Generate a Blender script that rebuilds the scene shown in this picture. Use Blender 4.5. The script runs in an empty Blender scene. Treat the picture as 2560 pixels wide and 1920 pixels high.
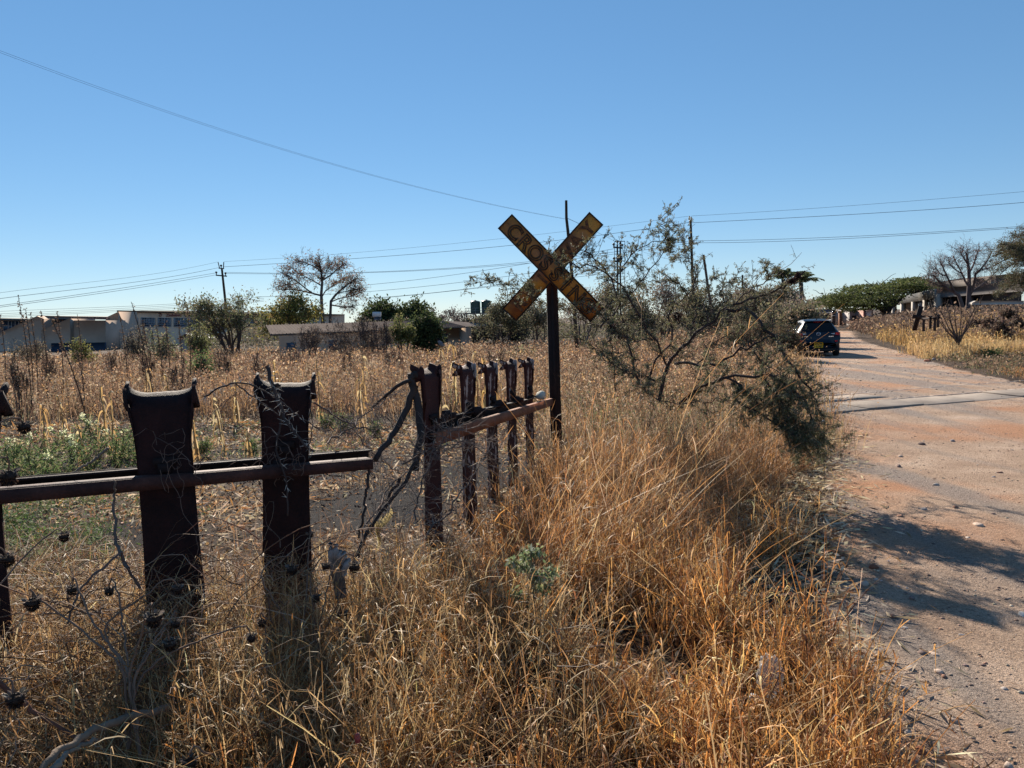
import bpy, math, random
import numpy as np
from mathutils import Vector, Matrix, Euler

R = math.radians
C = bpy.context.scene.collection
scene = bpy.context.scene

# ------------------------------------------------------------------ camera
F_PX = 1850.0
CAM_H = 1.7
cam_d = bpy.data.cameras.new("camera")
cam = bpy.data.objects.new("camera", cam_d)
C.objects.link(cam)
cam.location = (0, 0, CAM_H)
CAM_ROT = Euler((R(90 - 5.0), 0, 0)).to_matrix() @ Matrix.Rotation(R(-1.5), 3, 'Z')
cam.rotation_euler = CAM_ROT.to_euler()
cam_d.sensor_width = 36
cam_d.lens = 36 * F_PX / 2560
cam_d.clip_start = 0.05
cam_d.clip_end = 6000
scene.camera = cam

# ------------------------------------------------------------------ light
SUN_AZ, SUN_EL = 18.0, 29.0          # degrees left of the view axis, above the horizon
sun_dir = Vector((-math.sin(R(SUN_AZ)) * math.cos(R(SUN_EL)), math.cos(R(SUN_AZ)) * math.cos(R(SUN_EL)), math.sin(R(SUN_EL))))
world = bpy.data.worlds.new("World")
scene.world = world
world.use_nodes = True
wn = world.node_tree
bg = wn.nodes["Background"]
sky = wn.nodes.new("ShaderNodeTexSky")
sky.sky_type = 'NISHITA'
sky.sun_disc = False
sky.sun_elevation = R(SUN_EL)
sky.sun_rotation = R(-SUN_AZ)
sky.altitude = 1400
sky.air_density = 1.0
sky.dust_density = 0.0
sky.ozone_density = 6.0
gm = wn.nodes.new("ShaderNodeGamma"); gm.inputs[1].default_value = .6
hs = wn.nodes.new("ShaderNodeHueSaturation"); hs.inputs['Saturation'].default_value = 1.3
wn.links.new(sky.outputs[0], gm.inputs[0]); wn.links.new(gm.outputs[0], hs.inputs['Color']); wn.links.new(hs.outputs[0], bg.inputs[0])
bg.inputs[1].default_value = 0.119
sd = bpy.data.lights.new("sun", 'SUN')
sd.energy = 5.0
sd.angle = R(0.53)
sd.color = (1.0, 0.90, 0.76)
sun = bpy.data.objects.new("sun", sd)
C.objects.link(sun)
sun.rotation_euler = sun_dir.to_track_quat('Z', 'Y').to_euler()
sun.location = (0, 0, 30)
scene.view_settings.view_transform = 'Standard'
scene.view_settings.look = 'None'
scene.view_settings.exposure = 1.0
scene.view_settings.gamma = 1.0
scene.cycles.max_bounces = 6
scene.cycles.diffuse_bounces = 1
scene.cycles.glossy_bounces = 2
scene.cycles.transmission_bounces = 3
scene.cycles.transparent_max_bounces = 4

# ------------------------------------------------------------------ helpers
rs = np.random.RandomState(7)

def at(px, py, Y):
    """pixel of the photograph and forward distance -> world point"""
    d = CAM_ROT @ Vector(((px - 1280) / F_PX, -(py - 960) / F_PX, -1))
    return Vector((0, 0, CAM_H)) + d * (Y / d.y)

def A3(*p):
    return np.array([list(at(*q)) for q in p], float)

def smooth(a, b, x):
    t = np.clip((np.asarray(x, float) - a) / (b - a), 0, 1)
    return t * t * (3 - 2 * t)

LEFT_EDGE = np.array([(-6, 1.15), (2.0, 1.3), (2.8, 1.42), (4.0, 1.72), (6.0, 2.55), (10.2, 4.5), (13.2, 5.8), (18.4, 7.6), (29, 11.1), (45, 16.9), (70, 26.5), (110, 42), (160, 60)])
RIGHT_EDGE = np.array([(-6, 13), (2.0, 13), (15, 12.6), (17.3, 12.1), (22.3, 13.4), (28.5, 15.6), (36, 18.3), (51, 23.6), (60.5, 27.2), (70, 31), (110, 46.5), (160, 65)])

def road_l(y): return np.interp(y, LEFT_EDGE[:, 0], LEFT_EDGE[:, 1])
def road_r(y): return np.interp(y, RIGHT_EDGE[:, 0], RIGHT_EDGE[:, 1])

def bump(x, y):
    return (np.sin(x * 1.7 + 1.3 * np.sin(y * .9)) * np.cos(y * 1.3 + .7 * np.sin(x * 1.1)) * .5
            + .3 * np.sin(x * 4.1 + y * 2.3) * np.cos(y * 3.7 - x * 1.9) + .15 * np.sin(x * 9.3 - y * 7.1) * np.sin(y * 8.7 + x * 3.1))

def H(x, y):
    x = np.asarray(x, float); y = np.asarray(y, float)
    l = road_l(y); r = road_r(y)
    z = -.14 * smooth(5.5, 10, y)
    wl = smooth(0.0, 1.0, (l - x) / (2 + .25 * np.abs(y)))
    wr = smooth(0.0, 1.0, (x - r) / (2 + .15 * np.abs(y)))
    z = z - 1.25 * smooth(12, 60, y) * wl + .9 * smooth(22, 60, y) * wr
    on = smooth(-.6, .3, x - l) * smooth(-.6, .3, r - x)
    b = bump(x, y)
    z = z + b * (.035 * (1 - on) + .008 * on)
    z = z - .03 * on * smooth(20, 10, y)
    # low earth bank behind the ash patch and a rail-bed hump
    z = z + .16 * np.exp(-((y - 13.6 - .1 * x) / .7) ** 2) * smooth(-3.5, -5.5, x)
    return z

def link(o):
    C.objects.link(o); return o

def thing(name, label, cat, loc=(0, 0, 0), group=None):
    o = bpy.data.objects.new(name, None)
    o.empty_display_size = .1
    o.location = loc
    o['label'] = label; o['category'] = cat
    if group: o['group'] = group
    return link(o)

def tag(o, label=None, cat=None, group=None, kind=None):
    if label: o['label'] = label
    if cat: o['category'] = cat
    if group: o['group'] = group
    if kind: o['kind'] = kind
    return o

ORD = 'first second third fourth fifth sixth seventh eighth ninth tenth eleventh twelfth thirteenth fourteenth fifteenth sixteenth seventeenth eighteenth nineteenth twentieth twenty-first twenty-second twenty-third twenty-fourth twenty-fifth twenty-sixth twenty-seventh twenty-eighth twenty-ninth thirtieth'.split()

class MB:
    """collects quads and triangles with one colour per vertex"""
    def __init__(s):
        s.v = []; s.q = []; s.t = []; s.c = []; s.n = 0
    def add(s, V, Q=None, T=None, col=(1, 1, 1)):
        V = np.asarray(V, float).reshape(-1, 3)
        s.v.append(V)
        if Q is not None and len(Q): s.q.append(np.asarray(Q, np.int64).reshape(-1, 4) + s.n)
        if T is not None and len(T): s.t.append(np.asarray(T, np.int64).reshape(-1, 3) + s.n)
        c = np.asarray(col, float)
        if c.ndim == 1: c = np.tile(c[:3], (len(V), 1))
        s.c.append(c.reshape(-1, 3))
        s.n += len(V)
        return s
    def box(s, c, size, rot=None, col=(1, 1, 1)):
        c = np.array(c, float); hx, hy, hz = np.array(size, float) / 2
        V = np.array([(x, y, z) for x in (-hx, hx) for y in (-hy, hy) for z in (-hz, hz)])
        if rot is not None:
            V = V @ np.array(rot.to_3x3() if hasattr(rot, 'to_3x3') else rot).T
        Q = [(0, 1, 3, 2), (4, 6, 7, 5), (0, 4, 5, 1), (2, 3, 7, 6), (0, 2, 6, 4), (1, 5, 7, 3)]
        return s.add(V + c, Q, col=col)
    def beam(s, a, b, w, h, col=(1, 1, 1), up=(0, 0, 1), off=(0, 0)):
        """box along a-b; w across, h along up; off shifts it across / up"""
        a = np.array(a, float); b = np.array(b, float); d = b - a; L = np.linalg.norm(d); d /= L
        up = np.array(up, float); sx = np.cross(d, up); sx /= np.linalg.norm(sx); u = np.cross(sx, d)
        o = sx * off[0] + u * off[1]
        V = []
        for p in (a, b):
            for i, j in ((-1, -1), (1, -1), (1, 1), (-1, 1)):
                V.append(p + o + sx * i * w / 2 + u * j * h / 2)
        Q = [(0, 1, 2, 3), (7, 6, 5, 4), (0, 4, 5, 1), (1, 5, 6, 2), (2, 6, 7, 3), (3, 7, 4, 0)]
        return s.add(V, Q, col=col)
    def tube(s, pts, rad, k=8, col=(1, 1, 1), cap=True):
        P = np.array(pts, float); n = len(P)
        r = np.ones(n) * rad if np.isscalar(rad) else np.array(rad, float)
        V, Q = tube_arrays(P[None], r[None], k)
        s.add(V, Q, col=col)
        if cap:
            b = s.n - n * k
            for idx in (0, n - 1):
                ring = [b + idx * k + j for j in range(k)]
                cen = s.n
                s.v.append(P[idx][None]); s.c.append(s.c[-1][:1]); s.n += 1
                s.t.append(np.array([(ring[j], ring[(j + 1) % k], cen) for j in range(k)]))
        return s
    def prism(s, poly, off, col=(1, 1, 1)):
        """closed polygon (n,3) extruded by the vector off"""
        P = np.array(poly, float); n = len(P); V = np.vstack([P, P + np.array(off, float)])
        Q = [(i, (i + 1) % n, n + (i + 1) % n, n + i) for i in range(n)]
        T = []
        from mathutils.geometry import tessellate_polygon
        for t in tessellate_polygon([[Vector(p) for p in P]]):
            T.append(t); T.append([n + t[2], n + t[1], n + t[0]])
        return s.add(V, Q, T, col)
    def mesh(s, name, mat, smooth_=False, loc=None):
        V = np.vstack(s.v); col = np.vstack(s.c)
        if loc is not None: V = V - np.array(loc, float)
        q = np.vstack(s.q) if s.q else np.zeros((0, 4), int)
        t = np.vstack(s.t) if s.t else np.zeros((0, 3), int)
        me = bpy.data.meshes.new(name)
        me.vertices.add(len(V)); me.vertices.foreach_set('co', V.astype(np.float32).ravel())
        idx = np.concatenate([q.ravel(), t.ravel()]).astype(np.int32)
        me.loops.add(len(idx)); me.loops.foreach_set('vertex_index', idx)
        me.polygons.add(len(q) + len(t))
        st = np.concatenate([np.arange(len(q)) * 4, len(q) * 4 + np.arange(len(t)) * 3]).astype(np.int32)
        me.polygons.foreach_set('loop_start', st)
        if smooth_: me.polygons.foreach_set('use_smooth', np.ones(len(st), bool))
        a = me.attributes.new('Col', 'FLOAT_COLOR', 'POINT')
        a.data.foreach_set('color', np.hstack([col, np.ones((len(col), 1))]).astype(np.float32).ravel())
        me.update(calc_edges=True)
        me.materials.append(mat)
        return me
    def build(s, name, mat, parent=None, smooth_=False):
        loc = tuple(parent_world(parent)) if parent else None
        o = bpy.data.objects.new(name, s.mesh(name, mat, smooth_, loc))
        if parent: o.parent = parent
        return link(o)

def parent_world(p):
    v = Vector(p.location)
    while p.parent:
        p = p.parent; v = v + Vector(p.location)
    return v

def tube_arrays(P, r, k):
    """P (B,n,3), r (B,n) -> vertices, quads of B tapered tubes"""
    B, n, _ = P.shape
    T = np.empty_like(P)
    T[:, 1:-1] = P[:, 2:] - P[:, :-2]; T[:, 0] = P[:, 1] - P[:, 0]; T[:, -1] = P[:, -1] - P[:, -2]
    T /= np.linalg.norm(T, axis=2, keepdims=True) + 1e-9
    ref = np.where(np.abs(T[:, :1, 2:3]) > .85, np.array([1., 0, 0]), np.array([0, 0, 1.]))
    U = np.cross(T, np.broadcast_to(ref, T.shape)); U /= np.linalg.norm(U, axis=2, keepdims=True) + 1e-9
    W = np.cross(T, U)
    a = np.arange(k) * 2 * np.pi / k
    V = P[:, :, None, :] + r[:, :, None, None] * (U[:, :, None, :] * np.cos(a)[None, None, :, None] + W[:, :, None, :] * np.sin(a)[None, None, :, None])
    base = (np.arange(B) * n * k)[:, None, None] + (np.arange(n - 1) * k)[None, :, None]
    j = np.arange(k)[None, None, :]; j2 = (j + 1) % k
    Q = np.stack([base + j, base + j2, base + k + j2, base + k + j], axis=-1).reshape(-1, 4)
    return V.reshape(-1, 3), Q

def blades(mb, P, h, w, ang, lean, curve, col, segs=4, droop=0.0, tipw=.12, midw=1.0):
    """ribbons: P (n,3) roots, h heights, w widths, ang azimuth of the lean, lean/curve in units of h"""
    n = len(P)
    t = np.linspace(0, 1, segs + 1)[None, :]
    hh = np.asarray(h)[:, None]
    hor = (np.asarray(lean)[:, None] * t + np.asarray(curve)[:, None] * t ** 2) * hh
    up = hh * (t - (np.asarray(droop)[:, None] if not np.isscalar(droop) else droop) * t ** 3)
    # a blade leaning far over rises less
    nrm = 1 / np.sqrt(1 + np.asarray(lean) ** 2)[:, None]
    hor = hor * nrm; up = up * nrm
    ca, sa = np.cos(ang)[:, None], np.sin(ang)[:, None]
    S = np.stack([P[:, 0:1] + hor * ca, P[:, 1:2] + hor * sa, P[:, 2:3] + up], axis=-1)
    wa = rs.uniform(0, 2 * np.pi, n)
    # widths mostly across the lean so ribbons do not fold on themselves
    wd = np.stack([np.cos(wa), np.sin(wa), rs.uniform(-.25, .25, n)], axis=-1)[:, None, :]
    prof = np.interp(t[0], [0, .25, .7, 1], [.7, midw, midw * .75, tipw])[None, :, None]
    half = wd * (np.asarray(w)[:, None, None] * prof / 2)
    V = np.stack([S - half, S + half], axis=2).reshape(-1, 3)
    m = 2 * (segs + 1)
    base = (np.arange(n) * m)[:, None] + (np.arange(segs) * 2)[None, :]
    Q = np.stack([base, base + 1, base + 3, base + 2], axis=-1).reshape(-1, 4)
    c = np.repeat(np.asarray(col), m, axis=0)
    mb.add(V, Q, col=c)

def leafs(mb, P, D, L, W, col, fold=False):
    """diamond leaves at P along D"""
    n = len(P)
    D = D / (np.linalg.norm(D, axis=1, keepdims=True) + 1e-9)
    r = rs.normal(size=(n, 3)); S = np.cross(D, r); S /= np.linalg.norm(S, axis=1, keepdims=True) + 1e-9
    L = np.asarray(L)[:, None]; W = np.asarray(W)[:, None]
    N = np.cross(D, S)
    V = np.stack([P, P + D * L * .5 + S * W * .5 + N * L * .08, P + D * L, P + D * L * .5 - S * W * .5 - N * L * .05], axis=1).reshape(-1, 3)
    Q = np.arange(n * 4).reshape(-1, 4)
    mb.add(V, Q, col=np.repeat(col, 4, axis=0))

def palette(cols, n, jit=.15, w=None):
    cols = np.array(cols, float)
    i = rs.choice(len(cols), n, p=None if w is None else np.array(w, float) / sum(w))
    c = cols[i] * rs.uniform(1 - jit, 1 + jit, (n, 1)) * rs.uniform(1 - jit / 3, 1 + jit / 3, (n, 3))
    return np.clip(c, 0, 1)

# ------------------------------------------------------------------ materials
def mat(name):
    m = bpy.data.materials.new(name); m.use_nodes = True
    nt = m.node_tree; b = nt.nodes["Principled BSDF"]
    return m, nt, b

def N(nt, typ, **kw):
    n = nt.nodes.new(typ)
    for k, v in kw.items():
        if k in n.inputs.keys(): n.inputs[k].default_value = v
        else: setattr(n, k, v)
    return n

def noise(nt, scale, detail=4, rough=.55, coord='Object', vec=None):
    n = N(nt, "ShaderNodeTexNoise"); n.inputs['Scale'].default_value = scale
    n.inputs['Detail'].default_value = detail; n.inputs['Roughness'].default_value = rough
    if vec is None:
        tc = nt.nodes.get('TC') or nt.nodes.new("ShaderNodeTexCoord"); tc.name = 'TC'
        vec = tc.outputs[coord]
    nt.links.new(vec, n.inputs['Vector'])
    return n.outputs['Fac']

def ramp(nt, fac, stops):
    r = nt.nodes.new("ShaderNodeValToRGB")
    e = r.color_ramp.elements
    while len(e) < len(stops): e.new(.5)
    for i, (p, c) in enumerate(stops):
        e[i].position = p
        e[i].color = (*c, 1) if not np.isscalar(c) else (c, c, c, 1)
    nt.links.new(fac, r.inputs[0])
    return r.outputs[0]

def mix(nt, fac, a, b, blend='MIX'):
    m = nt.nodes.new("ShaderNodeMix"); m.data_type = 'RGBA'; m.blend_type = blend
    for s, v in ((0, fac), (6, a), (7, b)):
        if hasattr(v, 'links') or hasattr(v, 'is_linked'): nt.links.new(v, m.inputs[s])
        elif np.isscalar(v): m.inputs[s].default_value = v if s == 0 else (v, v, v, 1)
        else: m.inputs[s].default_value = (*v, 1)
    return m.outputs[2]

def mth(nt, op, a, b=0.0):
    m = nt.nodes.new("ShaderNodeMath"); m.operation = op
    for i, v in enumerate((a, b)):
        if hasattr(v, 'is_linked'): nt.links.new(v, m.inputs[i])
        else: m.inputs[i].default_value = v
    return m.outputs[0]

def bumpn(nt, b, h, strength=.5, dist=.02):
    n = nt.nodes.new("ShaderNodeBump"); n.inputs['Strength'].default_value = strength; n.inputs['Distance'].default_value = dist
    nt.links.new(h, n.inputs['Height']); nt.links.new(n.outputs[0], b.inputs['Normal'])

def plant_mat(name, trans=.4, rough=.6, spec=.25):
    m, nt, b = mat(name)
    at_ = nt.nodes.new("ShaderNodeAttribute"); at_.attribute_name = 'Col'
    nt.links.new(at_.outputs['Color'], b.inputs['Base Color'])
    b.inputs['Roughness'].default_value = rough; b.inputs['Specular IOR Level'].default_value = spec
    tr = nt.nodes.new("ShaderNodeBsdfTranslucent"); nt.links.new(at_.outputs['Color'], tr.inputs[0])
    ms = nt.nodes.new("ShaderNodeMixShader"); ms.inputs[0].default_value = trans
    nt.links.new(b.outputs[0], ms.inputs[1]); nt.links.new(tr.outputs[0], ms.inputs[2])
    nt.links.new(ms.outputs[0], nt.nodes['Material Output'].inputs[0])
    return m

def attr_mat(name, rough=.8, spec=.2, metal=0.0, nscale=0, namp=.3, bscale=0, bstr=.3, bdist=.005):
    m, nt, b = mat(name)
    at_ = nt.nodes.new("ShaderNodeAttribute"); at_.attribute_name = 'Col'
    c = at_.outputs['Color']
    if nscale:
        f = noise(nt, nscale, 6, .6)
        c = mix(nt, 1.0, c, ramp(nt, f, [(.3, 1 - namp), (.7, 1 + namp * .6)]), 'MULTIPLY')
    nt.links.new(c, b.inputs['Base Color'])
    b.inputs['Roughness'].default_value = rough; b.inputs['Specular IOR Level'].default_value = spec; b.inputs['Metallic'].default_value = metal
    if bscale: bumpn(nt, b, noise(nt, bscale, 6, .65), bstr, bdist)
    return m

M = {}
M['grass'] = plant_mat('dry_grass', .42, .52, .25)
M['weed'] = plant_mat('dry_weed', .34, .85, .05)
M['leaf'] = plant_mat('green_leaf', .4, .7, .12)
M['thinleaf'] = plant_mat('thin_leaf', .35, .6, .2)
M['petal'] = plant_mat('petal', .5)
M['bark'] = attr_mat('bark', .9, .15, nscale=9, namp=.35, bscale=40, bstr=.6, bdist=.01)
M['wall'] = attr_mat('plaster_wall', .9, .15, nscale=.35, namp=.18, bscale=3, bstr=.1)
M['paint'] = attr_mat('weathered_paint', .7, .3, nscale=2, namp=.2)
M['roofing'] = attr_mat('roofing_sheet', 1.0, .03, nscale=1.2, namp=.2)
M['metal_dark'] = attr_mat('dark_metal', .6, .4, nscale=5, namp=.3)
M['stone'] = attr_mat('stone', .9, .15, nscale=14, namp=.3, bscale=45, bstr=.5, bdist=.01)
M['cloth'] = attr_mat('worn_cloth', .95, .05, nscale=25, namp=.3, bscale=160, bstr=.4, bdist=.002)

# glass for far windows
m, nt, b = mat('window_glass'); b.inputs['Base Color'].default_value = (.02, .035, .06, 1); b.inputs['Roughness'].default_value = .12; M['glass'] = m

# rusted sleeper steel: near-black brown oxide with red flakes
def steel(name, a, b_, flake=None, famt=.5, rough=.75):
    m, nt, b = mat(name)
    f = noise(nt, 5, 8, .65)
    c = ramp(nt, f, [(.35, a), (.68, b_)])
    f2 = noise(nt, 60, 4, .6)
    c = mix(nt, .55, c, ramp(nt, f2, [(.35, .55), (.65, 1.0)]), 'MULTIPLY')
    h = f2
    if flake:
        tc = nt.nodes['TC']; mp = N(nt, "ShaderNodeMapping"); mp.inputs['Scale'].default_value = (1, 1, .45)
        nt.links.new(tc.outputs['Object'], mp.inputs['Vector'])
        f3 = noise(nt, 13, 5, .68, vec=mp.outputs[0])
        k = ramp(nt, f3, [(famt, 0.0), (famt + .025, 1.0)])
        c = mix(nt, k, c, flake)
    nt.links.new(c, b.inputs['Base Color'])
    b.inputs['Roughness'].default_value = rough; b.inputs['Specular IOR Level'].default_value = .22
    bumpn(nt, b, mth(nt, 'ADD', noise(nt, 90, 6, .75), mth(nt, 'MULTIPLY', f, .8)), .8, .008)
    return m
M['sleeper'] = steel('rusted_steel', (.010, .005, .0065), (.045, .016, .015))
M['sleeper_red'] = steel('flaking_rust_paint', (.035, .012, .011), (.085, .026, .022), (.42, .32, .28), .56)
M['rail_rust'] = steel('rail_rust', (.04, .017, .015), (.115, .05, .04), rough=.7)
M['rail_dark'] = steel('dark_rust', (.02, .012, .012), (.04, .022, .02))
M['rail_orange'] = steel('orange_rust', (.2, .075, .04), (.33, .13, .07), rough=.7)

# sign enamel
m, nt, b = mat('rusty_yellow_enamel')
f = noise(nt, 3.2, 7, .6); f2 = noise(nt, 14, 6, .7); f3 = noise(nt, 70, 3, .6)
c = ramp(nt, f, [(.36, (.66, .27, .03)), (.5, (.48, .17, .03)), (.66, (.26, .08, .025))])
k = ramp(nt, f2, [(.60, 0.0), (.65, 1.0)])
c = mix(nt, k, c, (.07, .02, .012))
c = mix(nt, ramp(nt, f3, [(.62, 0.0), (.68, 1.0)]), c, (.1, .03, .015))
nt.links.new(c, b.inputs['Base Color']); b.inputs['Roughness'].default_value = .55
bumpn(nt, b, f2, .3, .003)
M['enamel'] = m
m, nt, b = mat('rust_border'); b.inputs['Base Color'].default_value = (.022, .009, .007, 1); b.inputs['Roughness'].default_value = .8; M['border'] = m
m, nt, b = mat('faded_black_paint')
f = noise(nt, 26, 5, .65); c = ramp(nt, f, [(.42, (.012, .009, .008)), (.62, (.12, .05, .018))]); nt.links.new(c, b.inputs['Base Color']); b.inputs['Roughness'].default_value = .7
M['sign_black'] = m
m, nt, b = mat('rusted_lettering')
f = noise(nt, 17, 6, .7); c = ramp(nt, f, [(.40, (.03, .012, .008)), (.56, (.2, .07, .018))]); nt.links.new(c, b.inputs['Base Color']); b.inputs['Roughness'].default_value = .8
M['sign_rust'] = m

# concrete
m, nt, b = mat('old_concrete')
f = noise(nt, 1.1, 8, .6); f2 = noise(nt, 22, 6, .65)
c = ramp(nt, f, [(.35, (.17, .135, .11)), (.65, (.36, .29, .23))])
c = mix(nt, .6, c, ramp(nt, f2, [(.3, .6), (.7, 1.15)]), 'MULTIPLY')
nt.links.new(c, b.inputs['Base Color']); b.inputs['Roughness'].default_value = .9; bumpn(nt, b, f2, .5, .01)
M['concrete'] = m

def soil_nodes(nt, tc):
    """grey-brown field soil, black ash patches, straw-coloured fine litter"""
    v = tc.outputs['Object']
    big = noise(nt, .28, 4, .55, vec=v); mid = noise(nt, 1.6, 6, .6, vec=v); fine = noise(nt, 26, 6, .75, vec=v); grit = noise(nt, 120, 3, .7, vec=v)
    c = ramp(nt, mid, [(.3, (.028, .02, .017)), (.5, (.07, .047, .036)), (.72, (.17, .115, .08))])
    ash = nt.nodes.new("ShaderNodeAttribute"); ash.attribute_name = 'Col'; sep = nt.nodes.new("ShaderNodeSeparateColor"); nt.links.new(ash.outputs['Color'], sep.inputs[0])
    am = mth(nt, 'ADD', sep.outputs[1], mth(nt, 'MULTIPLY', mth(nt, 'SUBTRACT', mid, .5), 1.6))
    c = mix(nt, ramp(nt, big, [(.5, 0.0), (.6, .6)]), c, (.05, .038, .033))
    c = mix(nt, ramp(nt, fine, [(.56, 0.0), (.63, .85)]), c, (.36, .26, .16))
    c = mix(nt, ramp(nt, am, [(.4, 0.0), (.6, 1.0)]), c, (.022, .019, .021))
    c = mix(nt, 1.0, c, ramp(nt, grit, [(.3, .5), (.7, 1.35)]), 'MULTIPLY')
    return c, fine, grit

def dirt_nodes(nt, tc):
    """pink-tan dirt with gravel, grey worn tracks, orange patches"""
    v = tc.outputs['Object']
    big = noise(nt, .42, 4, .55, vec=v); mid = noise(nt, 1.4, 5, .6, vec=v); peb = noise(nt, 55, 5, .75, vec=v); fine = noise(nt, 170, 3, .7, vec=v)
    c = ramp(nt, mid, [(.32, (.40, .27, .19)), (.5, (.50, .35, .25)), (.7, (.60, .44, .33))])
    c = mix(nt, ramp(nt, big, [(.48, 0.0), (.64, .8)]), c, (.52, .25, .13))
    mp = N(nt, "ShaderNodeMapping"); mp.inputs['Rotation'].default_value = (0, 0, R(19)); mp.inputs['Scale'].default_value = (1.0, .09, 1); nt.links.new(v, mp.inputs['Vector'])
    trk = noise(nt, 1.3, 4, .5, vec=mp.outputs[0])
    c = mix(nt, ramp(nt, trk, [(.48, 0.0), (.6, .8)]), c, (.30, .255, .225))
    vor = nt.nodes.new("ShaderNodeTexVoronoi"); vor.inputs['Scale'].default_value = 38; nt.links.new(v, vor.inputs['Vector'])
    sp = ramp(nt, vor.outputs['Distance'], [(.0, 1.0), (.22, 1.0), (.34, 0.0)])
    spm = ramp(nt, vor.outputs['Color'], [(.62, 0.0), (.7, 1.0)])
    c = mix(nt, mth(nt, 'MULTIPLY', sp, mth(nt, 'MULTIPLY', spm, .6)), c, (.2, .135, .105))
    v2 = nt.nodes.new("ShaderNodeTexVoronoi"); v2.inputs['Scale'].default_value = 95; nt.links.new(v, v2.inputs['Vector'])
    s2 = mth(nt, 'MULTIPLY', ramp(nt, v2.outputs['Distance'], [(.0, 1.0), (.2, 1.0), (.36, 0.0)]), ramp(nt, v2.outputs['Color'], [(.5, 0.0), (.6, 1.0)]))
    c = mix(nt, mth(nt, 'MULTIPLY', s2, .75), c, (.16, .1, .08))
    s3 = mth(nt, 'MULTIPLY', ramp(nt, v2.outputs['Distance'], [(.0, 1.0), (.2, 1.0), (.36, 0.0)]), ramp(nt, v2.outputs['Color'], [(.3, 1.0), (.36, 0.0)]))
    c = mix(nt, mth(nt, 'MULTIPLY', s3, .6), c, (.72, .6, .5))
    c = mix(nt, 1.0, c, ramp(nt, peb, [(.3, .5), (.5, 1.0), (.72, 1.25)]), 'MULTIPLY')
    c = mix(nt, 1.0, c, ramp(nt, fine, [(.32, .55), (.5, 1.0), (.7, 1.25)]), 'MULTIPLY')
    h = mth(nt, 'ADD', mth(nt, 'MULTIPLY', peb, 1.0), mth(nt, 'ADD', mth(nt, 'MULTIPLY', sp, mth(nt, 'MULTIPLY', spm, .35)), mth(nt, 'MULTIPLY', fine, .4)))
    return c, h

m, nt, b = mat('field_soil')
tc = nt.nodes.new("ShaderNodeTexCoord")
sc, sf, sg = soil_nodes(nt, tc)
dc, dh = dirt_nodes(nt, tc)
at_ = nt.nodes.new("ShaderNodeAttribute"); at_.attribute_name = 'Col'
sepk = nt.nodes.new('ShaderNodeSeparateColor'); nt.links.new(at_.outputs['Color'], sepk.inputs[0])
k = mth(nt, 'ADD', sepk.outputs[0], mth(nt, 'MULTIPLY', mth(nt, 'SUBTRACT', noise(nt, 3, 5, .7, vec=tc.outputs['Object']), .5), 1.2))
k = ramp(nt, k, [(.4, 0.0), (.6, 1.0)])
c = mix(nt, k, sc, dc)
nt.links.new(c, b.inputs['Base Color']); b.inputs['Roughness'].default_value = .95; b.inputs['Specular IOR Level'].default_value = .1
bumpn(nt, b, mth(nt, 'ADD', sf, sg), .9, .03)
M['soil'] = m
m, nt, b = mat('road_dirt')
tc = nt.nodes.new("ShaderNodeTexCoord")
dc, dh = dirt_nodes(nt, tc)
nt.links.new(dc, b.inputs['Base Color']); b.inputs['Roughness'].default_value = .95; b.inputs['Specular IOR Level'].default_value = .12
bumpn(nt, b, dh, 1.0, .03)
M['dirt'] = m

# ------------------------------------------------------------------ ground and road
def grid_mesh(name, xs, ys, zf, mat_, colf=None, smooth_=True):
    X, Yg = np.meshgrid(xs, ys)
    Z = zf(X, Yg)
    V = np.stack([X, Yg, Z], -1).reshape(-1, 3)
    nx, ny = len(xs), len(ys)
    i = np.arange(nx - 1)[None, :] + np.arange(ny - 1)[:, None] * nx
    Q = np.stack([i, i + 1, i + 1 + nx, i + nx], -1).reshape(-1, 4)
    mb = MB(); c = colf(V[:, 0], V[:, 1]) if colf else np.zeros((len(V), 3))
    mb.add(V, Q, col=c)
    return mb.build(name, mat_, None, smooth_)

def spread(lo, mid, hi, fine, n):
    """fine spacing between -mid and mid, growing outwards"""
    a = np.arange(-mid, mid + 1e-6, fine)
    g = np.geomspace(fine, hi - mid, n)
    return np.concatenate([-(mid + g[::-1]), a, mid + g])

xs = spread(0, 14, 2500, .14, 60)
ys = np.concatenate([-np.geomspace(.2, 400, 14)[::-1] - 2, np.arange(-2, 16, .12), 16 + np.geomspace(.2, 3500, 90)])
ASH = [(-6.3, 9.6, 1.9, 1.1), (-2.6, 9.3, 1.6, 1.2), (-1.3, 7.0, .9, 1.5), (-.4, 8.6, 1.0, 1.4), (-3.7, 10.6, 1.2, .7), (-3.2, 6.0, .7, .6)]
def road_w(x, y):
    l, r = road_l(y), road_r(y)
    d = np.minimum(x - l, r - x)
    k = np.clip(.5 + d / .5, 0, 1)
    a = np.zeros_like(x)
    for cx_, cy_, rx, ry in ASH: a = np.maximum(a, 1.1 - ((x - cx_) / rx) ** 2 - ((y - cy_) / ry) ** 2)
    return np.column_stack([np.where(y > 170, 0, k), np.clip(a, 0, 1), 0 * x])
def Hg(x, y):
    l, r = road_l(y), road_r(y)
    return H(x, y) - (.05 + .0012 * np.abs(y)) * smooth(.75, 1.2, np.minimum(x - l, r - x)) * (y < 135)
ground = grid_mesh('ground', xs, ys, Hg, M['soil'], road_w)
tag(ground, 'dry brown field soil running out to the horizon', kind='structure')

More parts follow.
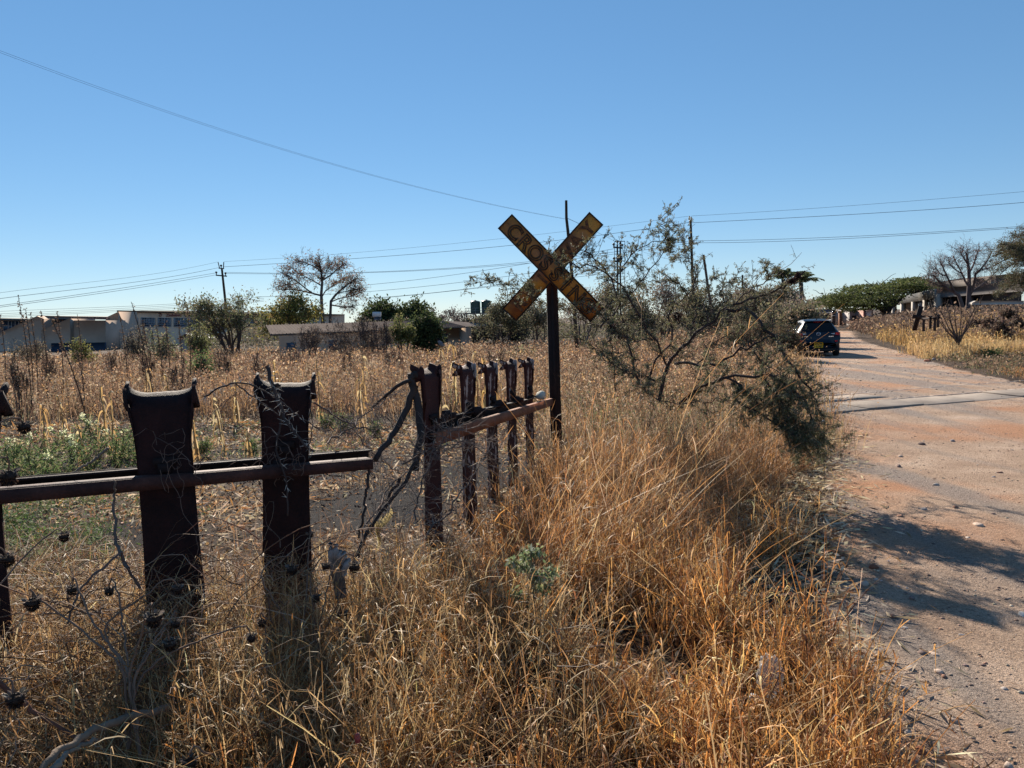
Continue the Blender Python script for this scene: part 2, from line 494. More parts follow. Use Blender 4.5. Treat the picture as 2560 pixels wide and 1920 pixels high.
# the road: its own sheet, 8 mm above the ground, ragged edges
yr = np.concatenate([np.arange(-5, 20, .1), 20 + np.geomspace(.15, 120, 70)])
nu = 60
V = []
for j, y in enumerate(yr):
    l = road_l(y) + .35 + .16 * math.sin(y * 3.1) + .1 * math.sin(y * 7.7 + 1)
    r = road_r(y) - .35 + .2 * math.sin(y * 1.9) + .12 * math.sin(y * 5.3 + 2)
    for u in np.linspace(0, 1, nu):
        V.append((l + (r - l) * u ** 1.4, y))
V = np.array(V)
zz = H(V[:, 0], V[:, 1]) + .008
ci = np.arange(len(V)) % nu; zz -= np.select([ci == 0, ci == 1, ci == 2, ci == nu - 1], [.06, .03, .008, .06], 0.0)
i = np.arange(nu - 1)[None, :] + np.arange(len(yr) - 1)[:, None] * nu
mb = MB(); mb.add(np.column_stack([V, zz]), np.stack([i, i + 1, i + 1 + nu, i + nu], -1).reshape(-1, 4))
road = mb.build('dirt_road', M['dirt'], None, True)
tag(road, 'wide pinkish tan dirt road leading past the parked car', kind='structure')
# ------------------------------------------------------------------ steel sleepers stood on end
def sleeper_mesh(mat_, w=.28, d=.11, L=1.45, R_=.07, horn=.055, beak=.04, seed=0, name='post_body'):
    """pressed trough: flat web at the front (-Y), flanges to the back, top rolled backwards with two raised corners.
    Origin at the top of the straight part; runs down to -L."""
    rng = np.random.RandomState(seed)
    nu, cols = 21, []
    us = np.linspace(-1, 1, nu)
    # v stations: straight part then the curl
    st = [('s', z) for z in np.concatenate([np.linspace(-L, -.2, 16), np.linspace(-.18, 0, 8)])] + [('c', a) for a in np.linspace(.12, 1.0, 9)] + [('e', e) for e in (.5, 1.0)]
    V = []
    for kind, q in st:
        if kind == 's':
            cy, cz, nrm, tn = 0., q, np.array([0, -1.]), np.array([0, 1.]); a = 0; t = 0.0
        else:
            a = R(72) * (q if kind == 'c' else 1.0)
            cy, cz = R_ * (1 - math.cos(a)), R_ * math.sin(a)
            nrm = np.array([-math.cos(a), math.sin(a)]); tn = np.array([math.sin(a), math.cos(a)])
            t = float(smooth(0, 1, q)) if kind == 'c' else 1.0
            if kind == 'e': cy += tn[0] * beak * q; cz += tn[1] * beak * q
        ww = w * (1 + .17 * float(smooth(-.2, -.02, q) if kind == 's' else 1) + .10 * (float(smooth(-.6, -1.3, q)) if kind == 's' else 0)) / 2
        for u in us:
            au = abs(u)
            # trough profile: web, round corner, flange
            if au < .5: x = u / .5 * (ww - .03); off = 0
            else:
                k = (au - .5) / .5
                if k < .4:
                    b = k / .4 * math.pi / 2; x = math.copysign(ww - .03 + .03 * math.sin(b), u); off = -.03 * (1 - math.cos(b))
                else:
                    x = math.copysign(ww, u); off = -.03 - (k - .4) / .6 * (d - .03)
            q_ = max(0, au - .5) / .5; xf = math.copysign(ww * (au if au < .5 else .5 + .5 * math.sin(q_ * 1.9) / math.sin(1.57)), u); offf = horn * (1 - math.cos(q_ * 1.9)) / (1 - math.cos(1.9))
            if kind == 'e': offf += q * .012 * max(0, au - .55) + rng.uniform(-.0015, .0015) * q
            x = x * (1 - t) + xf * t; off = off * (1 - t) + offf * t
            V.append((x, cy + nrm[0] * off, cz + nrm[1] * off))
    V = np.array(V); n = len(st)
    i = np.arange(nu - 1)[None, :] + np.arange(n - 1)[:, None] * nu
    Q = np.stack([i, i + nu, i + 1 + nu, i + 1], -1).reshape(-1, 4)
    # give the sheet thickness
    th = .016
    P = V.reshape(n, nu, 3); du = np.gradient(P, axis=1); dv = np.gradient(P, axis=0)
    nn = np.cross(du, dv); nn /= np.linalg.norm(nn, axis=2, keepdims=True) + 1e-9
    V2 = (P - nn * th * np.sign(1)).reshape(-1, 3)
    m_ = len(V); allV = np.vstack([V, V2])
    Q2 = (Q + m_)[:, ::-1]
    rim = []
    loop = list(range(nu)) + [nu * k + nu - 1 for k in range(1, n)] + [nu * (n - 1) + k for k in range(nu - 2, -1, -1)] + [nu * k for k in range(n - 2, 0, -1)]
    for a_, b_ in zip(loop, loop[1:] + loop[:1]): rim.append((a_, b_, b_ + m_, a_ + m_))
    mb = MB(); mb.add(allV, np.vstack([Q, Q2, np.array(rim)]))
    return mb.mesh(name, mat_, True)

def bolt_mb(c, ax, r=.022, l=.03):
    mb = MB(); c = np.array(c, float); ax = np.array(ax, float); ax /= np.linalg.norm(ax)
    mb.tube([c - ax * .005, c + ax * l * .6], r, 6); mb.tube([c + ax * l * .6, c + ax * l * 1.4], r * .5, 8)
    return mb

me_dark = sleeper_mesh(M['sleeper'], seed=1, horn=.055, w=.252)
me_dark2 = sleeper_mesh(M['sleeper'], seed=5, horn=.054, beak=.045, w=.25)
me_red = [sleeper_mesh(M['sleeper_red'], w=.21, d=.085, seed=k, horn=.034, beak=.05, R_=.05) for k in (2, 3)]
me_redplain = sleeper_mesh(steel('red_brown_paint', (.035, .012, .012), (.07, .022, .02), (.2, .1, .08), .66), w=.21, d=.10, seed=9, horn=.038, beak=.06, R_=.05)

def sleeper(px, py, Y, rz, lean, mesh, label, group):
    top = at(px, py + 215 / Y * (.62 if Y < 4.5 else .3), Y)
    o = thing('sleeper_post', label, 'fence post', tuple(top), group)
    o.rotation_euler = (lean[1], lean[0], rz)
    b = link(bpy.data.objects.new('post_body', mesh)); b.parent = o
    # rectangular lug with a bolt at rail height
    k = MB(); k.box((.0, -.012, -.255), (.1, .022, .035)); k.box((0, -.02, -.285), (.055, .03, .04))
    lg = link(bpy.data.objects.new('rail_clip', k.mesh('rail_clip', M['rail_dark']))); lg.parent = o
    for s in (-.05, .05):
        bo = link(bpy.data.objects.new('bolt', bolt_mb((s, -.012, -.36), (0, -1, 0)).mesh('bolt', M['rail_dark']))); bo.parent = o
    return o

g1 = 'dark steel sleeper posts of the near fence'
sleeper(-98, 1000, 3.12, R(14), (R(1.0), 0), me_dark, 'black steel sleeper post cut off by the left edge of the picture', g1)
sleeper(402, 985, 3.57, R(14), (R(-.8), R(-1)), me_dark, 'nearer of the two whole black horned steel posts, wide and bare', g1)
sleeper(711, 964, 4.05, R(8), (R(2.2), R(1)), me_dark2, 'black horned steel post with a thorny branch lying over its top', g1)
g2 = 'red-brown steel sleeper posts of the far fence'
row2 = [(1078, 936, 5.0, me_redplain, 'plain red-brown steel post at the near end of its row beside the forked stake'),
        (1170, 924, 6.1, me_red[0], 'flaking red-brown steel post, second in its row, pale paint patches'),
        (1228, 920, 7.1, me_red[1], 'flaking red-brown steel post in the middle of its row of five'),
        (1278, 912, 7.9, me_red[0], 'narrow red-brown steel post, fourth in its row'),
        (1322, 908, 8.6, me_red[1], 'smallest red-brown steel post at the far end of its row by the crossing sign')]
for px, py, Y, ms, lb in row2:
    sleeper(px, py, Y, R(68 if Y < 5.5 else 66), (R(1.0 if Y < 7 else 0), 0), ms, lb, g2)

# rails: rusted channels bolted in pairs
def channel(name, a, b, h, d, mat_, label, group=None, inward=(0, 1, 0)):
    """angle section: a standing face with a flange folded back on top and bottom"""
    mb = MB(); a = np.array(a); b = np.array(b); ax = (b - a) / np.linalg.norm(b - a)
    iv = np.array(inward, float); iv -= ax * (iv @ ax); iv /= np.linalg.norm(iv)
    n = 26
    for k in range(n):
        p, q = a + (b - a) * k / n, a + (b - a) * (k + 1) / n
    mb.beam(a, b, .009, h, up=(0, 0, 1))
    mb.beam(a + iv * (d / 2 + .0048), b + iv * (d / 2 + .0048), d, .009, up=(0, 0, 1), off=(0, h / 2 - .0065))
    mb.beam(a + iv * (d / 2 + .0048), b + iv * (d / 2 + .0048), d, .009, up=(0, 0, 1), off=(0, -h / 2 + .0065))
    o = mb.build(name, mat_)
    return tag(o, label, 'fence rail', group)
gr = 'rusted rails bolted along the sleeper posts'
channel('fence_rail', at(-420, 1280, 2.72), at(932, 1160, 4.22), .06, .075, M['rail_rust'], 'long rust-brown rail bolted across the front of the two black horned posts', gr)
channel('fence_rail', at(-380, 1248, 2.95), at(921, 1135, 4.52), .07, .045, M['rail_dark'], 'black rail behind the two horned posts, bent lip at its right end', gr, (0, -1, 0))
channel('fence_rail', at(1092, 1098, 4.9), at(1386, 1003, 9.0), .085, .045, M['rail_orange'], 'orange rusted rail along the red-brown posts towards the crossing sign', gr, (-1, 0, 0))
channel('fence_rail', at(1088, 1062, 5.2), at(1330, 1003, 8.9), .09, .045, M['rail_dark'], 'dark rail on the field side of the red-brown posts', gr, (1, 0, 0))
mb = MB()
for px, py, Y in ((1112, 1040, 5.05), (1192, 1028, 6.1), (1245, 1010, 7.05), (1290, 1000, 7.9)):
    c = at(px, py, Y)
    o = bolt_mb(c, (1, -.5, .1), .045, .06).build('rail_bolt', M['rail_dark'])
    tag(o, 'thick black bolt on the far fence rail, %s from the near end' % ORD[int(px > 1150) + int(px > 1220) + int(px > 1260)], 'bolt', 'bolts along the far fence rail')

# white lichened lump on the rail end
def rock(name, c, s, mat_, seed, col, parent=None, flat=.6):
    rng = np.random.RandomState(seed)
    import bmesh
    bm = bmesh.new(); bmesh.ops.create_icosphere(bm, subdivisions=2, radius=1)
    cuts = rng.normal(size=(7, 3)); cuts /= np.linalg.norm(cuts, axis=1, keepdims=True); lim = rng.uniform(.55, .9, 7)
    V = np.array([v.co[:] for v in bm.verts])
    for n_, l in zip(cuts, lim):
        dd = V @ n_; V = V - np.outer(np.maximum(dd - l, 0), n_)
    V *= np.array([1, rng.uniform(.6, .95), flat * rng.uniform(.8, 1.1)]) * s
    a = rng.uniform(0, 6.28); V = V @ np.array([[math.cos(a), -math.sin(a), 0], [math.sin(a), math.cos(a), 0], [0, 0, 1]]).T
    T = [[v.index for v in f.verts] for f in bm.faces]; bm.free()
    mb = MB(); mb.add(V + np.array(c), T=T, col=col)
    return mb.build(name, mat_, parent)
o = rock('stone', at(1352, 988, 8.6) , .085, M['stone'], 3, (.55, .53, .47)); tag(o, 'white stone lying on the end of the orange rail by the sign post', 'stone')

# ------------------------------------------------------------------ crossing sign
SY = 9.0
base = at(1390, 1000, SY); base.z = float(H(base.x, base.y))
sign = thing('crossing_sign', 'rusty yellow X-shaped railway crossing sign on a dark steel post', 'road sign', (base.x, base.y, base.z))
topp = at(1379, 695, SY)
mb = MB(); mb.beam((base.x, base.y, base.z - .3), (topp.x, topp.y, topp.z), .135, .07, up=(0, 1, 0)); mb.beam((base.x, base.y - .05, base.z - .3), (topp.x, topp.y - .05, topp.z), .03, .05, up=(0, 1, 0))
mb.build('sign_post', M['rail_dark'], sign)
def blade(name, p0, p1, wpx, yoff, mat_):
    a = at(p0[0], p0[1], SY - yoff); b = at(p1[0], p1[1], SY - yoff)
    a = np.array(a); b = np.array(b)
    wd = wpx / F_PX * SY
    mb = MB(); mb.beam(a, b, .008, wd, up=np.cross(b - a, (0, 1, 0)))
    o = mb.build(name, mat_, sign)
    return a, b, wd, o
# blade axes through pixel centres of their ends
a1, b1, w1, bl1 = blade('sign_blade', (1262, 553), (1493, 788), 49, .10, M['enamel'])
a2, b2, w2, bl2 = blade('sign_blade', (1273, 788), (1491, 546), 47, .085, M['enamel'])
for (a, b, w, bl) in ((a1, b1, w1, bl1), (a2, b2, w2, bl2)):
    ax = (b - a) / np.linalg.norm(b - a); up = np.cross((0, 1, 0), ax); up /= np.linalg.norm(up)
    mb = MB(); L = np.linalg.norm(b - a); fr = np.array([0, -.009, 0])
    for s in (-1, 1):
        mb.beam(a + fr + up * s * (w / 2 - .008), b + fr + up * s * (w / 2 - .008), .006, .016, up=up)
        e = a if s < 0 else b
        mb.beam(e + fr - up * (w / 2 - .017) - ax * s * .008, e + fr + up * (w / 2 - .017) - ax * s * .008, .006, .016, up=ax)
    o = bpy.data.objects.new('sign_border', mb.mesh('sign_border', M['border'], loc=tuple(parent_world(sign)))); link(o); o.parent = bl
    bl_loc = Vector(bl.location); 

def to_mesh(o):
    """replace a text object by a mesh of its own"""
    bpy.context.view_layer.update()
    me = bpy.data.meshes.new_from_object(o.evaluated_get(bpy.context.evaluated_depsgraph_get()))
    n_ = link(bpy.data.objects.new('letter' if o.name.startswith('letter.') or o.name == 'letter' else o.name.split('.')[0] + '_', me)); n_.matrix_local = o.matrix_local.copy(); n_.parent = o.parent
    nm = o.name.split('.')[0]; bpy.data.objects.remove(o); n_.name = nm
    return n_
def letters(txt, a, b, w, t0, t1, parent, outline, yo, size=.75, mat_=None):
    """characters spaced along a blade from t0 to t1"""
    a = np.array(a); b = np.array(b); ax = (b - a) / np.linalg.norm(b - a)
    up = np.cross(ax, (0, 1, 0)) * -1
    up /= np.linalg.norm(up)
    if up[2] < 0: up = -up
    n = len(txt)
    for i, ch in enumerate(txt):
        if ch == ' ': continue
        t = t0 + (t1 - t0) * i / (n - 1)
        p = a + (b - a) * t
        cu = bpy.data.curves.new('letter', 'FONT'); cu.body = ch; cu.size = w * size / .72
        cu.align_x = 'CENTER'
        if outline:
            cu.fill_mode = 'NONE'; cu.bevel_depth = outline; cu.bevel_resolution = 0; cu.offset = .002
        else:
            cu.extrude = .0015; cu.offset = .009
        cu.materials.append(mat_ or M['sign_black'])
        o = link(bpy.data.objects.new('letter', cu))
        zax = Vector((0, -1, 0)); xax = Vector(ax); yax = zax.cross(xax)
        rot = Matrix((xax, yax, zax)).transposed().to_4x4()
        pos = Vector(p) - yax * (w * size * .5) + Vector((0, yo, 0))
        o.matrix_world = Matrix.Translation(pos - parent_world(sign)) @ rot
        o.parent = parent; to_mesh(o)
letters('CROSSING', a1, b1, w1, .11, .89, bl1, .009, -.0075, size=.72)
letters('RAILWAY', a2, b2, w2, .12, .9, bl2, 0, -.0075, mat_=M['sign_rust'], size=.66)
mb = MB()
cx = np.array(at(1379, 668, SY)); 
for dx, dz in ((0, .09), (0, -.09)):
    bolt_ = bolt_mb(cx + np.array([dx, -.115, dz]), (0, -1, 0), .014, .02)
    bolt_.build('sign_bolt', M['rail_dark'], sign)

# ------------------------------------------------------------------ level crossing in the road
cA = np.array(at(2098, 1024, 13.4)); cB = np.array(at(2720, 976, 15.6))
cdir = (cB - cA)[:2]; cdir /= np.linalg.norm(cdir); cn = np.array([-cdir[1], cdir[0]])
def cpt(s, t): return cA[:2] + cdir * s + cn * t
k = 0
for i in range(8):
    L = [1.0, 1.35, 1.25, 1.3, .9, 1.35, 1.3, 1.2][i]; s0 = sum([1.0, 1.35, 1.25, 1.3, .9, 1.35, 1.3, 1.2][:i]) + .02 * i - .3
    c = cpt(s0 + L / 2, .42 + .03 * math.sin(i * 2.1))
    z = float(H(c[0], c[1])) - .015 + .012 * math.sin(i * 1.7)
    mb = MB(); rot = Matrix.Rotation(math.atan2(cdir[1], cdir[0]) + R([.4, -.5, .2, .6, -.3, .2, -.4, .3][i]), 3, 'Z') @ Matrix.Rotation(R(1.0), 3, 'X')
    mb.box((c[0], c[1], z - .03), (L, .85, .16), rot)
    o = mb.build('concrete_slab', M['concrete']); bv = o.modifiers.new('b', 'BEVEL'); bv.width = .012; bv.segments = 2
    tag(o, 'cracked concrete slab in the row edging the rail across the dirt road', 'concrete slab', 'concrete slabs of the level crossing')
m, nt, b = mat('rail_steel'); b.inputs['Base Color'].default_value = (.22, .17, .14, 1); b.inputs['Metallic'].default_value = .2; b.inputs['Roughness'].default_value = .5; M['rail_steel'] = m
for t, lb in ((1.02, 'nearer steel rail set in the dirt road beside the concrete slabs'), (2.25, 'farther steel rail half buried in the dirt road')):
    mb = MB(); P = []
    n = 24
    for i in range(n):
        s0, s1 = -1.2 + 11 * i / n, -1.2 + 11 * (i + 1) / n
        p, q = cpt(s0, t), cpt(s1, t)
        zz_ = -.014 if t < 2 else -.02
        mb.beam((p[0], p[1], float(H(*p)) + zz_), (q[0], q[1], float(H(*q)) + zz_), .065, .06)
    tag(mb.build('steel_rail', M['rail_steel']), lb, 'rail', 'rails of the level crossing')
for i in range(2):
    c = cpt(.9 + i * 1.15, 1.7); mb = MB(); rot = Matrix.Rotation(math.atan2(cdir[1], cdir[0]), 3, 'Z')
    mb.box((c[0], c[1], float(H(*c)) - .033), (1.1, .8, .085), rot)
    tag(mb.build('concrete_slab', M['concrete']), 'pale concrete slab half under dirt between the two rails', 'concrete slab', 'slabs between the rails')

# ------------------------------------------------------------------ the car
m, nt, b = mat('car_paint'); b.inputs['Base Color'].default_value = (.004, .009, .02, 1); b.inputs['Roughness'].default_value = .32; b.inputs['Metallic'].default_value = .0; b.inputs['Specular IOR Level'].default_value = .3; b.inputs['Coat Weight'].default_value = .2; b.inputs['Coat Roughness'].default_value = .06
b.inputs['Roughness'].default_value = .35; M['car'] = m
m, nt, b = mat('car_glass'); b.inputs['Base Color'].default_value = (.004, .005, .006, 1); b.inputs['Specular IOR Level'].default_value = .3; b.inputs['Roughness'].default_value = .08; M['car_glass'] = m
m, nt, b = mat('tail_lamp_red'); b.inputs['Base Color'].default_value = (.55, .01, .015, 1); b.inputs['Roughness'].default_value = .15; M['lamp_red'] = m
m, nt, b = mat('clear_lamp'); b.inputs['Base Color'].default_value = (.6, .6, .62, 1); b.inputs['Roughness'].default_value = .15; M['lamp_clear'] = m
m, nt, b = mat('chrome'); b.inputs['Base Color'].default_value = (.7, .7, .72, 1); b.inputs['Roughness'].default_value = .2; b.inputs['Metallic'].default_value = 1; M['chrome'] = m
m, nt, b = mat('black_rubber'); b.inputs['Base Color'].default_value = (.012, .012, .012, 1); b.inputs['Roughness'].default_value = .85; M['rubber'] = m
m, nt, b = mat('plate_yellow'); b.inputs['Base Color'].default_value = (.72, .42, .02, 1); b.inputs['Roughness'].default_value = .5; M['plate'] = m
m, nt, b = mat('plate_black'); b.inputs['Base Color'].default_value = (.01, .01, .01, 1); M['plate_black'] = m
m, nt, b = mat('off_white'); b.inputs['Base Color'].default_value = (.5, .5, .48, 1); b.inputs['Roughness'].default_value = .8; M['offwhite'] = m

def build_car():
    c0 = at(2046, 890, 30.0); zc = float(H(c0.x, c0.y))
    yaw = R(-15)
    car = thing('parked_car', 'dark navy blue hatchback seen from behind, parked on the dirt road', 'car', (0, 0, 0))
    # stations: y from the tail, and the outline of the shell there
    #   y, ztop, half-width at sill, at shoulder, at top edge, zbottom, zshoulder
    S = [(-.02, .56, .60, .66, .62, .36, .50), (.00, .72, .68, .76, .70, .27, .55), (.05, .93, .74, .82, .74, .22, .70), (.11, 1.03, .76, .835, .70, .20, .86),
         (.24, 1.20, .78, .845, .63, .20, .92), (.38, 1.37, .79, .85, .55, .20, .94), (.46, 1.445, .79, .85, .49, .20, .94), (.75, 1.49, .80, .852, .49, .20, .93),
         (1.3, 1.515, .80, .852, .50, .20, .92), (1.9, 1.50, .80, .852, .50, .20, .91), (2.3, 1.45, .80, .85, .56, .20, .90), (2.75, 1.24, .80, .85, .62, .20, .89),
         (3.1, 1.00, .80, .845, .70, .20, .88), (3.5, .93, .79, .83, .66, .20, .82), (3.85, .82, .74, .78, .60, .22, .72), (4.02, .66, .62, .68, .54, .26, .55), (4.06, .50, .5, .55, .45, .32, .45)]
    prof = []
    for (y, zt, ws, wm, wt, zb, zm) in S:
        pts = [(0, zb), (ws * .7, zb), (ws, zb + .06), ((ws + wm) / 2 + .01, (zb + zm) * .5), (wm, zm - .03), (wm - .01, zm + .02)]
        for k in (.25, .5, .75): pts.append((wm - .02 + (wt - wm + .02) * k + .015 * math.sin(k * math.pi), zm + .02 + (zt - .05 - zm - .02) * k))
        pts += [(wt, zt - .05), (wt - .035, zt - .018), (wt * .6, zt - .002), (0, zt + .006)]
        full = pts + [(-x, z) for x, z in pts[-2:0:-1]]
        prof.append([(x, y, z) for x, z in full])
    P = np.array(prof); n, k, _ = P.shape
    rot = np.array(Matrix.Rotation(yaw, 3, 'Z')); org = np.array([c0.x, c0.y, zc])
    def W(v): return np.asarray(v, float) @ rot.T + org
    mb = MB(); Q = []
    for i in range(n - 1):
        for j in range(k): Q.append((i * k + j, i * k + (j + 1) % k, (i + 1) * k + (j + 1) % k, (i + 1) * k + j))
    Pv = P.reshape(-1, 3)
    T = [];
    for i in (0, n - 1):
        for j in range(1, k - 1): T.append((i * k, i * k + j, i * k + j + 1))
    mb.add(W(Pv), Q, T)
    body = mb.build('body', M['car'], car, True)
    def panel(name, pts, mat_, off=(0, -.004, 0), th=.006, parent=car, smooth_=False):
        m_ = MB(); p = np.array(pts, float); m_.prism(W(p + np.array(off)), (rot @ np.array([0, -th, 0])))
        return m_.build(name, mat_, parent, smooth_)
    # rear window: follows the sloping hatch between y .12 and .44
    def hatch(x, z):  # y of the shell's top line at height z, sagging a little at the sides
        y = np.interp(z, [.56, .72, .93, 1.03, 1.2, 1.37, 1.455], [-.02, 0, .05, .11, .24, .38, .46])
        return y - .014
    mbw = MB(); gx = np.linspace(-1, 1, 15); gz = np.linspace(1.015, 1.41, 7); V = []
    for z in gz:
        ww = np.interp(z, [1.03, 1.2, 1.41], [.66, .60, .49])
        for x in gx:
            zz = z + .03 * (x * x) * (1 if z < 1.1 else 0) - .02 * x ** 4 * (1 if z > 1.3 else 0)
            V.append((x * ww, hatch(x * ww, zz), zz))
    i = np.arange(14)[None, :] + np.arange(6)[:, None] * 15
    mbw.add(W(V), np.stack([i, i + 1, i + 16, i + 15], -1).reshape(-1, 4)); mbw.build('rear_window', M['car_glass'], car, True)
    # spoiler with brake light
    mbs = MB(); 
    mbs.prism(W([(-.53, .34, 1.43), (.53, .34, 1.43), (.5, .52, 1.475), (-.5, .52, 1.475)]), (0, 0, .022)); sp = mbs.build('roof_spoiler', M['car'], car)
    mbs = MB(); mbs.box(W([(0, .345, 1.405)])[0], (.3, .02, .018), rot); mbs.build('brake_light', M['lamp_red'], sp)
    for s in (-1, 1):
        panel('tail_lamp', [(s * .80, .10, .86), (s * .82, .12, .98), (s * .63, .03, .965), (s * .62, .02, .875)][::s], M['lamp_red'], (0, -.045, 0), .03)
        panel('reverse_lamp', [(s * .60, .03, .895), (s * .60, .04, .955), (s * .44, .03, .93)][::s], M['lamp_clear'], (0, -.045, 0), .02)
        panel('bumper_reflector', [(s * .72, .03, .60), (s * .72, .03, .66), (s * .60, .0, .655), (s * .62, .0, .60)][::s], M['lamp_red'], (0, -.03, 0), .02)
        # side windows
        m_ = MB(); V = []
        for y0, y1 in ((.62, 1.28), (1.36, 2.2)):
            q = [(y0 + .06, .965), (y1, .955), (y1 - (.0 if y0 < 1 else .1), 1.40), (y0 + .16, 1.40)]
            m_ = MB(); pts = [(s * (np.interp(z, [.94, 1.45], [.845, .56]) + .008), y, z) for y, z in q]
            m_.prism(W(pts), rot @ np.array([s * .006, 0, 0])); m_.build('side_window', M['car_glass'], car)
        # mirrors
        m_ = MB(); m_.box(W([(s * .95, 2.35, 1.0)])[0], (.2, .09, .14), rot); mo = m_.build('wing_mirror', M['rubber'], car)
        bv = mo.modifiers.new('b', 'BEVEL'); bv.width = .03; bv.segments = 3
        m_ = MB(); m_.box(W([(s * .95, 2.3, 1.0)])[0], (.15, .012, .1), rot); m_.build('mirror_glass', M['chrome'], mo)
        m_ = MB(); m_.beam(W([(s * .83, 2.37, .95)])[0], W([(s * .9, 2.36, .97)])[0], .05, .03); m_.build('mirror_arm', M['rubber'], mo)
        for yw in (.62, 3.2):
            cc = W([(s * .745, yw, .30)])[0]; axv = rot @ np.array([1., 0, 0])
            m_ = MB(); a = np.linspace(0, 2 * np.pi, 25)
            m_.tube([cc - axv * .1, cc - axv * .09, cc + axv * .09, cc + axv * .1], [.28, .30, .30, .28], 28); wo = m_.build('wheel', M['rubber'], car, True)
            m_ = MB(); m_.tube([cc + axv * s * .08, cc + axv * s * .108], [.19, .185], 20); m_.build('rim', M['chrome'], wo)
    # number plate and writing
    pp = panel('number_plate', [(-.17, 0, .36), (.17, 0, .36), (.17, 0, .585), (-.17, 0, .585)], M['plate'], (0, -.05, 0), .012)
    def txt(t, x, z, size, mat_, yo, nm='plate_text'):
        cu = bpy.data.curves.new(nm, 'FONT'); cu.body = t; cu.size = size; cu.align_x = 'CENTER'; cu.extrude = .002; cu.offset = .003; cu.materials.append(mat_)
        o = link(bpy.data.objects.new(nm, cu)); p = W([(x, yo, z)])[0]
        o.matrix_world = Matrix.Translation(Vector(p)) @ Matrix.Rotation(yaw, 4, 'Z') @ Matrix.Rotation(R(90), 4, 'X'); return o
    for t, z in (('AGW', .49), ('5740', .385)):
        o = txt(t, 0, z, .11, M['plate_black'], -.066); o.parent = pp; to_mesh(o)
    for t, x in (('mazda', -.47), ('SKYACTIV', .47)):
        o = txt(t, x, .80, .055 if t == 'mazda' else .04, M['chrome'], -.0, 'badge_text'); o.parent = car; o.location.y -= .012; to_mesh(o)
    # round emblem: ring with a winged stroke
    m_ = MB(); ring = [W([(.075 * math.cos(t), -.012 + .02, .925 + .06 * math.sin(t))])[0] for t in np.linspace(0, 2 * np.pi, 25)]
    m_.tube(ring, .008, 6, cap=False)
    for s in (-1, 1): m_.tube([W([(s * .07, .008, .935)])[0], W([(s * .035, .008, .945)])[0], W([(0, .008, .91)])[0]], .007, 6)
    m_.build('emblem', M['chrome'], car)
    # lower bumper, exhaust, wiper, antenna, plate recess, paper seen in the window
    m_ = MB(); m_.box(W([(0, .02, .27)])[0], (1.3, .08, .12), rot); m_.build('bumper_skirt', M['rubber'], car)
    m_ = MB(); m_.tube([W([(.45, .0, .22)])[0], W([(.45, .2, .22)])[0]], .03, 10); m_.build('exhaust_pipe', M['rubber'], car)
    m_ = MB(); m_.tube([W([(0, .07, 1.03)])[0], W([(-.3, .12, 1.08)])[0]], .008, 6); m_.build('rear_wiper', M['rubber'], car)
    m_ = MB(); m_.tube([W([(0, .7, 1.49)])[0], W([(0, .62, 1.55)])[0], W([(0, .5, 1.61)])[0]], [.018, .008, .005], 8); m_.build('roof_antenna', M['rubber'], car)
    return car
build_car()
# ------------------------------------------------------------------ far buildings
BEIGE = (.46, .345, .27); WARM = (.72, .52, .38); DARKW = (.10, .09, .085)

def poly_wall(name, pix, Y, depth, mat_, col, parent=None, Ys=None):
    """wall outline given by pixels on a plane at distance Y (or per-corner Ys), thickness depth backwards"""
    P = [tuple(at(px, py, (Ys[i] if Ys else Y))) for i, (px, py) in enumerate(pix)]
    mb = MB(); mb.prism(P, (0, depth, 0), col)
    return mb.build(name, mat_, parent)

# long hall with sloping fins, far left
hall = thing('factory_hall', 'grey-beige factory hall with sloping end walls and a flat dark eave', 'building', tuple(at(150, 862, 120)))
poly_wall('wall', [(-140, 900), (-140, 870), (0, 832), (92, 790), (110, 797), (110, 900)], 122, 6, M['wall'], BEIGE, hall)
poly_wall('wall', [(103, 826), (175, 795), (177, 900), (103, 900)], 116, 7, M['wall'], BEIGE, hall)
poly_wall('wall', [(177, 801), (264, 801), (264, 900), (177, 900)], 117, 6, M['wall'], BEIGE, hall)
poly_wall('wall', [(264, 794), (296, 779), (300, 900), (264, 900)], 121, 6, M['wall'], BEIGE, hall)
poly_wall('roof_edge', [(92, 789), (272, 792), (272, 799), (92, 797)], 124, 14, M['paint'], DARKW, hall)
poly_wall('window_band', [(110, 796), (166, 797), (166, 826), (110, 826)], 125, 1, M['glass'], (1, 1, 1), hall)
poly_wall('gutter', [(175, 794), (266, 795), (266, 797.5), (175, 796.5)], 114.6, 1, M['paint'], (.16, .07, .06), hall)
poly_wall('plinth', [(128, 858), (262, 856), (262, 880), (128, 880)], 115.5, .4, M['paint'], (.02, .04, .075), hall)
for px in (128, 142, 154):
    poly_wall('window_post', [(px, 797), (px + 1.3, 797), (px + 1.3, 826), (px, 826)], 124.6, .2, M['paint'], (.25, .14, .1), hall)
h2 = thing('factory_hall', 'low factory wing with a dark window strip at the left edge of the picture', 'building', tuple(at(0, 850, 140)))
poly_wall('wall', [(-160, 795), (64, 799), (64, 900), (-160, 900)], 140, 10, M['wall'], (.22, .17, .155), h2)
wi = poly_wall('window_band', [(9, 803), (52, 803), (52, 826), (9, 826)], 139.8, .1, M['glass'], (1, 1, 1), h2)
poly_wall('roof_edge', [(-160, 793), (68, 797), (68, 801), (-160, 797)], 139, 10, M['paint'], (.07, .085, .08), h2)
for px in (20, 28, 37, 46):
    o = poly_wall('glazing_bar', [(px, 803), (px + .9, 803), (px + .9, 826), (px, 826)], 139.6, .1, M['paint'], (.3, .3, .3), None); 
    o.parent = wi; o.location = Vector((0, 0, 0)) - parent_world(h2)

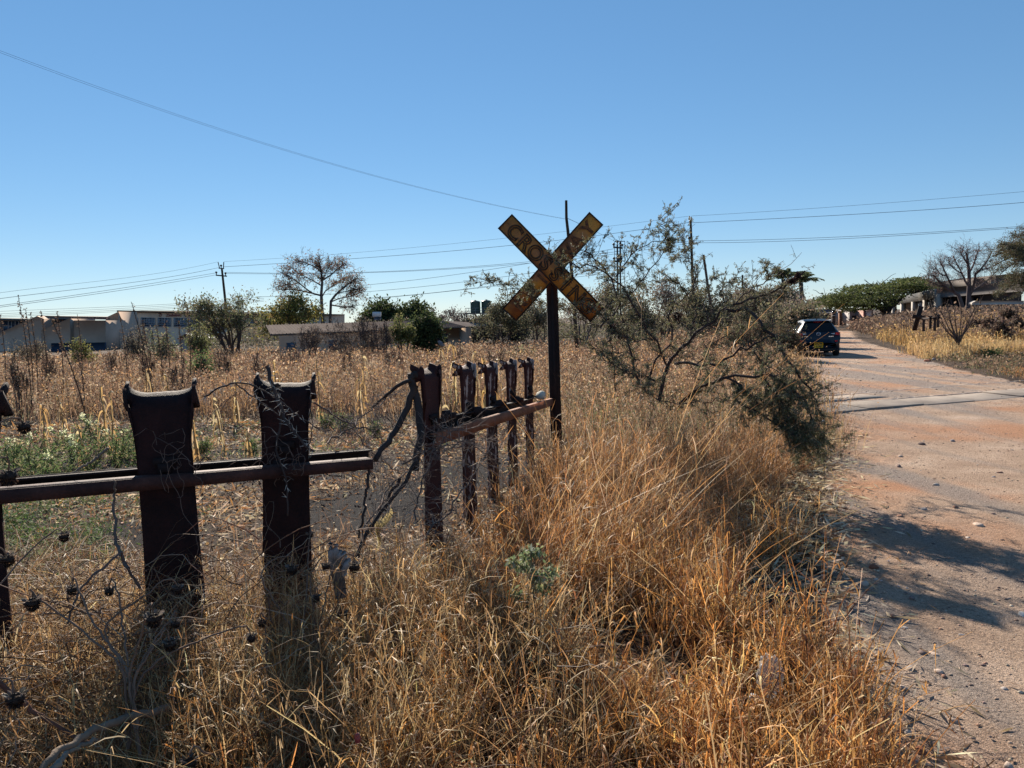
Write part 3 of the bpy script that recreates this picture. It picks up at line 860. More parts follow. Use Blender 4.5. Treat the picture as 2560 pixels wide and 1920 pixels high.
# the grain company's building: receding wall
def gY(px): return 130 / (1 - .00048 * (px - 298))
grain = thing('grain_warehouse', 'long beige warehouse with square paned windows and red lettering under the eave', 'building', tuple(at(298, 856, 130)))
L0, L1 = 298, 760
P = [at(L0, 779, gY(L0)), at(L1, 789, gY(L1)), at(L1, 862, gY(L1)), at(L0, 900, gY(L0))]
mb = MB(); mb.prism([tuple(p) for p in P], (6, 14, 0), WARM); mb.build('wall', M['wall'], grain)
P = [at(L0 - 6, 776.2, gY(L0) - .8), at(L1, 786.5, gY(L1) - .8), at(L1, 789, gY(L1) - .8), at(L0 - 6, 779.5, gY(L0) - .8)]
mb = MB(); mb.prism([tuple(p) for p in P], (6, 14, 0), (.06, .055, .05)); mb.build('roof', M['roofing'], grain)
mb = MB(); mb.prism([tuple(at(x, y, 129.4)) for x, y in ((295, 779.5), (299, 779.5), (303, 880), (299, 880))], (0, .5, 0), (.14, .09, .075)); mb.build('corner_pilaster', M['paint'], grain)
wall_dir = (Vector(at(L1, 800, gY(L1))) - Vector(at(L0, 800, gY(L0)))); wall_dir.z = 0; wall_dir.normalize()
def wq(px, py, off=.0):
    p = at(px, py, gY(px)); return p + Vector((wall_dir.y, -wall_dir.x, 0)) * off
for (x0, x1) in ((308.5, 343), (353, 386), (395, 426), (435, 465), (473, 501), (509, 536), (543, 569), (576, 601), (608, 632), (639, 662)):
    fr = MB(); q = [wq(x0, 793.5 + (x0 - 308) * .008, .06), wq(x1, 794 + (x1 - 308) * .008, .06), wq(x1, 816.6, .06), wq(x0, 816.4, .06)]
    fr.prism([tuple(p) for p in q], (.1, .1, 0)); w = fr.build('window', M['glass'], grain)
    fr = MB(); nx, nz = 8, 4
    for i in range(nx + 1):
        t = i / nx; a = q[0].lerp(q[1], t); b = q[3].lerp(q[2], t); th = .14 if i in (0, 4, 8) else .05
        fr.beam(a + Vector((0, -.06, 0)), b + Vector((0, -.06, 0)), th, .06, (.42, .42, .44), up=(0, 1, 0))
    for i in range(nz + 1):
        t = i / nz; a = q[0].lerp(q[3], t); b = q[1].lerp(q[2], t); fr.beam(a + Vector((0, -.06, 0)), b + Vector((0, -.06, 0)), .06, .07, (.42, .42, .44), up=(0, 0, 1))
    o = bpy.data.objects.new('window_frame', fr.mesh('window_frame', M['paint'], loc=tuple(parent_world(grain)))); link(o); o.parent = w
m, nt, b = mat('red_lettering'); b.inputs['Base Color'].default_value = (.26, .05, .05, 1); M['redtext'] = m
def wall_text(t, px, py, hpx, spx):
    p = wq(px, py, .12); cu = bpy.data.curves.new('lettering', 'FONT'); cu.body = t
    cu.size = hpx / F_PX * gY(px) / .72; cu.extrude = .03; cu.offset = .012; cu.materials.append(M['redtext'])
    o = link(bpy.data.objects.new('lettering', cu)); cu.align_x = 'LEFT'
    bpy.context.view_layer.update()
    wd = (wq(px + spx, py, .12) - p).length; sx = wd / max(o.dimensions.x, .1)
    xa = wall_dir.copy(); za = Vector((wall_dir.y, -wall_dir.x, 0)); ya = Vector((0, 0, 1))
    rot = Matrix((xa, ya, za)).transposed().to_4x4()
    o.matrix_world = Matrix.Translation(p - parent_world(grain)) @ rot @ Matrix.Diagonal((sx, 1, 1, 1))
    o.parent = grain; to_mesh(o)
wall_text('Zimbabwe', 415, 791.3, 7.4, 38); wall_text('Grain', 461, 792, 7.2, 20); wall_text('Bag', 489, 792.4, 7.0, 16)
mb = MB(); c = wq(399.5, 787.3, .12)
ring = [c + wall_dir * (.26 * math.cos(t)) + Vector((0, 0, .27 * math.sin(t))) for t in np.linspace(-2.6, 1.9, 14)]
mb.tube(ring, .06, 6, cap=False)
mb.beam(c + wall_dir * -.3 + Vector((0, 0, .28)), c + wall_dir * .25 + Vector((0, 0, .28)), .05, .09)
mb.beam(c + wall_dir * .05 + Vector((0, 0, .28)), c + wall_dir * -.1 + Vector((0, 0, -.1)), .05, .09, up=(0, 1, 0))
mb.build('emblem', M['redtext'], grain)

# little gabled hut
hut = thing('small_hut', 'small pale hut with a white tin roof and red gable boards', 'building', tuple(at(465, 872, 100)))
poly_wall('wall', [(448, 880), (448, 846), (464, 837.5), (484, 847), (484, 880)], 100, 6, M['wall'], (.42, .36, .33), hut)
mb = MB(); g = [at(444, 847.5, 99.6), at(464, 835.2, 99.6), at(489, 848, 99.6)]
mb.prism([tuple(g[1]), tuple(g[2]), tuple(g[2] + Vector((1.6, 7, 0))), tuple(g[1] + Vector((1.6, 7, 0)))], (0, 0, .12), (.75, .72, .68)); mb.prism([tuple(g[0]), tuple(g[1]), tuple(g[1] + Vector((1.6, 7, 0))), tuple(g[0] + Vector((1.6, 7, 0)))], (0, 0, .12), (.75, .72, .68)); mb.build('roof', M['paint'], hut)
mb = MB(); mb.beam(g[0], g[1], .1, .16, (.2, .05, .04), up=(0, 1, 0)); mb.beam(g[1], g[2], .1, .16, (.2, .05, .04), up=(0, 1, 0)); mb.build('gable_board', M['paint'], hut)

# long low house with a corrugated roof, solar geyser on it
def lY(px): return 60 / (1 - .00058 * (px - 680))
low = thing('low_building', 'long low beige building under a brown corrugated roof with a hipped right end', 'building', tuple(at(900, 850, 66)))
eL, eR = at(676, 836, lY(676)), at(1166, 816.5, lY(1166))
rL, rR = at(664, 813, lY(664) + 5), at(1098, 800.5, lY(1098) + 4)
eR2 = eR + (Vector((.6, .9, 0)).normalized() * 8); eL2 = eL + Vector((-2, 9, 0))
mb = MB()
def ribbed(mb, a, b, c_, d_, n, col):
    """roof slope a-b eave, d-c ridge, with standing ribs"""
    a, b, c_, d_ = [np.array(v) for v in (a, b, c_, d_)]
    up = np.cross(b - a, d_ - a); up /= np.linalg.norm(up)
    if up[2] < 0: up = -up
    m_ = n * 4 + 1; t = np.linspace(0, 1, m_)
    w = np.where(np.arange(m_) % 4 == 1, .07, 0)[:, None] * up
    E = a + (b - a) * t[:, None] + w; G = d_ + (c_ - d_) * t[:, None] + w
    V = np.vstack([E, G]); i = np.arange(m_ - 1)
    cc = np.tile(np.array(col), (2 * m_, 1)); cc *= np.where(np.arange(2 * m_) % m_ % 16 < 8, 1.0, .9)[:, None]
    mb.add(V, np.stack([i, i + 1, i + 1 + m_, i + m_], -1), col=cc)
ribbed(mb, eL, eR, rR, rL, 70, (.15, .115, .10))
mb.add([eR, eR2, rR], T=[(0, 1, 2)], col=(.19, .15, .13)); mb.add([eL, rL, eL2], T=[(0, 1, 2)], col=(.12, .1, .09))
mb.add([rL, rR, eR2, eL2], [(0, 1, 2, 3)], col=(.12, .1, .09))
mb.build('roof', M['roofing'], low)
wl_, wr_ = eL + Vector((.5, .6, -.15)), eR + Vector((-.8, .3, -.15))
mb = MB(); mb.prism([tuple(wl_), tuple(wr_), tuple(wr_ - Vector((0, 0, 3))), tuple(wl_ - Vector((0, 0, 3)))], (1, 6, 0), (.55, .41, .30)); mb.build('wall', M['wall'], low)
mb = MB(); mb.beam(eL - Vector((0, .05, .06)), eR - Vector((0, .05, .06)), .12, .14, (.1, .075, .065)); mb.build('gutter', M['paint'], low)
for x0 in (700, 745, 790, 1112):
    a = at(x0, 824 if x0 > 1000 else 846, lY(x0) + .2); t_ = (x0 - 676) / 490; wp = wl_.lerp(wr_, t_)
    mb = MB(); p = Vector((wp.x, wp.y - .06, wp.z - 1.1)); mb.box(p, (1.0, .08, 1.0), Matrix.Rotation(math.atan2((wr_ - wl_).y, (wr_ - wl_).x), 3, 'Z')); mb.build('window', M['glass'], low)
ge = at(944, 800, 70)
gy = thing('solar_geyser', 'white cylindrical solar water heater standing on the brown corrugated roof', 'water heater', tuple(ge))
mb = MB(); mb.tube([at(932, 786.5, 69), at(952, 786.5, 69)], .26, 14, (.6, .6, .6)); mb.build('tank', M['paint'], gy, True)
mb = MB(); mb.prism([tuple(at(935, 791, 69)), tuple(at(952, 791, 69)), tuple(at(952, 801, 68)), tuple(at(935, 801, 68))], (0, .1, 0), (.05, .07, .12)); mb.build('collector_panel', M['glass'], gy)
mb = MB()
for x in (936, 951): mb.tube([at(x, 786, 69.4), at(x, 802, 69.2)], .04, 5, (.4, .4, .4))
mb.build('stand', M['paint'], gy)

# tank stand
ts = thing('tank_platform', 'steel stand with railing carrying the two green water tanks', 'platform', tuple(at(1202, 850, 88)))
TY = 88
mb = MB(); a, b_ = at(1161, 785.5, TY), at(1250, 783, TY)
mb.prism([tuple(a), tuple(b_), tuple(b_ + Vector((0, 3, 0))), tuple(a + Vector((0, 3, 0)))], (0, 0, .14), (.1, .1, .1)); mb.build('deck', M['metal_dark'], ts)
mb = MB()
for px in (1163, 1172, 1189, 1206, 1222, 1245): mb.tube([at(px, 784, TY - .1), at(px, 770.5, TY - .1)], .03, 5, (.18, .18, .18))
for py in (770.5, 777.5): mb.tube([at(1163, py + .4, TY - .1), at(1245, py - 2, TY - .1)], .03, 5, (.18, .18, .18))
mb.build('railing', M['metal_dark'], ts)
for px in (1167, 1183, 1207, 1239):
    mb = MB(); p = at(px, 784, TY); q = p.copy(); q.z = float(H(q.x, q.y)) - .2; mb.tube([p, q], .07, 6, (.13, .13, .13)); mb.build('leg', M['metal_dark'], ts)
mb = MB()
for p0, p1 in (((1186, 785), (1196, 795)), ((1207, 785), (1197, 795)), ((1209, 785), (1219, 795)), ((1239, 785), (1222, 796)), ((1196, 795), (1200, 812))): mb.tube([at(*p0, TY), at(*p1, TY)], .06, 5, (.12, .12, .12))
mb.build('brace', M['metal_dark'], ts)
for cx_, ty, lb in ((1189, 751.5, 'dark green plastic water tank, left one of the pair on the steel stand'), (1216.5, 750, 'dark green plastic water tank, right one of the pair, partly behind a tree')):
    c = at(cx_, 783.5, TY + 1.5); tp = at(cx_, ty, TY + 1.5); hgt = tp.z - c.z; rad = 12.6 / F_PX * TY
    tk = thing('water_tank', lb, 'water tank', (c.x, c.y, c.z), 'green water tanks on the stand')
    mb = MB(); n = 30; zs = []; rr = []
    for i in range(n):
        z = hgt * .9 * i / (n - 1); zs.append(z); rr.append(rad * (1 if i % 3 else .975))
    prof = [(c.x, c.y, c.z + z) for z in zs] + [(c.x, c.y, c.z + hgt * .96), (c.x, c.y, c.z + hgt)]
    mb.tube(prof, rr + [rad * .75, rad * .2], 28, (.012, .045, .035)); mb.build('barrel', attr_mat('tank_plastic', .3, .5) if 'tankm' not in M else M['tankm'], tk, True)
    mb = MB(); mb.tube([(c.x, c.y, c.z + hgt * .98), (c.x, c.y, c.z + hgt * 1.04)], rad * .22, 14, (.02, .04, .035)); mb.build('lid', M['metal_dark'], tk)

# concrete office on the rise at the right
off = thing('concrete_office', 'long concrete office block with a ribbed fascia, pale columns and blue windows', 'building', tuple(at(2339, 790, 70)))
Ca, Cl, Cr = (2339, 722, 745), (2225, 750, 763), (2580, 699, 726)
def ff(p, y): return at(p[0], p[y], {2339: 70, 2225: 112, 2580: 60}[p[0]])
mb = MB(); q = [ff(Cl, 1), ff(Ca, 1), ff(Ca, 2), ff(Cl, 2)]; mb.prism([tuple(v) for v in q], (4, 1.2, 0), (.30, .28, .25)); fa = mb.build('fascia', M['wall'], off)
mb = MB()
for i in range(46):
    t = i / 45; a = q[0].lerp(q[1], t) + Vector((-.12, -.14, 0)); b_ = q[3].lerp(q[2], t) + Vector((-.12, -.14, 0)); mb.beam(a, b_, .22, .1, (.36, .34, .31), up=(0, 1, 0))
mb.build('ribbed_cladding', M['wall'], off)
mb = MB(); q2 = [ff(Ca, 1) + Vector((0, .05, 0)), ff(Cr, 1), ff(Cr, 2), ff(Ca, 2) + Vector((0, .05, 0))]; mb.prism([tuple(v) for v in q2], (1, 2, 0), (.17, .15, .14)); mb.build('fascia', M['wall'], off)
lo = lambda v, dz=3.6: (v.x, v.y, v.z - dz)
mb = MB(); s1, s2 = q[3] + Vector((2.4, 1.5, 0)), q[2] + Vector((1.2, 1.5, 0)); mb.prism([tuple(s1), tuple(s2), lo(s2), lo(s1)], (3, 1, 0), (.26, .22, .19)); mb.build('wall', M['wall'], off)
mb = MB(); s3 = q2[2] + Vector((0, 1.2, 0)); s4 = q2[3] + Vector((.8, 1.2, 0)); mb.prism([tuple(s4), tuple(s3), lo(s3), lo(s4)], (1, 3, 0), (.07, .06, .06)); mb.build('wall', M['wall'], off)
for px, Yc in ((2233, 107), (2255, 98), (2283, 87), (2312, 78), (2341, 70)):
    tp = at(px, 748, Yc); mb = MB(); mb.box((tp.x, tp.y - .3, tp.z - 1.8), (.5, .5, 4.6), col=(.42, .38, .34)); mb.build('column', M['wall'], off)
bluem, nt, b = mat('blue_glazing'); b.inputs['Base Color'].default_value = (.02, .07, .16, 1); b.inputs['Roughness'].default_value = .2
for x0, x1, y0, y1 in ((2288, 2308, 750, 766), (2316, 2337, 748, 765)):
    Ya, Yb = np.interp(x0, [2225, 2339], [112, 70]) + 1.0, np.interp(x1, [2225, 2339], [112, 70]) + 1.0
    q3 = [at(x0, y0 + 1, Ya), at(x1, y0, Yb), at(x1, y1, Yb), at(x0, y1 + 1, Ya)]
    mb = MB(); mb.prism([tuple(v) for v in q3], (.1, .15, 0)); w = mb.build('window', bluem, off)
    mb = MB()
    for t in (0, .33, .66, 1): mb.beam(q3[0].lerp(q3[1], t) + Vector((-.05, -.1, 0)), q3[3].lerp(q3[2], t) + Vector((-.05, -.1, 0)), .06, .06, (.35, .4, .45), up=(0, 1, 0))
    mb.beam(q3[0].lerp(q3[3], .5) + Vector((-.05, -.1, 0)), q3[1].lerp(q3[2], .5) + Vector((-.05, -.1, 0)), .06, .06, (.35, .4, .45))
    o = bpy.data.objects.new('window_frame', mb.mesh('window_frame', M['paint'], loc=tuple(parent_world(off)))); link(o); o.parent = w
for i in range(7):
    t0 = .03 + i * .11; a = q2[3].lerp(q2[2], t0) + Vector((.4, 1.0, -.2)); b_ = q2[3].lerp(q2[2], t0 + .09) + Vector((.4, 1.0, -.2))
    mb = MB(); mb.prism([tuple(a), tuple(b_), lo(b_, 1.3), lo(a, 1.3)], (0, .12, 0)); mb.build('window', M['glass'], off)
poly_wall('upper_storey', [(2440, 697), (2488, 691), (2488, 712), (2440, 716)], 78, 8, M['wall'], (.15, .125, .11), off)
poly_wall('upper_storey', [(2488, 689), (2620, 676), (2620, 705), (2488, 712)], 76, 8, M['wall'], (.11, .09, .08), off)
poly_wall('louvre_panel', [(2476, 693), (2487, 691.5), (2487, 710), (2476, 711)], 75.8, .2, M['paint'], (.33, .26, .18), off)
poly_wall('low_wall', [(2430, 757), (2440, 752), (2560, 752), (2560, 760), (2430, 762)], 50, .4, M['wall'], (.4, .36, .32), off)

# cluster of houses at the end of the road
def house(lb, cat, parts, Y, name='house'):
    x, y = parts[0][1][0]; t = thing(name, lb, cat, tuple(at(x, y, Y)))
    for nm, pix, col, dy, dp in parts:
        poly_wall(nm, pix, Y + dy, dp, M['glass'] if nm == 'window' else M['wall'], col, t)
    return t
house('small white-trimmed house with a blue-grey roof at the end of the road above the car', 'house',
      [('wall', [(2036, 830), (2036, 782), (2078, 782), (2080, 830)], (.42, .37, .33), 0, 7), ('roof', [(2033, 782), (2046, 773), (2078, 772), (2080, 780)], (.13, .13, .17), -.6, 8),
       ('fascia', [(2034, 783.5), (2034, 780.5), (2074, 780), (2074, 782.5)], (.75, .72, .68), -1, .3), ('window', [(2050, 787), (2058, 787), (2058, 795), (2050, 795)], (1, 1, 1), -.1, .1), ('window', [(2064, 787), (2070, 787), (2070, 795), (2064, 795)], (1, 1, 1), -.1, .1)], 90)
house('dark-fronted shed with a blue window beside the orange wall', 'shed', [('wall', [(2080, 825), (2080, 774), (2098, 773), (2098, 825)], (.12, .11, .12), 0, 6), ('window', [(2082, 776), (2094, 776), (2094, 787), (2082, 788)], (1, 1, 1), -.2, .1), ('sill', [(2082, 788), (2094, 787), (2094, 789), (2082, 790)], (.5, .5, .5), -.3, .2)], 94, 'shed')
house('orange-brown garden wall under the umbrella-shaped tree', 'wall', [('wall_face', [(2098, 820), (2098, 779), (2118, 777), (2120, 820)], (.30, .17, .12), 0, .4), ('coping', [(2097, 779), (2097, 778), (2119, 776), (2119, 777)], (.35, .2, .15), -.1, .6)], 92, 'garden_wall')
house('grey rendered building under the umbrella-shaped tree', 'building', [('wall', [(2124, 822), (2124, 773), (2158, 770), (2160, 822)], (.36, .33, .32), 0, 7), ('door', [(2131, 800), (2131, 789), (2141, 789), (2141, 800)], (.05, .04, .04), -.1, .1), ('wall_edge', [(2123.4, 800), (2123.4, 773), (2125, 773), (2125, 800)], (.6, .58, .55), -.2, .2)], 90, 'grey_building')
pk = house('pink and white house with a lattice balcony beyond the tree trunk', 'house', [('wall', [(2160, 815), (2160, 774), (2182, 772), (2184, 815)], (.40, .25, .21), 0, 6), ('balcony_panel', [(2166, 776), (2179, 775), (2179, 790), (2166, 791)], (.62, .5, .46), -.3, .2), ('door', [(2159, 790), (2159, 774), (2163, 774), (2163, 790)], (.28, .1, .09), -.2, .1)], 88)

# thin mast beside the bare tree
t = thing('radio_mast', 'thin lattice radio mast beside the bare tree on the right', 'mast', tuple(at(2323, 735, 80)))
mb = MB()
for dx in (-.8, .8): mb.tube([at(2322.5 + dx, 672, 80), at(2322.5 + dx, 745, 80)], .03, 4, (.2, .2, .2))
for i in range(12): mb.tube([at(2321.7, 676 + i * 5, 80), at(2323.3, 679 + i * 5, 80)], .02, 4, (.2, .2, .2))
mb.build('lattice', M['metal_dark'], t)
mb = MB(); mb.tube([at(2322.5, 666, 80), at(2322.5, 676, 80)], .025, 4, (.2, .2, .2)); mb.build('aerial', M['metal_dark'], t)

# far side of the crossing: fallen dark sign and its posts
fs = thing('leaning_crossing_sign', 'black leaning X-shaped crossing sign among the weeds across the road', 'road sign', tuple(at(2290, 830, 30)))
mb = MB(); mb.beam(at(2283, 826, 30), at(2300, 765, 30), .1, .03, up=(0, 1, 0)); mb.beam(at(2288, 826, 30), at(2306, 766, 30), .1, .03, up=(0, 1, 0)); mb.build('sign_post', M['rail_dark'], fs)
mb = MB(); mb.beam(at(2281, 790, 29.8), at(2313, 796, 29.8), .16, .03, up=(0, 1, 0)); mb.build('sign_blade', M['rail_dark'], fs)
def post_far(px, y0, y1, Y, w, lb, grp, m_='rail_dark'):
    """a curl-topped sleeper post, small in the picture"""
    tp = at(px, y0, Y); t = thing('sleeper_post', lb, 'fence post', tuple(tp), grp)
    o = link(bpy.data.objects.new('post_body', me_dark if m_ == 'rail_dark' else me_red[0])); o.parent = t
    s = w / .28; t.scale = (s, s, (y1 - y0) / F_PX * Y / 1.45); t.rotation_euler = (0, 0, R(40)); return t
for px, y0, Y in ((2310, 798, 29), (2327, 792, 28.5), (2338, 797, 28.3), (2346, 788, 28)):
    post_far(px, y0, y0 + 30, Y, .24, {2310: 'black steel post joined to the leaning black sign', 2327: 'black steel post with horned top between the leaning sign and the bare shrub', 2338: 'thin black steel post almost lost in weeds near the leaning sign', 2346: 'black horned steel post nearest the bare shrub across the road'}[px], 'dark posts across the road')
for i in range(6):
    post_far(2254 + i * 4.4, 797 + i * .2, 830, 34 - i * .5, .055, 'pale-topped post in the short row left of the leaning sign, %s from the left' % ORD[i], 'row of posts left of the leaning sign', 'red')
mb = MB(); mb.beam(at(2306, 797, 29), at(2350, 794, 28), .05, .07); tag(mb.build('fence_rail', M['rail_dark']), 'thin black rail joining the dark posts across the road', 'fence rail')

# ------------------------------------------------------------------ poles and wires
WOODC = (.05, .04, .035); STEELC = (.06, .06, .065)
def base_of(px, py, Y):
    p = at(px, py, Y); p.z = float(H(p.x, p.y)) - .3; return p
def pole(name, lb, px0, py0, px1, py1, Y, r0, r1, col, mid=None, curve=None, group=None):
    top = at(px0, py0, Y); low_ = at(px1, py1, Y); d = low_ - top
    zb = float(H(low_.x, low_.y)) - .3; bt = top + d * ((zb - top.z) / d.z)
    t = thing(name, lb, 'utility pole', tuple(bt), group)
    pts = [top] + [at(x, y, Y) for x, y in (mid or [])] + [bt]
    rr = np.linspace(r0, r1, len(pts))
    mb = MB(); mb.tube(pts, rr, 8, col); mb.build('shaft', M['bark'] if col == WOODC else M['metal_dark'], t, True)
    return t
def small(t, nm, f, m_='metal_dark'):
    mb = MB(); f(mb); return mb.build(nm, M[m_], t)
def insul(mb, p, s=.09):
    p = np.array(p); mb.tube([p, p + (0, 0, s * 1.2), p + (0, 0, s * 1.6), p + (0, 0, s * 2.6)], [s * .35, s * .4, s, s * .7], 8, (.05, .04, .04))

pY = 72
p1 = pole('utility_pole', 'dark steel power pole with a V-shaped top and short crossarm rising from the bushy tree', 554.5, 671, 576, 870, pY, .1, .17, STEELC)
small(p1, 'top_prong', lambda mb: mb.tube([at(549, 670.5, pY), at(545, 655, pY)], .045, 6, STEELC))
small(p1, 'top_prong', lambda mb: mb.tube([at(558.5, 671, pY), at(559.5, 655, pY)], .045, 6, STEELC))
small(p1, 'crossarm', lambda mb: mb.beam(at(547, 670.5, pY), at(560, 671.5, pY), .09, .1, STEELC))
ca = small(p1, 'crossarm', lambda mb: mb.beam(at(540, 688, pY - .1), at(567, 690.5, pY - .1), .1, .12, STEELC))
for x, y in ((541, 687), (564, 689), (553, 670)): small(p1, 'insulator', lambda mb, x=x, y=y: insul(mb, at(x, y, pY - .1), .12))

p2 = pole('timber_pole', 'leaning bare timber pole standing behind the crossing sign', 1415.5, 501, 1444, 890, 42, .07, .11, WOODC, mid=[(1416, 545), (1420, 580), (1430, 690), (1436, 780)])
p3 = thing('transformer_pole', 'twin steel poles with stacked crossarms seen above the thorn bush', 'utility pole', tuple(base_of(1546, 860, 110)))
for x0, x1 in ((1543.3, 1545.5), (1550.6, 1551.8)):
    mb = MB(); b0 = base_of(x1, 860, 110); mb.tube([at(x0, 612, 110), b0], .12, 8, STEELC); mb.build('shaft', M['metal_dark'], p3, True)
for y, x0, x1, th in ((618, 1533, 1556, .22), (653, 1533, 1555, .25), (649, 1541, 1555, .4), (641, 1543, 1551, .5), (645, 1539, 1552, .12), (674, 1545, 1554, .15)):
    small(p3, 'crossarm', lambda mb: mb.beam(at(x0, y, 109.7), at(x1, y + 2, 109.7), .2, th, STEELC))
for x, y in ((1534, 617), (1543.5, 611), (1550.5, 614), (1555, 619), (1535, 652), (1554, 653), (1552, 648)): small(p3, 'insulator', lambda mb: insul(mb, at(x, y, 109.7), .2))
p3b = thing('lattice_frame', 'pale rectangular wire lattice mast behind the twin steel poles', 'mast', tuple(base_of(1550, 860, 125)))
mb = MB()
for x in (1536.5, 1562): mb.tube([at(x, 603.5 if x < 1550 else 602.5, 125), base_of(x, 860, 125)], .045, 4, (.22, .22, .24))
for i in range(22): mb.tube([at(1536.5, 604 + i * 8, 125), at(1562, 603 + i * 8, 125)], .03 if i else .07, 4, (.25, .26, .28))
for x in (1544, 1552): mb.tube([at(x, 604, 125), at(x, 690, 125)], .02, 4, (.25, .26, .28))
mb.build('lattice', M['metal_dark'], p3b)
p4 = pole('utility_pole', 'tall dark steel power pole with a narrow two-pronged top above the thorn bush', 1727, 560, 1738, 900, 62, .09, .16, STEELC, group=None)
small(p4, 'top_prong', lambda mb: mb.tube([at(1725.5, 562, 62), at(1723.2, 540, 62)], .05, 6, STEELC))
small(p4, 'top_prong', lambda mb: mb.tube([at(1728, 562, 62), at(1728.3, 542, 62)], .05, 6, STEELC))
small(p4, 'crossarm', lambda mb: mb.beam(at(1722, 604, 61.8), at(1733, 606, 61.8), .1, .3, STEELC))
for x, y in ((1723, 603), (1725, 616), (1726, 562)): small(p4, 'insulator', lambda mb: insul(mb, at(x, y, 61.8), .14))
p5 = pole('timber_pole', 'short grey timber pole tilting to the left of the far thin pole', 1758.5, 637, 1782, 800, 52, .085, .1, (.11, .11, .12))
small(p5, 'wire_coil', lambda mb: mb.tube([at(1761 + 6 * math.cos(t) * (.5 + t / 20), 665 + 9 * math.sin(t), 52) for t in np.linspace(0, 9, 30)], .012, 4, (.2, .2, .2)))
p6 = pole('thin_pole', 'thin dark pole standing alone above the right half of the thorn bush', 1856, 687, 1858, 860, 70, .08, .1, WOODC)

m, nt, b = mat('wire'); b.inputs['Base Color'].default_value = (.09, .11, .14, 1); b.inputs['Roughness'].default_value = 1; b.inputs['Specular IOR Level'].default_value = 0; M['wire'] = m
def wire(A, B, pix, r, lb, grp='power wires strung between the poles'):
    """A, B plan points (x,y); pixels give the sag"""
    A = np.array(A[:2], float); B = np.array(B[:2], float); d = B - A; nrm = np.array([-d[1], d[0]])
    px = np.array([p[0] for p in pix], float); py = np.array([p[1] for p in pix], float)
    deg = min(3, len(pix) - 1); x0 = px.mean(); cf = np.polyfit((px - x0) / 500, py, deg)
    xs_ = np.linspace(px.min(), px.max(), 40); ys_ = np.polyval(cf, (xs_ - x0) / 500)
    pts = []
    for x, y in zip(xs_, ys_):
        dv = CAM_ROT @ Vector(((x - 1280) / F_PX, -(y - 960) / F_PX, -1))
        s = (nrm @ A) / (nrm @ np.array([dv.x, dv.y])); pts.append(Vector((0, 0, CAM_H)) + dv * s)
    mb = MB(); mb.tube(pts, r, 4); o = mb.build('power_wire', M['wire'])
    tag(o, lb, 'wire', grp)
def pl(px, Y): p = at(px, 700, Y); return (p.x, p.y)
Lf = pl(-150, 60); 
wire(pl(0, 26), pl(1417, 42), [(-60, 104), (0, 126), (294, 235), (588, 335), (881, 420), (1293, 528), (1417, 545)], .0045, 'upper of the twin thin wires sweeping down from the top left corner')
wire(pl(0, 26.4), pl(1417, 42), [(-60, 109), (0, 131), (294, 239.5), (588, 338.5), (881, 422.5), (1293, 529.5), (1417, 546)], .0045, 'lower of the twin thin wires sweeping down from the top left corner')
wire(pl(1419, 42), pl(1535, 110), [(1419, 546), (1450, 560), (1535, 602)], .014, 'thin wire dropping from the timber pole to the lattice mast')
wire(pl(1562, 120), pl(1758, 52), [(1562, 610), (1640, 640), (1700, 652), (1758, 655)], .012, 'thin wire sagging behind the thorn bush to the short grey pole')
names = ['faint topmost wire running left from the V-topped pole', 'second wire down on the left side of the V-topped pole', 'upper of two parallel wires left of the V-topped pole crossarm', 'lower of two parallel wires left of the V-topped pole crossarm']
for i, q in enumerate([[(-60, 741), (0, 732), (270, 700), (543, 655)], [(-60, 755), (0, 746.5), (270, 714), (547, 669)], [(-60, 772), (0, 764), (267, 726), (541, 682)], [(-60, 776), (0, 768), (267, 731), (541, 687)]]):
    wire(pl(0, 50 + i * .2), pl(550, pY), q, .014 if i else .009, names[i])
for i, (a, b_) in enumerate(((779, 756.5), (785, 760.5), (789.5, 764.5), (793, 768))):
    wire(pl(0, 150), pl(488, 155), [(-60, a + 2), (0, a), (240, (a + b_) / 2 + .8), (488, b_), (660, b_ - 15)], .026, 'low level wire above the factory roofs, %s from the top' % ORD[i], 'four low wires above the factory roofs')
wire(pl(555, pY), pl(1726, 62), [(560, 655), (640, 648), (1230, 600), (1411, 579), (1508, 566), (1620, 553), (1723, 541)], .009, 'faint topmost wire between the two steel power poles')
wire(pl(555, pY), pl(1726, 62), [(560, 668), (640, 662), (720, 656), (1180, 624), (1280, 614), (1408, 599), (1493, 588), (1620, 570), (1724, 557)], .016, 'bold wire between the two steel power poles passing behind the sign')
wire(pl(566, pY), pl(1722, 62), [(566, 681), (640, 682), (889, 681), (1280, 658), (1323, 655), (1500, 634), (1722, 603)], .014, 'upper crossarm wire between the two steel power poles')
wire(pl(566, pY + .6), pl(1722, 62.4), [(566, 684), (640, 684), (889, 683), (1280, 661), (1323, 658), (1500, 640), (1722, 608)], .014, 'lower crossarm wire between the two steel power poles')
wire(pl(660, 110), pl(1535, 109), [(870, 716), (897, 714), (1180, 680), (1280, 667), (1328, 656), (1535, 622)], .024, 'wire meeting the top crossarm of the twin poles from the left')
wire(pl(640, 110), pl(1535, 109), [(640, 742), (871, 733), (1146, 706), (1225, 696), (1328, 683), (1535, 650)], .024, 'wire meeting the lower crossarm of the twin poles from the left')
wire(pl(640, 110), pl(1535, 109), [(900, 746), (1247, 712), (1323, 702), (1535, 677)], .022, 'upper of the two lowest wires left of the twin poles')
wire(pl(640, 110.5), pl(1535, 109.5), [(900, 750), (1180, 722), (1323, 706), (1535, 682)], .022, 'lower of the two lowest wires left of the twin poles')
wire(pl(1728, 62), pl(2560, 55), [(1728, 540), (2060, 519), (2560, 479), (2640, 472)], .010, 'faint topmost wire running right from the two-pronged pole')
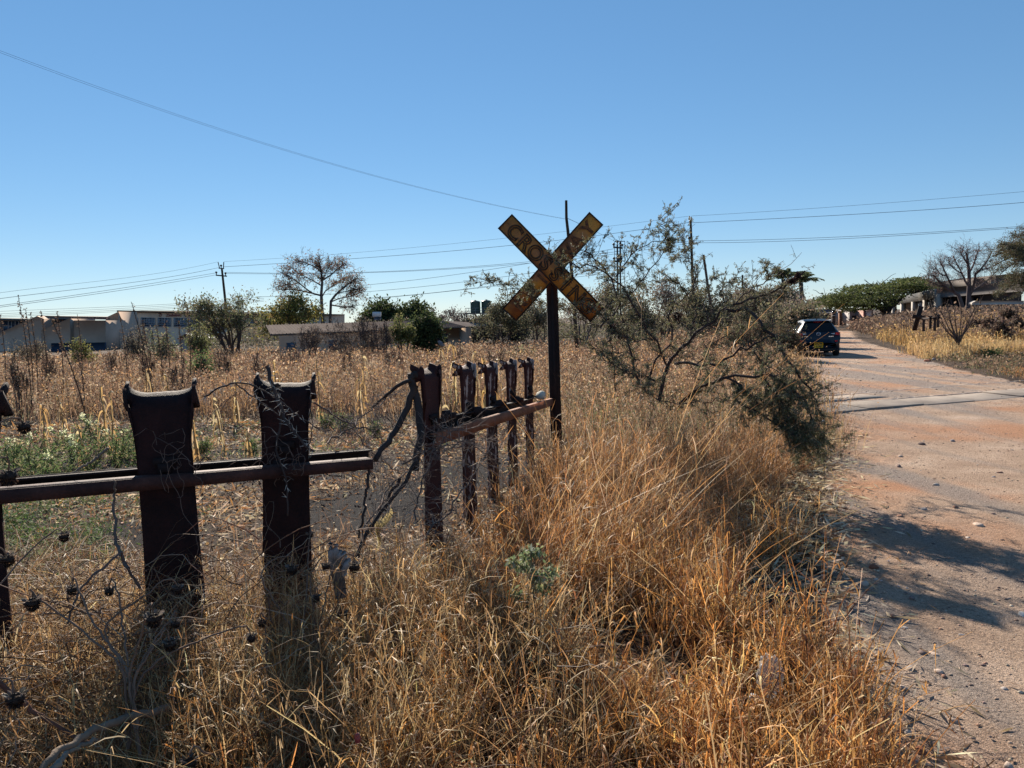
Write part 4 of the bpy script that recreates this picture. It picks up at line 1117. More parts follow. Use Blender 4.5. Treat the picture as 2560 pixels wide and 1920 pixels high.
wire(pl(1728, 62), pl(2560, 55), [(1728, 557), (2060, 540), (2560, 506), (2640, 499)], .016, 'bold wire running right from the two-pronged pole')
wire(pl(1733, 62), pl(2560, 55), [(1735, 602), (2060, 594), (2523, 568), (2640, 560)], .014, 'upper of two close wires running right from the pole crossarm')
wire(pl(1733, 62.3), pl(2560, 55.3), [(1735, 607), (2060, 599), (2523, 571.5), (2640, 564)], .014, 'lower of two close wires running right from the pole crossarm')
# ------------------------------------------------------------------ branching plants
class Wood:
    """collects polylines of equal length and grows side twigs from them"""
    def __init__(s, n=5): s.P = []; s.r = []; s.n = n
    def add(s, pts, r0, r1):
        P = np.array(pts, float)
        if len(P) != s.n:
            t = np.linspace(0, 1, len(P)); tt = np.linspace(0, 1, s.n)
            P = np.stack([np.interp(tt, t, P[:, k]) for k in range(3)], 1)
        s.P.append(P); s.r.append(np.linspace(r0, r1, s.n))
    def build(s, name, mat_, parent, k=5, col=(.1, .08, .065), jit=.2):
        V, Q = tube_arrays(np.array(s.P), np.array(s.r), k)
        c = np.array(col) * rs.uniform(1 - jit, 1 + jit, (len(s.P), 1)); c = np.repeat(c, s.n * k, axis=0)
        mb = MB(); mb.add(V, Q, col=c); return mb.build(name, mat_, parent, True)

def wander(rng, p, d, L, n=5, wig=.12, grav=0.0):
    pts = [np.array(p, float)]; d = np.array(d, float); d /= np.linalg.norm(d)
    for i in range(n - 1):
        d = d + rng.normal(size=3) * wig + np.array([0, 0, grav]); d /= np.linalg.norm(d)
        pts.append(pts[-1] + d * L / (n - 1))
    return pts, d

def tree_wood(rng, base, height, spread, trunk_r, levels=4, forks=3, first=.3, wig=.12, up=.25, flat=0.0, lean=(0, 0), shrink=.72, n0=1, minr=.004, angle=.7):
    """recursive forking; returns Wood and arrays of twig ends with directions"""
    W = Wood(5); tips = []
    def rec(p, d, L, r, lv):
        pts, dd = wander(rng, p, d, L, 5, wig, 0)
        r1 = max(r * .68, minr)
        W.add(pts, r, r1)
        if lv >= levels:
            tips.append((pts[-1], dd, L)); tips.append((pts[-2], dd, L)); tips.append((pts[2], dd, L)); return
        if lv >= levels - 1: tips.append((pts[-1], dd, L * .6)); tips.append((pts[3], dd, L * .6))
        m_ = forks + (1 if rng.rand() < .35 else 0)
        a0 = rng.uniform(0, 6.28)
        for i in range(m_):
            a = a0 + 6.28 * i / m_ + rng.normal() * .35
            sx = np.cross(dd, [0, 0, 1.]); sx = sx / (np.linalg.norm(sx) + 1e-6) if np.linalg.norm(sx) > .1 else np.array([1., 0, 0])
            sy = np.cross(dd, sx)
            k = angle * rng.uniform(.5, 1.25)
            nd = dd + (sx * math.cos(a) + sy * math.sin(a)) * k
            nd[2] = nd[2] * (1 - flat * .7) + up * (1 - flat)
            nd /= np.linalg.norm(nd)
            src = pts[-1] if i < 2 else pts[rng.randint(2, 4)]
            rec(src, nd, L * shrink * rng.uniform(.75, 1.2), r1 * (.9 if i == 0 else .72), lv + 1)
        return
    for i in range(n0):
        a = 6.28 * i / n0 + rng.uniform(-.5, .5)
        d = np.array([lean[0] + (spread * .45 * math.cos(a) if n0 > 1 else 0), lean[1] + (spread * .45 * math.sin(a) if n0 > 1 else 0), 1.0])
        rec(np.array(base, float) + np.array([math.cos(a), math.sin(a), 0]) * (.12 if n0 > 1 else 0), d, height * first * (rng.uniform(.8, 1.1) if n0 > 1 else 1), trunk_r, 0)
    return W, tips

def fit(W, tips, base, height, width):
    """scale a grown tree about its base so that its crown has the wanted height and half-width"""
    P = np.array(W.P); b = np.array(base, float)
    q = P - b; zs_ = height / np.percentile(q[..., 2], 99.7); xs_ = width / np.percentile(np.abs(q[..., 0] - np.median(q[..., 0])), 98.5)
    S = np.array([xs_, xs_, zs_]); W.P = list(q * S + b)
    return [((t[0] - b) * S + b, t[1], t[2]) for t in tips]

def leaf_cloud(mb, tips, n, L, Wd, cols, spreadr=.3, w=None, droop=0, jit=.25, thin=None):
    P = np.array([t[0] for t in tips]); D = np.array([t[1] for t in tips])
    i = rs.randint(0, len(P), n)
    p = P[i] + rs.normal(size=(n, 3)) * spreadr - D[i] * rs.uniform(0, spreadr * 1.6, (n, 1))
    d = D[i] * .4 + rs.normal(size=(n, 3)) * .7 + np.array([0, 0, -droop])
    leafs(mb, p, d, L * rs.uniform(.6, 1.3, n), Wd * rs.uniform(.6, 1.3, n), palette(cols, n, jit, w))

def ground_pt(px, Y):
    p = at(px, 900, Y); return np.array([p.x, p.y, float(H(p.x, p.y))])

GREY_G = [(.17, .18, .09), (.12, .13, .065), (.23, .22, .13), (.17, .13, .09)]
DARK_G = [(.05, .07, .03), (.07, .09, .035), (.035, .05, .025), (.09, .1, .04)]
OLIVE = [(.14, .16, .06), (.19, .19, .07), (.09, .105, .04), (.22, .2, .1)]
RED_B = [(.25, .12, .08), (.2, .11, .07), (.3, .19, .12), (.18, .16, .08)]
BARKC = (.075, .06, .055)

def tree(name, lb, cat, px, Y, ytop, halfpx, seed, leaf, nleaf, ls, kw, col=BARKC, spreadr=.3, droop=0, group=None, mats=('bark', 'leaf'), w=None, lw=.6, fitw=True, ybase=None, k=5):
    rng = np.random.RandomState(seed); b = ground_pt(px, Y)
    if ybase: b[2] = at(px, ybase, Y).z
    hgt = at(px, ytop, Y).z - b[2]; hw = halfpx / F_PX * Y
    t = thing(name, lb, cat, tuple(b), group)
    W, tips = tree_wood(rng, b, hgt, 1.0, **kw)
    if fitw: tips = fit(W, tips, b, hgt * .97, hw)
    W.build('trunk', M[mats[0]], t, k, col)
    if nleaf:
        mb = MB(); leaf_cloud(mb, tips, nleaf, ls, ls * lw, leaf, spreadr, w, droop); mb.build('crown', M[mats[1]], t)
    return t

tree('bushy_tree', 'rounded grey-green bushy tree growing round the V-topped power pole', 'tree', 585, 66, 727, 98, 11, GREY_G, 6500, .22, dict(trunk_r=.16, levels=5, forks=2, first=.26, n0=6, wig=.1, up=.22, minr=.016, angle=.55), spreadr=.34, lw=.5)
tree('leafy_tree', 'yellow-green leafy tree crowding the foot of the tall reddish tree', 'tree', 742, 90, 738, 68, 31, [(.24, .22, .06), (.16, .17, .055), (.3, .22, .08), (.1, .1, .04)], 4800, .32, dict(trunk_r=.2, levels=5, forks=2, first=.22, n0=3, up=.2, minr=.02, angle=.75), spreadr=.5)
for px, yt, hw, sd, lb in ((985, 751, 33, 41, 'dark evergreen tree, taller left half of the dense pair behind the roof'), (1022, 753, 40, 42, 'dark evergreen tree, broad right half of the dense pair behind the roof'), (950, 775, 24, 43, 'low dark evergreen tree left of the dense pair'), (1060, 772, 26, 44, 'low dark evergreen tree right of the dense pair')):
    tree('evergreen_tree', lb, 'tree', px, 105, yt, hw, sd, DARK_G, 4600, .45, dict(trunk_r=.25, levels=4, forks=3, first=.35, up=.3, minr=.03, angle=.8), spreadr=.65, group='dark evergreens behind the low building')
tree('small_tree', 'small airy green tree in front of the low building, left of the dark shrub', 'tree', 1008, 52, 788, 27, 51, OLIVE, 3200, .17, dict(trunk_r=.07, levels=5, forks=2, first=.24, n0=3, up=.25, minr=.01, angle=.5), spreadr=.2)
tree('dark_shrub', 'dense dark shrub hiding the hipped roof of the low building', 'shrub', 1070, 54, 785, 38, 52, DARK_G, 9000, .2, dict(trunk_r=.08, levels=5, forks=3, first=.2, n0=5, up=.2, minr=.01, angle=.8), spreadr=.3)
for px, yt, hw, sd, Y, wh in ((865, 792, 46, 61, 50, 'second from the left'), (920, 785, 48, 62, 52, 'tallest of four'), (960, 800, 34, 63, 49, 'lowest, beside the green tree'), (770, 812, 40, 64, 50, 'leftmost of four')):
    tree('bare_shrub', 'leafless grey-brown shrub before the corrugated roof, ' + wh, 'shrub', px, Y, yt, hw, sd, [(.12, .085, .065), (.16, .12, .09)], 1500, .09, dict(trunk_r=.05, levels=6, forks=2, first=.2, n0=6, up=.14, minr=.012, angle=.75), col=(.11, .085, .08), spreadr=.2, group='leafless shrubs in front of the low building', k=3)
for px, yt, hw, sd, Y, wh in ((1085, 768, 32, 71, 120, 'nearest the evergreens'), (1128, 772, 34, 72, 118, 'middle of three'), (1165, 778, 30, 73, 110, 'nearest the stand')):
    tree('bare_tree', 'far leafless grey tree between dark evergreens and tank stand, ' + wh, 'tree', px, Y, yt, hw, sd, [(.13, .105, .1), (.17, .14, .12)], 1200, .25, dict(trunk_r=.2, levels=6, forks=2, first=.25, n0=2, up=.18, minr=.035, angle=.6), col=(.13, .11, .115), spreadr=.4, group='far leafless trees by the tank stand', k=3)
for px, yt, hw, sd, Y, wh in ((1190, 795, 40, 74, 100, 'left one'), (1240, 790, 45, 75, 98, 'middle one'), (1290, 795, 45, 76, 95, 'right one by the sign')):
    tree('thicket_tree', 'low grey-brown thicket tree below the tank stand, ' + wh, 'tree', px, Y, yt, hw, sd, [(.1, .085, .075), (.13, .11, .08), (.08, .085, .05)], 3500, .3, dict(trunk_r=.12, levels=5, forks=3, first=.2, n0=4, up=.15, minr=.03, angle=.8), col=(.1, .085, .085), spreadr=.5, group='thicket below the tank stand', k=3)
tree('leafy_tree', 'loose olive-leaved tree partly covering the right water tank', 'tree', 1262, 70, 728, 62, 77, [(.13, .13, .08), (.1, .1, .06), (.17, .15, .1)], 5200, .22, dict(trunk_r=.14, levels=6, forks=2, first=.24, n0=3, up=.2, minr=.018, angle=.6), spreadr=.3, lw=.5)
# belt of trees behind the thorn bush
belt = [(1345, 745, 50, 81, 75), (1455, 715, 52, 82, 64), (1530, 700, 56, 83, 68), (1600, 705, 52, 84, 62), (1660, 690, 52, 85, 66), (1730, 715, 50, 86, 60), (1800, 725, 50, 87, 58), (1858, 715, 46, 88, 62), (1905, 722, 48, 89, 52), (1950, 712, 46, 90, 55), (1990, 740, 44, 91, 46), (1935, 768, 52, 92, 40), (1998, 775, 40, 93, 38)]
for j, (px, yt, hw, sd, Y) in enumerate(belt):
    leafy = j % 3 != 1
    near = Y < 56
    tree('belt_tree', ('dull olive tree behind the thorn bush, %s leafy one from the sign' % ORD[sum(1 for z in range(len(belt)) if z % 3 != 1 and belt[z][0] < px)]) if leafy else ('half-bare grey tree behind the thorn bush, %s from the sign' % ORD[j // 3]), 'tree', px, Y, yt, hw, sd,
         ([(.19, .17, .1), (.23, .19, .13), (.13, .13, .075), (.26, .2, .14)] if leafy else [(.24, .19, .16), (.19, .16, .12)]), (7500 if near else 4500) if leafy else 2600, .17 if near else .2,
         dict(trunk_r=.12, levels=6, forks=2, first=.2, n0=4, up=.17, minr=.012, angle=.7), col=(.16, .135, .125), spreadr=.32, group='leafy trees of the belt' if leafy else 'half-bare trees of the belt', k=3, lw=.5)

def limb_tree(name, lb, px, Y, ybase, limbs, r0, leaf, nleaf, ls, seed, barkc, depth=.12, tw=(9, 1.0), rmin=.02, spreadr=.15, lw=.5):
    """a tree whose main limbs are drawn as polylines; finer wood and leaves grow from them"""
    rng = np.random.RandomState(seed); b = ground_pt(px, Y); b[2] = min(b[2], at(px, ybase, Y).z)
    t = thing(name, lb, 'tree', tuple(b)); W = Wood(8); W3 = Wood(5); tips = []
    for k, (r, pts) in enumerate(limbs):
        dy = rng.uniform(-1, 1) * depth * Y * .35 if k > 1 else 0; m_ = len(pts) - 1
        P = A3(*[(x, y, Y + dy * (i / m_ if m_ else 0)) for i, (x, y) in enumerate(pts)])
        if k < 2: P[0] = (P[0][0], P[0][1], b[2] - .2)
        W.add(P, r0 * r, max(r0 * r * .35, rmin * 1.4)); Q = W.P[-1]
        for q in range(int(tw[0] * (len(pts)))):
            f = rng.uniform(.25 if k > 1 else .55, 1) * 6.99; i = int(f); p = Q[i] + (Q[min(7, i + 1)] - Q[i]) * (f - i); ax = Q[min(7, i + 1)] - Q[max(0, i - 1)]; ax /= np.linalg.norm(ax)
            d = ax * .8 + rng.normal(size=3) * .55 + (0, 0, .25); L = tw[1] * rng.uniform(.5, 1.2)
            pts2, dd = wander(rng, p, d, L, 5, .16); W3.add(pts2, rmin * 1.3, rmin * .8); tips += [(x, dd, 1) for x in pts2[2:]]
            for z in range(4):
                p3, d3 = wander(rng, pts2[rng.randint(1, 5)], dd + rng.normal(size=3) * .55, L * .6, 5, .2); W3.add(p3, rmin * .9, rmin * .6); tips += [(x, d3, 1) for x in p3[1:]]
                for z2 in range(2):
                    p4, d4 = wander(rng, p3[rng.randint(1, 5)], d3 + rng.normal(size=3) * .5, L * .35, 5, .2); W3.add(p4, rmin * .65, rmin * .5); tips += [(x, d4, 1) for x in p4[2:]]
    W.build('trunk', M['bark'], t, 7, barkc); W3.build('twig', M['bark'], t, 3, barkc)
    mb = MB(); leaf_cloud(mb, tips, nleaf, ls, ls * lw, leaf, spreadr); mb.build('crown', M['leaf'], t)
    return t
limb_tree('flat_topped_tree', 'tall sparse tree with reddish-brown foliage and forked limbs above the low roof', 808, 96, 812, [
    (1, [(809, 812), (805, 770), (803, 739), (806, 701), (802, 669), (796, 655)]), (.8, [(823, 812), (825, 756), (842, 733), (871, 710), (889, 695)]),
    (.5, [(803, 739), (779, 733), (747, 707), (712, 684)]), (.4, [(779, 733), (741, 724), (702, 724)]), (.45, [(806, 701), (828, 687), (848, 669), (855, 662)]), (.35, [(802, 680), (790, 668), (760, 656), (745, 655)]),
    (.4, [(825, 762), (860, 768), (900, 762)]), (.35, [(825, 756), (850, 745), (885, 740), (902, 730)]), (.4, [(805, 775), (764, 773), (727, 756), (712, 752)]), (.35, [(803, 745), (815, 725), (840, 712), (868, 690)]), (.35, [(805, 715), (780, 700), (740, 680), (728, 668)]), (.3, [(806, 700), (820, 670), (830, 655)]), (.3, [(747, 707), (725, 712), (706, 708)]), (.3, [(842, 733), (870, 728), (898, 722)])],
    .26, RED_B, 4800, .24, 23, (.12, .1, .09), tw=(6, 1.15), rmin=.018, spreadr=.22)
limb_tree('bare_tree', 'spreading nearly leafless tree with many fine twigs in front of the concrete office', 2416, 58, 775, [
    (1, [(2419, 780), (2423, 714), (2423, 683), (2419, 648), (2416, 632)]), (.9, [(2408, 780), (2404, 744), (2387, 731), (2363, 719), (2348, 704), (2333, 687)]),
    (.5, [(2387, 731), (2379, 714), (2367, 690), (2356, 665), (2350, 655)]), (.5, [(2422, 715), (2414, 706), (2406, 685), (2392, 660), (2383, 640)]), (.6, [(2424, 740), (2437, 710), (2437, 687), (2452, 673), (2472, 648), (2479, 628)]),
    (.5, [(2425, 735), (2435, 725), (2452, 714), (2472, 698), (2487, 682)]), (.45, [(2423, 683), (2435, 660), (2443, 633), (2448, 625)]), (.4, [(2420, 660), (2406, 640), (2400, 630)]), (.4, [(2363, 719), (2340, 712), (2326, 705)]), (.35, [(2367, 690), (2350, 685), (2336, 665)]), (.35, [(2452, 673), (2468, 672), (2488, 662)]), (.3, [(2406, 685), (2385, 672), (2370, 655)])],
    .18, [(.26, .17, .15), (.32, .2, .17)], 3000, .08, 31, (.13, .1, .1), tw=(6.5, .8), rmin=.009, spreadr=.06)
# palms
def palm(px, py, Y, r, seed, lb):
    rng = np.random.RandomState(seed); c = np.array(at(px, py, Y)); b = ground_pt(px, Y)
    t = thing('palm_tree', lb, 'palm', tuple(b), 'two palms at the end of the road')
    mb = MB(); mb.tube([b, (b + c) / 2 + (.2, 0, 0), c], [.3, .24, .26], 8, (.1, .085, .07)); mb.build('trunk', M['bark'], t, True)
    mb = MB()
    for i in range(24):
        a = rng.uniform(0, 6.28); e = rng.uniform(.3, 1.45); L = r * rng.uniform(.85, 1.15)
        tt = np.linspace(0, 1, 9); d = np.array([math.cos(a), math.sin(a)])
        P = np.column_stack([c[0] + d[0] * L * tt * math.cos(e), c[1] + d[1] * L * tt * math.cos(e), c[2] + L * (math.sin(e) * tt - .5 * tt ** 2.2)])
        mb.tube(P, np.linspace(.05, .015, 9), 4, (.1, .1, .05), cap=False)
        m_ = 60; k = rng.uniform(.12, 1, m_); q = np.stack([np.interp(k, tt, P[:, j]) for j in range(3)], 1)
        sd_ = np.where(rng.rand(m_) < .5, 1, -1)[:, None]; side = np.array([-d[1], d[0], 0]) * sd_ + np.array([d[0], d[1], 0]) * .5 + np.array([0, 0, -.45])
        leafs(mb, q, side + rng.normal(size=(m_, 3)) * .12, np.full(m_, .6), np.full(m_, .06), palette([(.12, .15, .07), (.16, .18, .09)], m_))
    mb.build('frond', M['leaf'], t)
palm(2002, 707, 88, 2.9, 5, 'feathery palm with drooping fronds above the car, right one')
palm(1958, 697, 92, 2.4, 6, 'feathery palm partly hidden by the long thorn branch, left one')

# umbrella acacia
def umbrella():
    rng = np.random.RandomState(77); Y = 74; b = ground_pt(2212, Y); b[2] = at(2212, 800, Y).z
    t = thing('umbrella_acacia', 'broad flat-topped dark green acacia sweeping down to the left over the houses', 'tree', tuple(b))
    W = Wood(6)
    W.add(A3((2212, 812, Y), (2216, 780, Y), (2222, 768, Y)), .45, .36)
    limbs = [[(2222, 768), (2240, 742), (2258, 722), (2278, 703)], [(2218, 775), (2250, 750), (2262, 730), (2270, 715)], [(2222, 768), (2235, 745), (2250, 728), (2300, 708)], [(2214, 782), (2190, 765), (2160, 748), (2120, 742)], [(2214, 782), (2200, 762), (2180, 738), (2150, 722)],
             [(2216, 778), (2212, 752), (2200, 730), (2190, 718)], [(2218, 775), (2225, 745), (2230, 725), (2225, 712)], [(2190, 765), (2150, 765), (2110, 760), (2075, 758)], [(2160, 750), (2120, 752), (2090, 745), (2065, 752)], [(2258, 722), (2285, 712), (2310, 718), (2328, 722)]]
    tips = []
    for li in limbs:
        dy = rng.uniform(-5, 5); P = A3(*[(x, y, Y + dy * i / 3) for i, (x, y) in enumerate(li)]); W.add(P, .22, .08)
        for q in range(16):
            k = rng.uniform(.35, 1); p = np.array([np.interp(k, np.linspace(0, 1, 4), P[:, j]) for j in range(3)])
            pts, d = wander(rng, p, (rng.normal() * 1.0, rng.normal() * 1.6, .45), rng.uniform(.8, 2.4), 6, .2); W.add(pts, .05, .015); tips.append((pts[-1], d, 1)); tips.append((pts[3], d, 1))
    W.build('trunk', M['bark'], t, 6, (.06, .05, .045))
    # foliage in flat layered clumps following the crown's outline
    xs_ = np.array([2038, 2060, 2080, 2110, 2140, 2170, 2200, 2225, 2245, 2265, 2285, 2305, 2330]); top = np.array([748, 744, 733, 716, 709, 708, 705, 708, 700, 692, 691, 699, 716]); bot = np.array([764, 772, 778, 782, 780, 778, 775, 765, 736, 722, 716, 724, 732])
    mb = MB(); n = 300
    for i in range(n):
        px = rng.uniform(2045, 2328); tp, bt = np.interp(px, xs_, top), np.interp(px, xs_, bot)
        f = rng.beta(1.0, 1.5); py = tp + 5 + (bt - tp - 6) * f
        dep = rng.uniform(-6.5, 6.5) * (1 - .3 * f)
        c = np.array(at(px, py, Y + dep)); m_ = 62
        p = c + rng.normal(size=(m_, 3)) * np.array([.62, .62, .075])
        leafs(mb, p, rs.normal(size=(m_, 3)) * np.array([1, 1, .35]), rs.uniform(.14, .3, m_), rs.uniform(.08, .16, m_), palette([(.085, .105, .035), (.12, .135, .05), (.055, .07, .03)], m_, .25))
    mb.build('crown', M['leaf'], t)
umbrella()
tree('dark_tree', 'small dark tree top seen above the ribbed fascia, right end of the umbrella acacia', 'tree', 2286, 92, 708, 10, 112, DARK_G, 1200, .4, dict(trunk_r=.5, levels=3, forks=3, first=.55, up=.3, minr=.05), spreadr=.35, ybase=745)

# bare tree by the office, willowy tree at the right edge
def willowy():
    rng = np.random.RandomState(9); Y = 36; b = ground_pt(2600, Y)
    t = thing('weeping_thorn_tree', 'feathery olive tree with drooping sprays cut off by the right edge of the picture', 'tree', tuple(b))
    W = Wood(6); tips = []
    top = np.array(at(2590, 660, Y)); W.add([b, b * .5 + top * .5 + (.1, 0, 0), top], .16, .1)
    ends = [(2500, 625), (2490, 660), (2510, 700), (2540, 590), (2560, 570), (2520, 720), (2550, 740), (2480, 640), (2540, 640), (2570, 610), (2500, 735), (2555, 690), (2590, 560), (2620, 570), (2650, 600), (2505, 680), (2530, 615), (2575, 720), (2498, 610), (2535, 665)]
    for (x, y) in ends:
        dy = rng.uniform(-1.6, 1.6); e = np.array(at(x, y, Y + dy)); s = b * .3 + top * .7 if y > 690 else top
        mid = (s + e) / 2 + (0, 0, .45); W.add([s, mid, e, e + (e - mid) * .2 + (0, 0, -.12)], .05, .01)
        for q in range(26):
            k = rng.uniform(.3, 1); p = np.array([np.interp(k, [0, .5, 1], [s[j], mid[j], e[j]]) for j in range(3)])
            pts, d = wander(rng, p, (-.5 + rng.normal() * .5, rng.normal() * .5, .25), rng.uniform(.3, .8), 6, .16, -.1); W.add(pts, .009, .004)
            for r_ in pts[1:]: tips.append((r_, d, 1))
    W.build('trunk', M['bark'], t, 4, (.085, .07, .055))
    mb = MB(); leaf_cloud(mb, tips, 26000, .085, .022, [(.11, .11, .055), (.14, .125, .07), (.085, .09, .045), (.15, .1, .07)], .07, None, .2); mb.build('crown', M['thinleaf'], t)
willowy()
# shrub across the road
rng = np.random.RandomState(4)
b = np.array(at(2396, 862, 27)); t = thing('bare_shrub', 'V-shaped leafless brown shrub across the road in front of the bare tree', 'shrub', tuple(b))
W = Wood(5); 
for e in ((2330, 778), (2345, 765), (2365, 762), (2385, 772), (2405, 768), (2440, 762), (2452, 757), (2425, 790), (2350, 800), (2370, 790), (2410, 800)):
    dy = rng.uniform(-.5, .5); E = np.array(at(e[0], e[1], 27 + dy)); mid = b * .55 + E * .45 + (0, 0, -.06)
    W.add([b, b * .8 + E * .2 + (0, 0, .05), mid, E * .75 + b * .25, E], .035, .008)
    for q in range(7):
        k = rng.uniform(.4, 1); p = mid + (E - mid) * k; pts, d = wander(rng, p, (rng.normal() * .5, rng.normal() * .4, 1), rng.uniform(.2, .5), 5, .12); W.add(pts, .009, .004)
W.build('trunk', M['bark'], t, 4, (.11, .075, .06))

# tree between car and belt: brown-green scrub hanging beside the road on the left of the car
for px, yt, hw, sd, Y, wh in ((1905, 800, 45, 131, 30, 'middle of three'), (1960, 812, 34, 132, 28, 'nearest the car'), (1855, 805, 48, 133, 27, 'farthest from the car')):
    tree('roadside_scrub', 'brown-green roadside scrub bush left of the parked car, ' + wh, 'shrub', px, Y, yt, hw, sd, [(.13, .09, .06), (.11, .095, .05), (.16, .11, .07)], 6000, .075, dict(trunk_r=.04, levels=6, forks=2, first=.18, n0=6, up=.12, minr=.006, angle=.8), col=(.11, .085, .07), spreadr=.16, group='roadside scrub left of the car', k=3, lw=.5)

# ------------------------------------------------------------------ the thorn bush
def thorn_bush():
    rng = np.random.RandomState(21)
    b = ground_pt(1690, 8.2)
    t = thing('thorn_bush', 'big sprawling thorny acacia bush with long arching branches beside the crossing sign', 'bush', tuple(b))
    limbs = [  # radius0, radius1, [(px,py,Y)...], leafiness
        (.035, .02, [(1648, 1000, 8.2), (1669, 918, 8.2), (1688, 884, 8.2), (1719, 856, 8.1), (1770, 810, 8.0), (1829, 762, 7.9)], .5),
        (.02, .014, [(1829, 762, 7.9), (1870, 752, 7.8), (1907, 740, 7.8), (1945, 724, 7.7), (1970, 712, 7.7), (2013, 677, 7.6)], .3),
        (.016, .006, [(1813, 774, 8.0), (1845, 750, 8.2), (1876, 724, 8.3), (1938, 683, 8.5), (1947, 673, 8.5)], .6),
        (.01, .004, [(1925, 700, 8.4), (1918, 680, 8.4), (1915, 660, 8.4)], 1.2),
        (.024, .01, [(1616, 960, 8.5), (1640, 900, 8.5), (1682, 856, 8.5), (1675, 810, 8.6), (1675, 777, 8.6), (1719, 740, 8.7), (1745, 700, 8.7)], .7),
        (.026, .01, [(1600, 960, 8.8), (1575, 870, 8.8), (1551, 778, 8.8), (1533, 699, 8.8), (1498, 656, 8.7), (1462, 628, 8.6)], .9),
        (.018, .006, [(1500, 820, 8.2), (1540, 775, 8.2), (1572, 737, 8.2), (1610, 695, 8.2), (1650, 649, 8.2), (1679, 605, 8.2)], 1.1),
        (.014, .004, [(1679, 605, 8.2), (1664, 598, 8.2), (1660, 575, 8.2), (1653, 543, 8.2)], 1.6),
        (.014, .005, [(1540, 690, 8.3), (1570, 650, 8.3), (1600, 621, 8.3), (1641, 602, 8.3), (1690, 600, 8.3)], 1.2),
        (.02, .008, [(1669, 918, 8.2), (1640, 850, 8.0), (1600, 790, 7.9), (1563, 724, 7.9), (1520, 680, 7.8), (1470, 667, 7.8), (1436, 668, 7.8)], .9),
        (.012, .005, [(1600, 790, 7.9), (1560, 800, 8.4), (1500, 815, 8.9), (1458, 802, 9.4), (1432, 768, 9.5), (1403, 768, 9.4), (1352, 754, 9.2)], .8),
        (.007, .003, [(1352, 754, 9.2), (1328, 746, 8.6), (1299, 725, 8.3), (1254, 708, 8.3), (1210, 703, 8.3), (1158, 702, 8.3)], .9),
        (.006, .002, [(1412, 664, 8.7), (1400, 655, 8.65), (1385, 642, 8.6), (1372, 628, 8.6)], .9),
        (.006, .002, [(1352, 754, 8.8), (1340, 735, 8.6), (1325, 714, 8.6)], 1.0),
        (.010, .004, [(1458, 802, 9.4), (1440, 740, 9.2), (1412, 690, 8.8), (1400, 660, 8.7)], .45),
        (.03, .014, [(1813, 774, 7.9), (1870, 768, 7.7), (1907, 815, 7.4), (1939, 843, 7.2), (1964, 887, 7.0), (2001, 950, 6.9), (2033, 994, 6.8)], .9),
        (.01, .004, [(2033, 994, 6.8), (2050, 1030, 6.8), (2060, 1048, 6.8)], 1.2),
        (.028, .012, [(1688, 909, 8.1), (1740, 912, 7.8), (1798, 912, 7.6), (1845, 875, 7.5), (1892, 856, 7.4), (1939, 843, 7.3)], .5),
        (.03, .012, [(1700, 1010, 7.9), (1760, 960, 7.5), (1813, 943, 7.2), (1907, 940, 6.9), (1970, 959, 6.8), (2010, 1000, 6.7), (2035, 1060, 6.7)], 1.6),
        (.018, .006, [(1813, 943, 7.2), (1870, 985, 7.0), (1930, 1010, 6.8), (1985, 1060, 6.7), (2015, 1105, 6.6)], 2.4),
        (.016, .006, [(1840, 1000, 7.1), (1900, 1035, 6.9), (1960, 1070, 6.7), (2010, 1095, 6.7), (2048, 1110, 6.7)], 2.4),
        (.014, .005, [(1907, 940, 6.9), (1950, 1000, 6.8), (1980, 1045, 6.7), (2000, 1090, 6.6)], 2.4),
        (.014, .005, [(1600, 960, 8.6), (1640, 1000, 8.2), (1740, 1010, 7.6), (1840, 1000, 7.2)], .8),
        (.016, .006, [(1719, 856, 8.1), (1740, 800, 8.4), (1735, 745, 8.5), (1738, 690, 8.6), (1722, 640, 8.6), (1715, 625, 8.6)], 1.2),
        (.014, .006, [(1700, 870, 8.2), (1740, 840, 8.6), (1800, 800, 9.0), (1850, 790, 9.3), (1900, 770, 9.4)], .7),
        (.014, .005, [(1600, 900, 8.9), (1560, 880, 9.2), (1500, 880, 9.4), (1450, 850, 9.5), (1425, 820, 9.5)], 1.0),
        (.014, .005, [(1600, 940, 8.9), (1560, 930, 9.1), (1510, 900, 9.3), (1485, 850, 9.5), (1490, 790, 9.5)], .9),
        (.012, .005, [(1540, 980, 8.9), (1530, 900, 8.9), (1525, 840, 8.9), (1532, 780, 8.9), (1545, 720, 8.9)], .8),
        (.012, .005, [(1719, 740, 8.7), (1690, 700, 8.8), (1650, 710, 8.9), (1600, 700, 9.0)], 1.1),
        (.012, .005, [(1770, 810, 8.0), (1760, 750, 8.2), (1775, 710, 8.4), (1790, 690, 8.5)], 1.0),
        (.012, .005, [(1829, 762, 7.9), (1800, 730, 8.1), (1820, 700, 8.3), (1860, 690, 8.4)], .9),
        (.012, .004, [(1640, 850, 8.0), (1590, 850, 7.8), (1540, 830, 7.7), (1500, 780, 7.7), (1460, 760, 7.7)], 1.0),
        (.012, .004, [(1870, 850, 7.5), (1900, 900, 7.3), (1950, 930, 7.2), (1990, 1000, 7.0)], 1.3),
        (.012, .004, [(1740, 912, 7.8), (1780, 860, 7.9), (1840, 830, 8.0), (1890, 800, 8.0)], .8),
        (.012, .004, [(1670, 930, 8.1), (1640, 950, 7.8), (1600, 940, 7.6), (1540, 920, 7.5), (1500, 880, 7.4)], .9)]
    Wb = Wood(14); Wt = Wood(5); LP = []; LD = []; TH = []
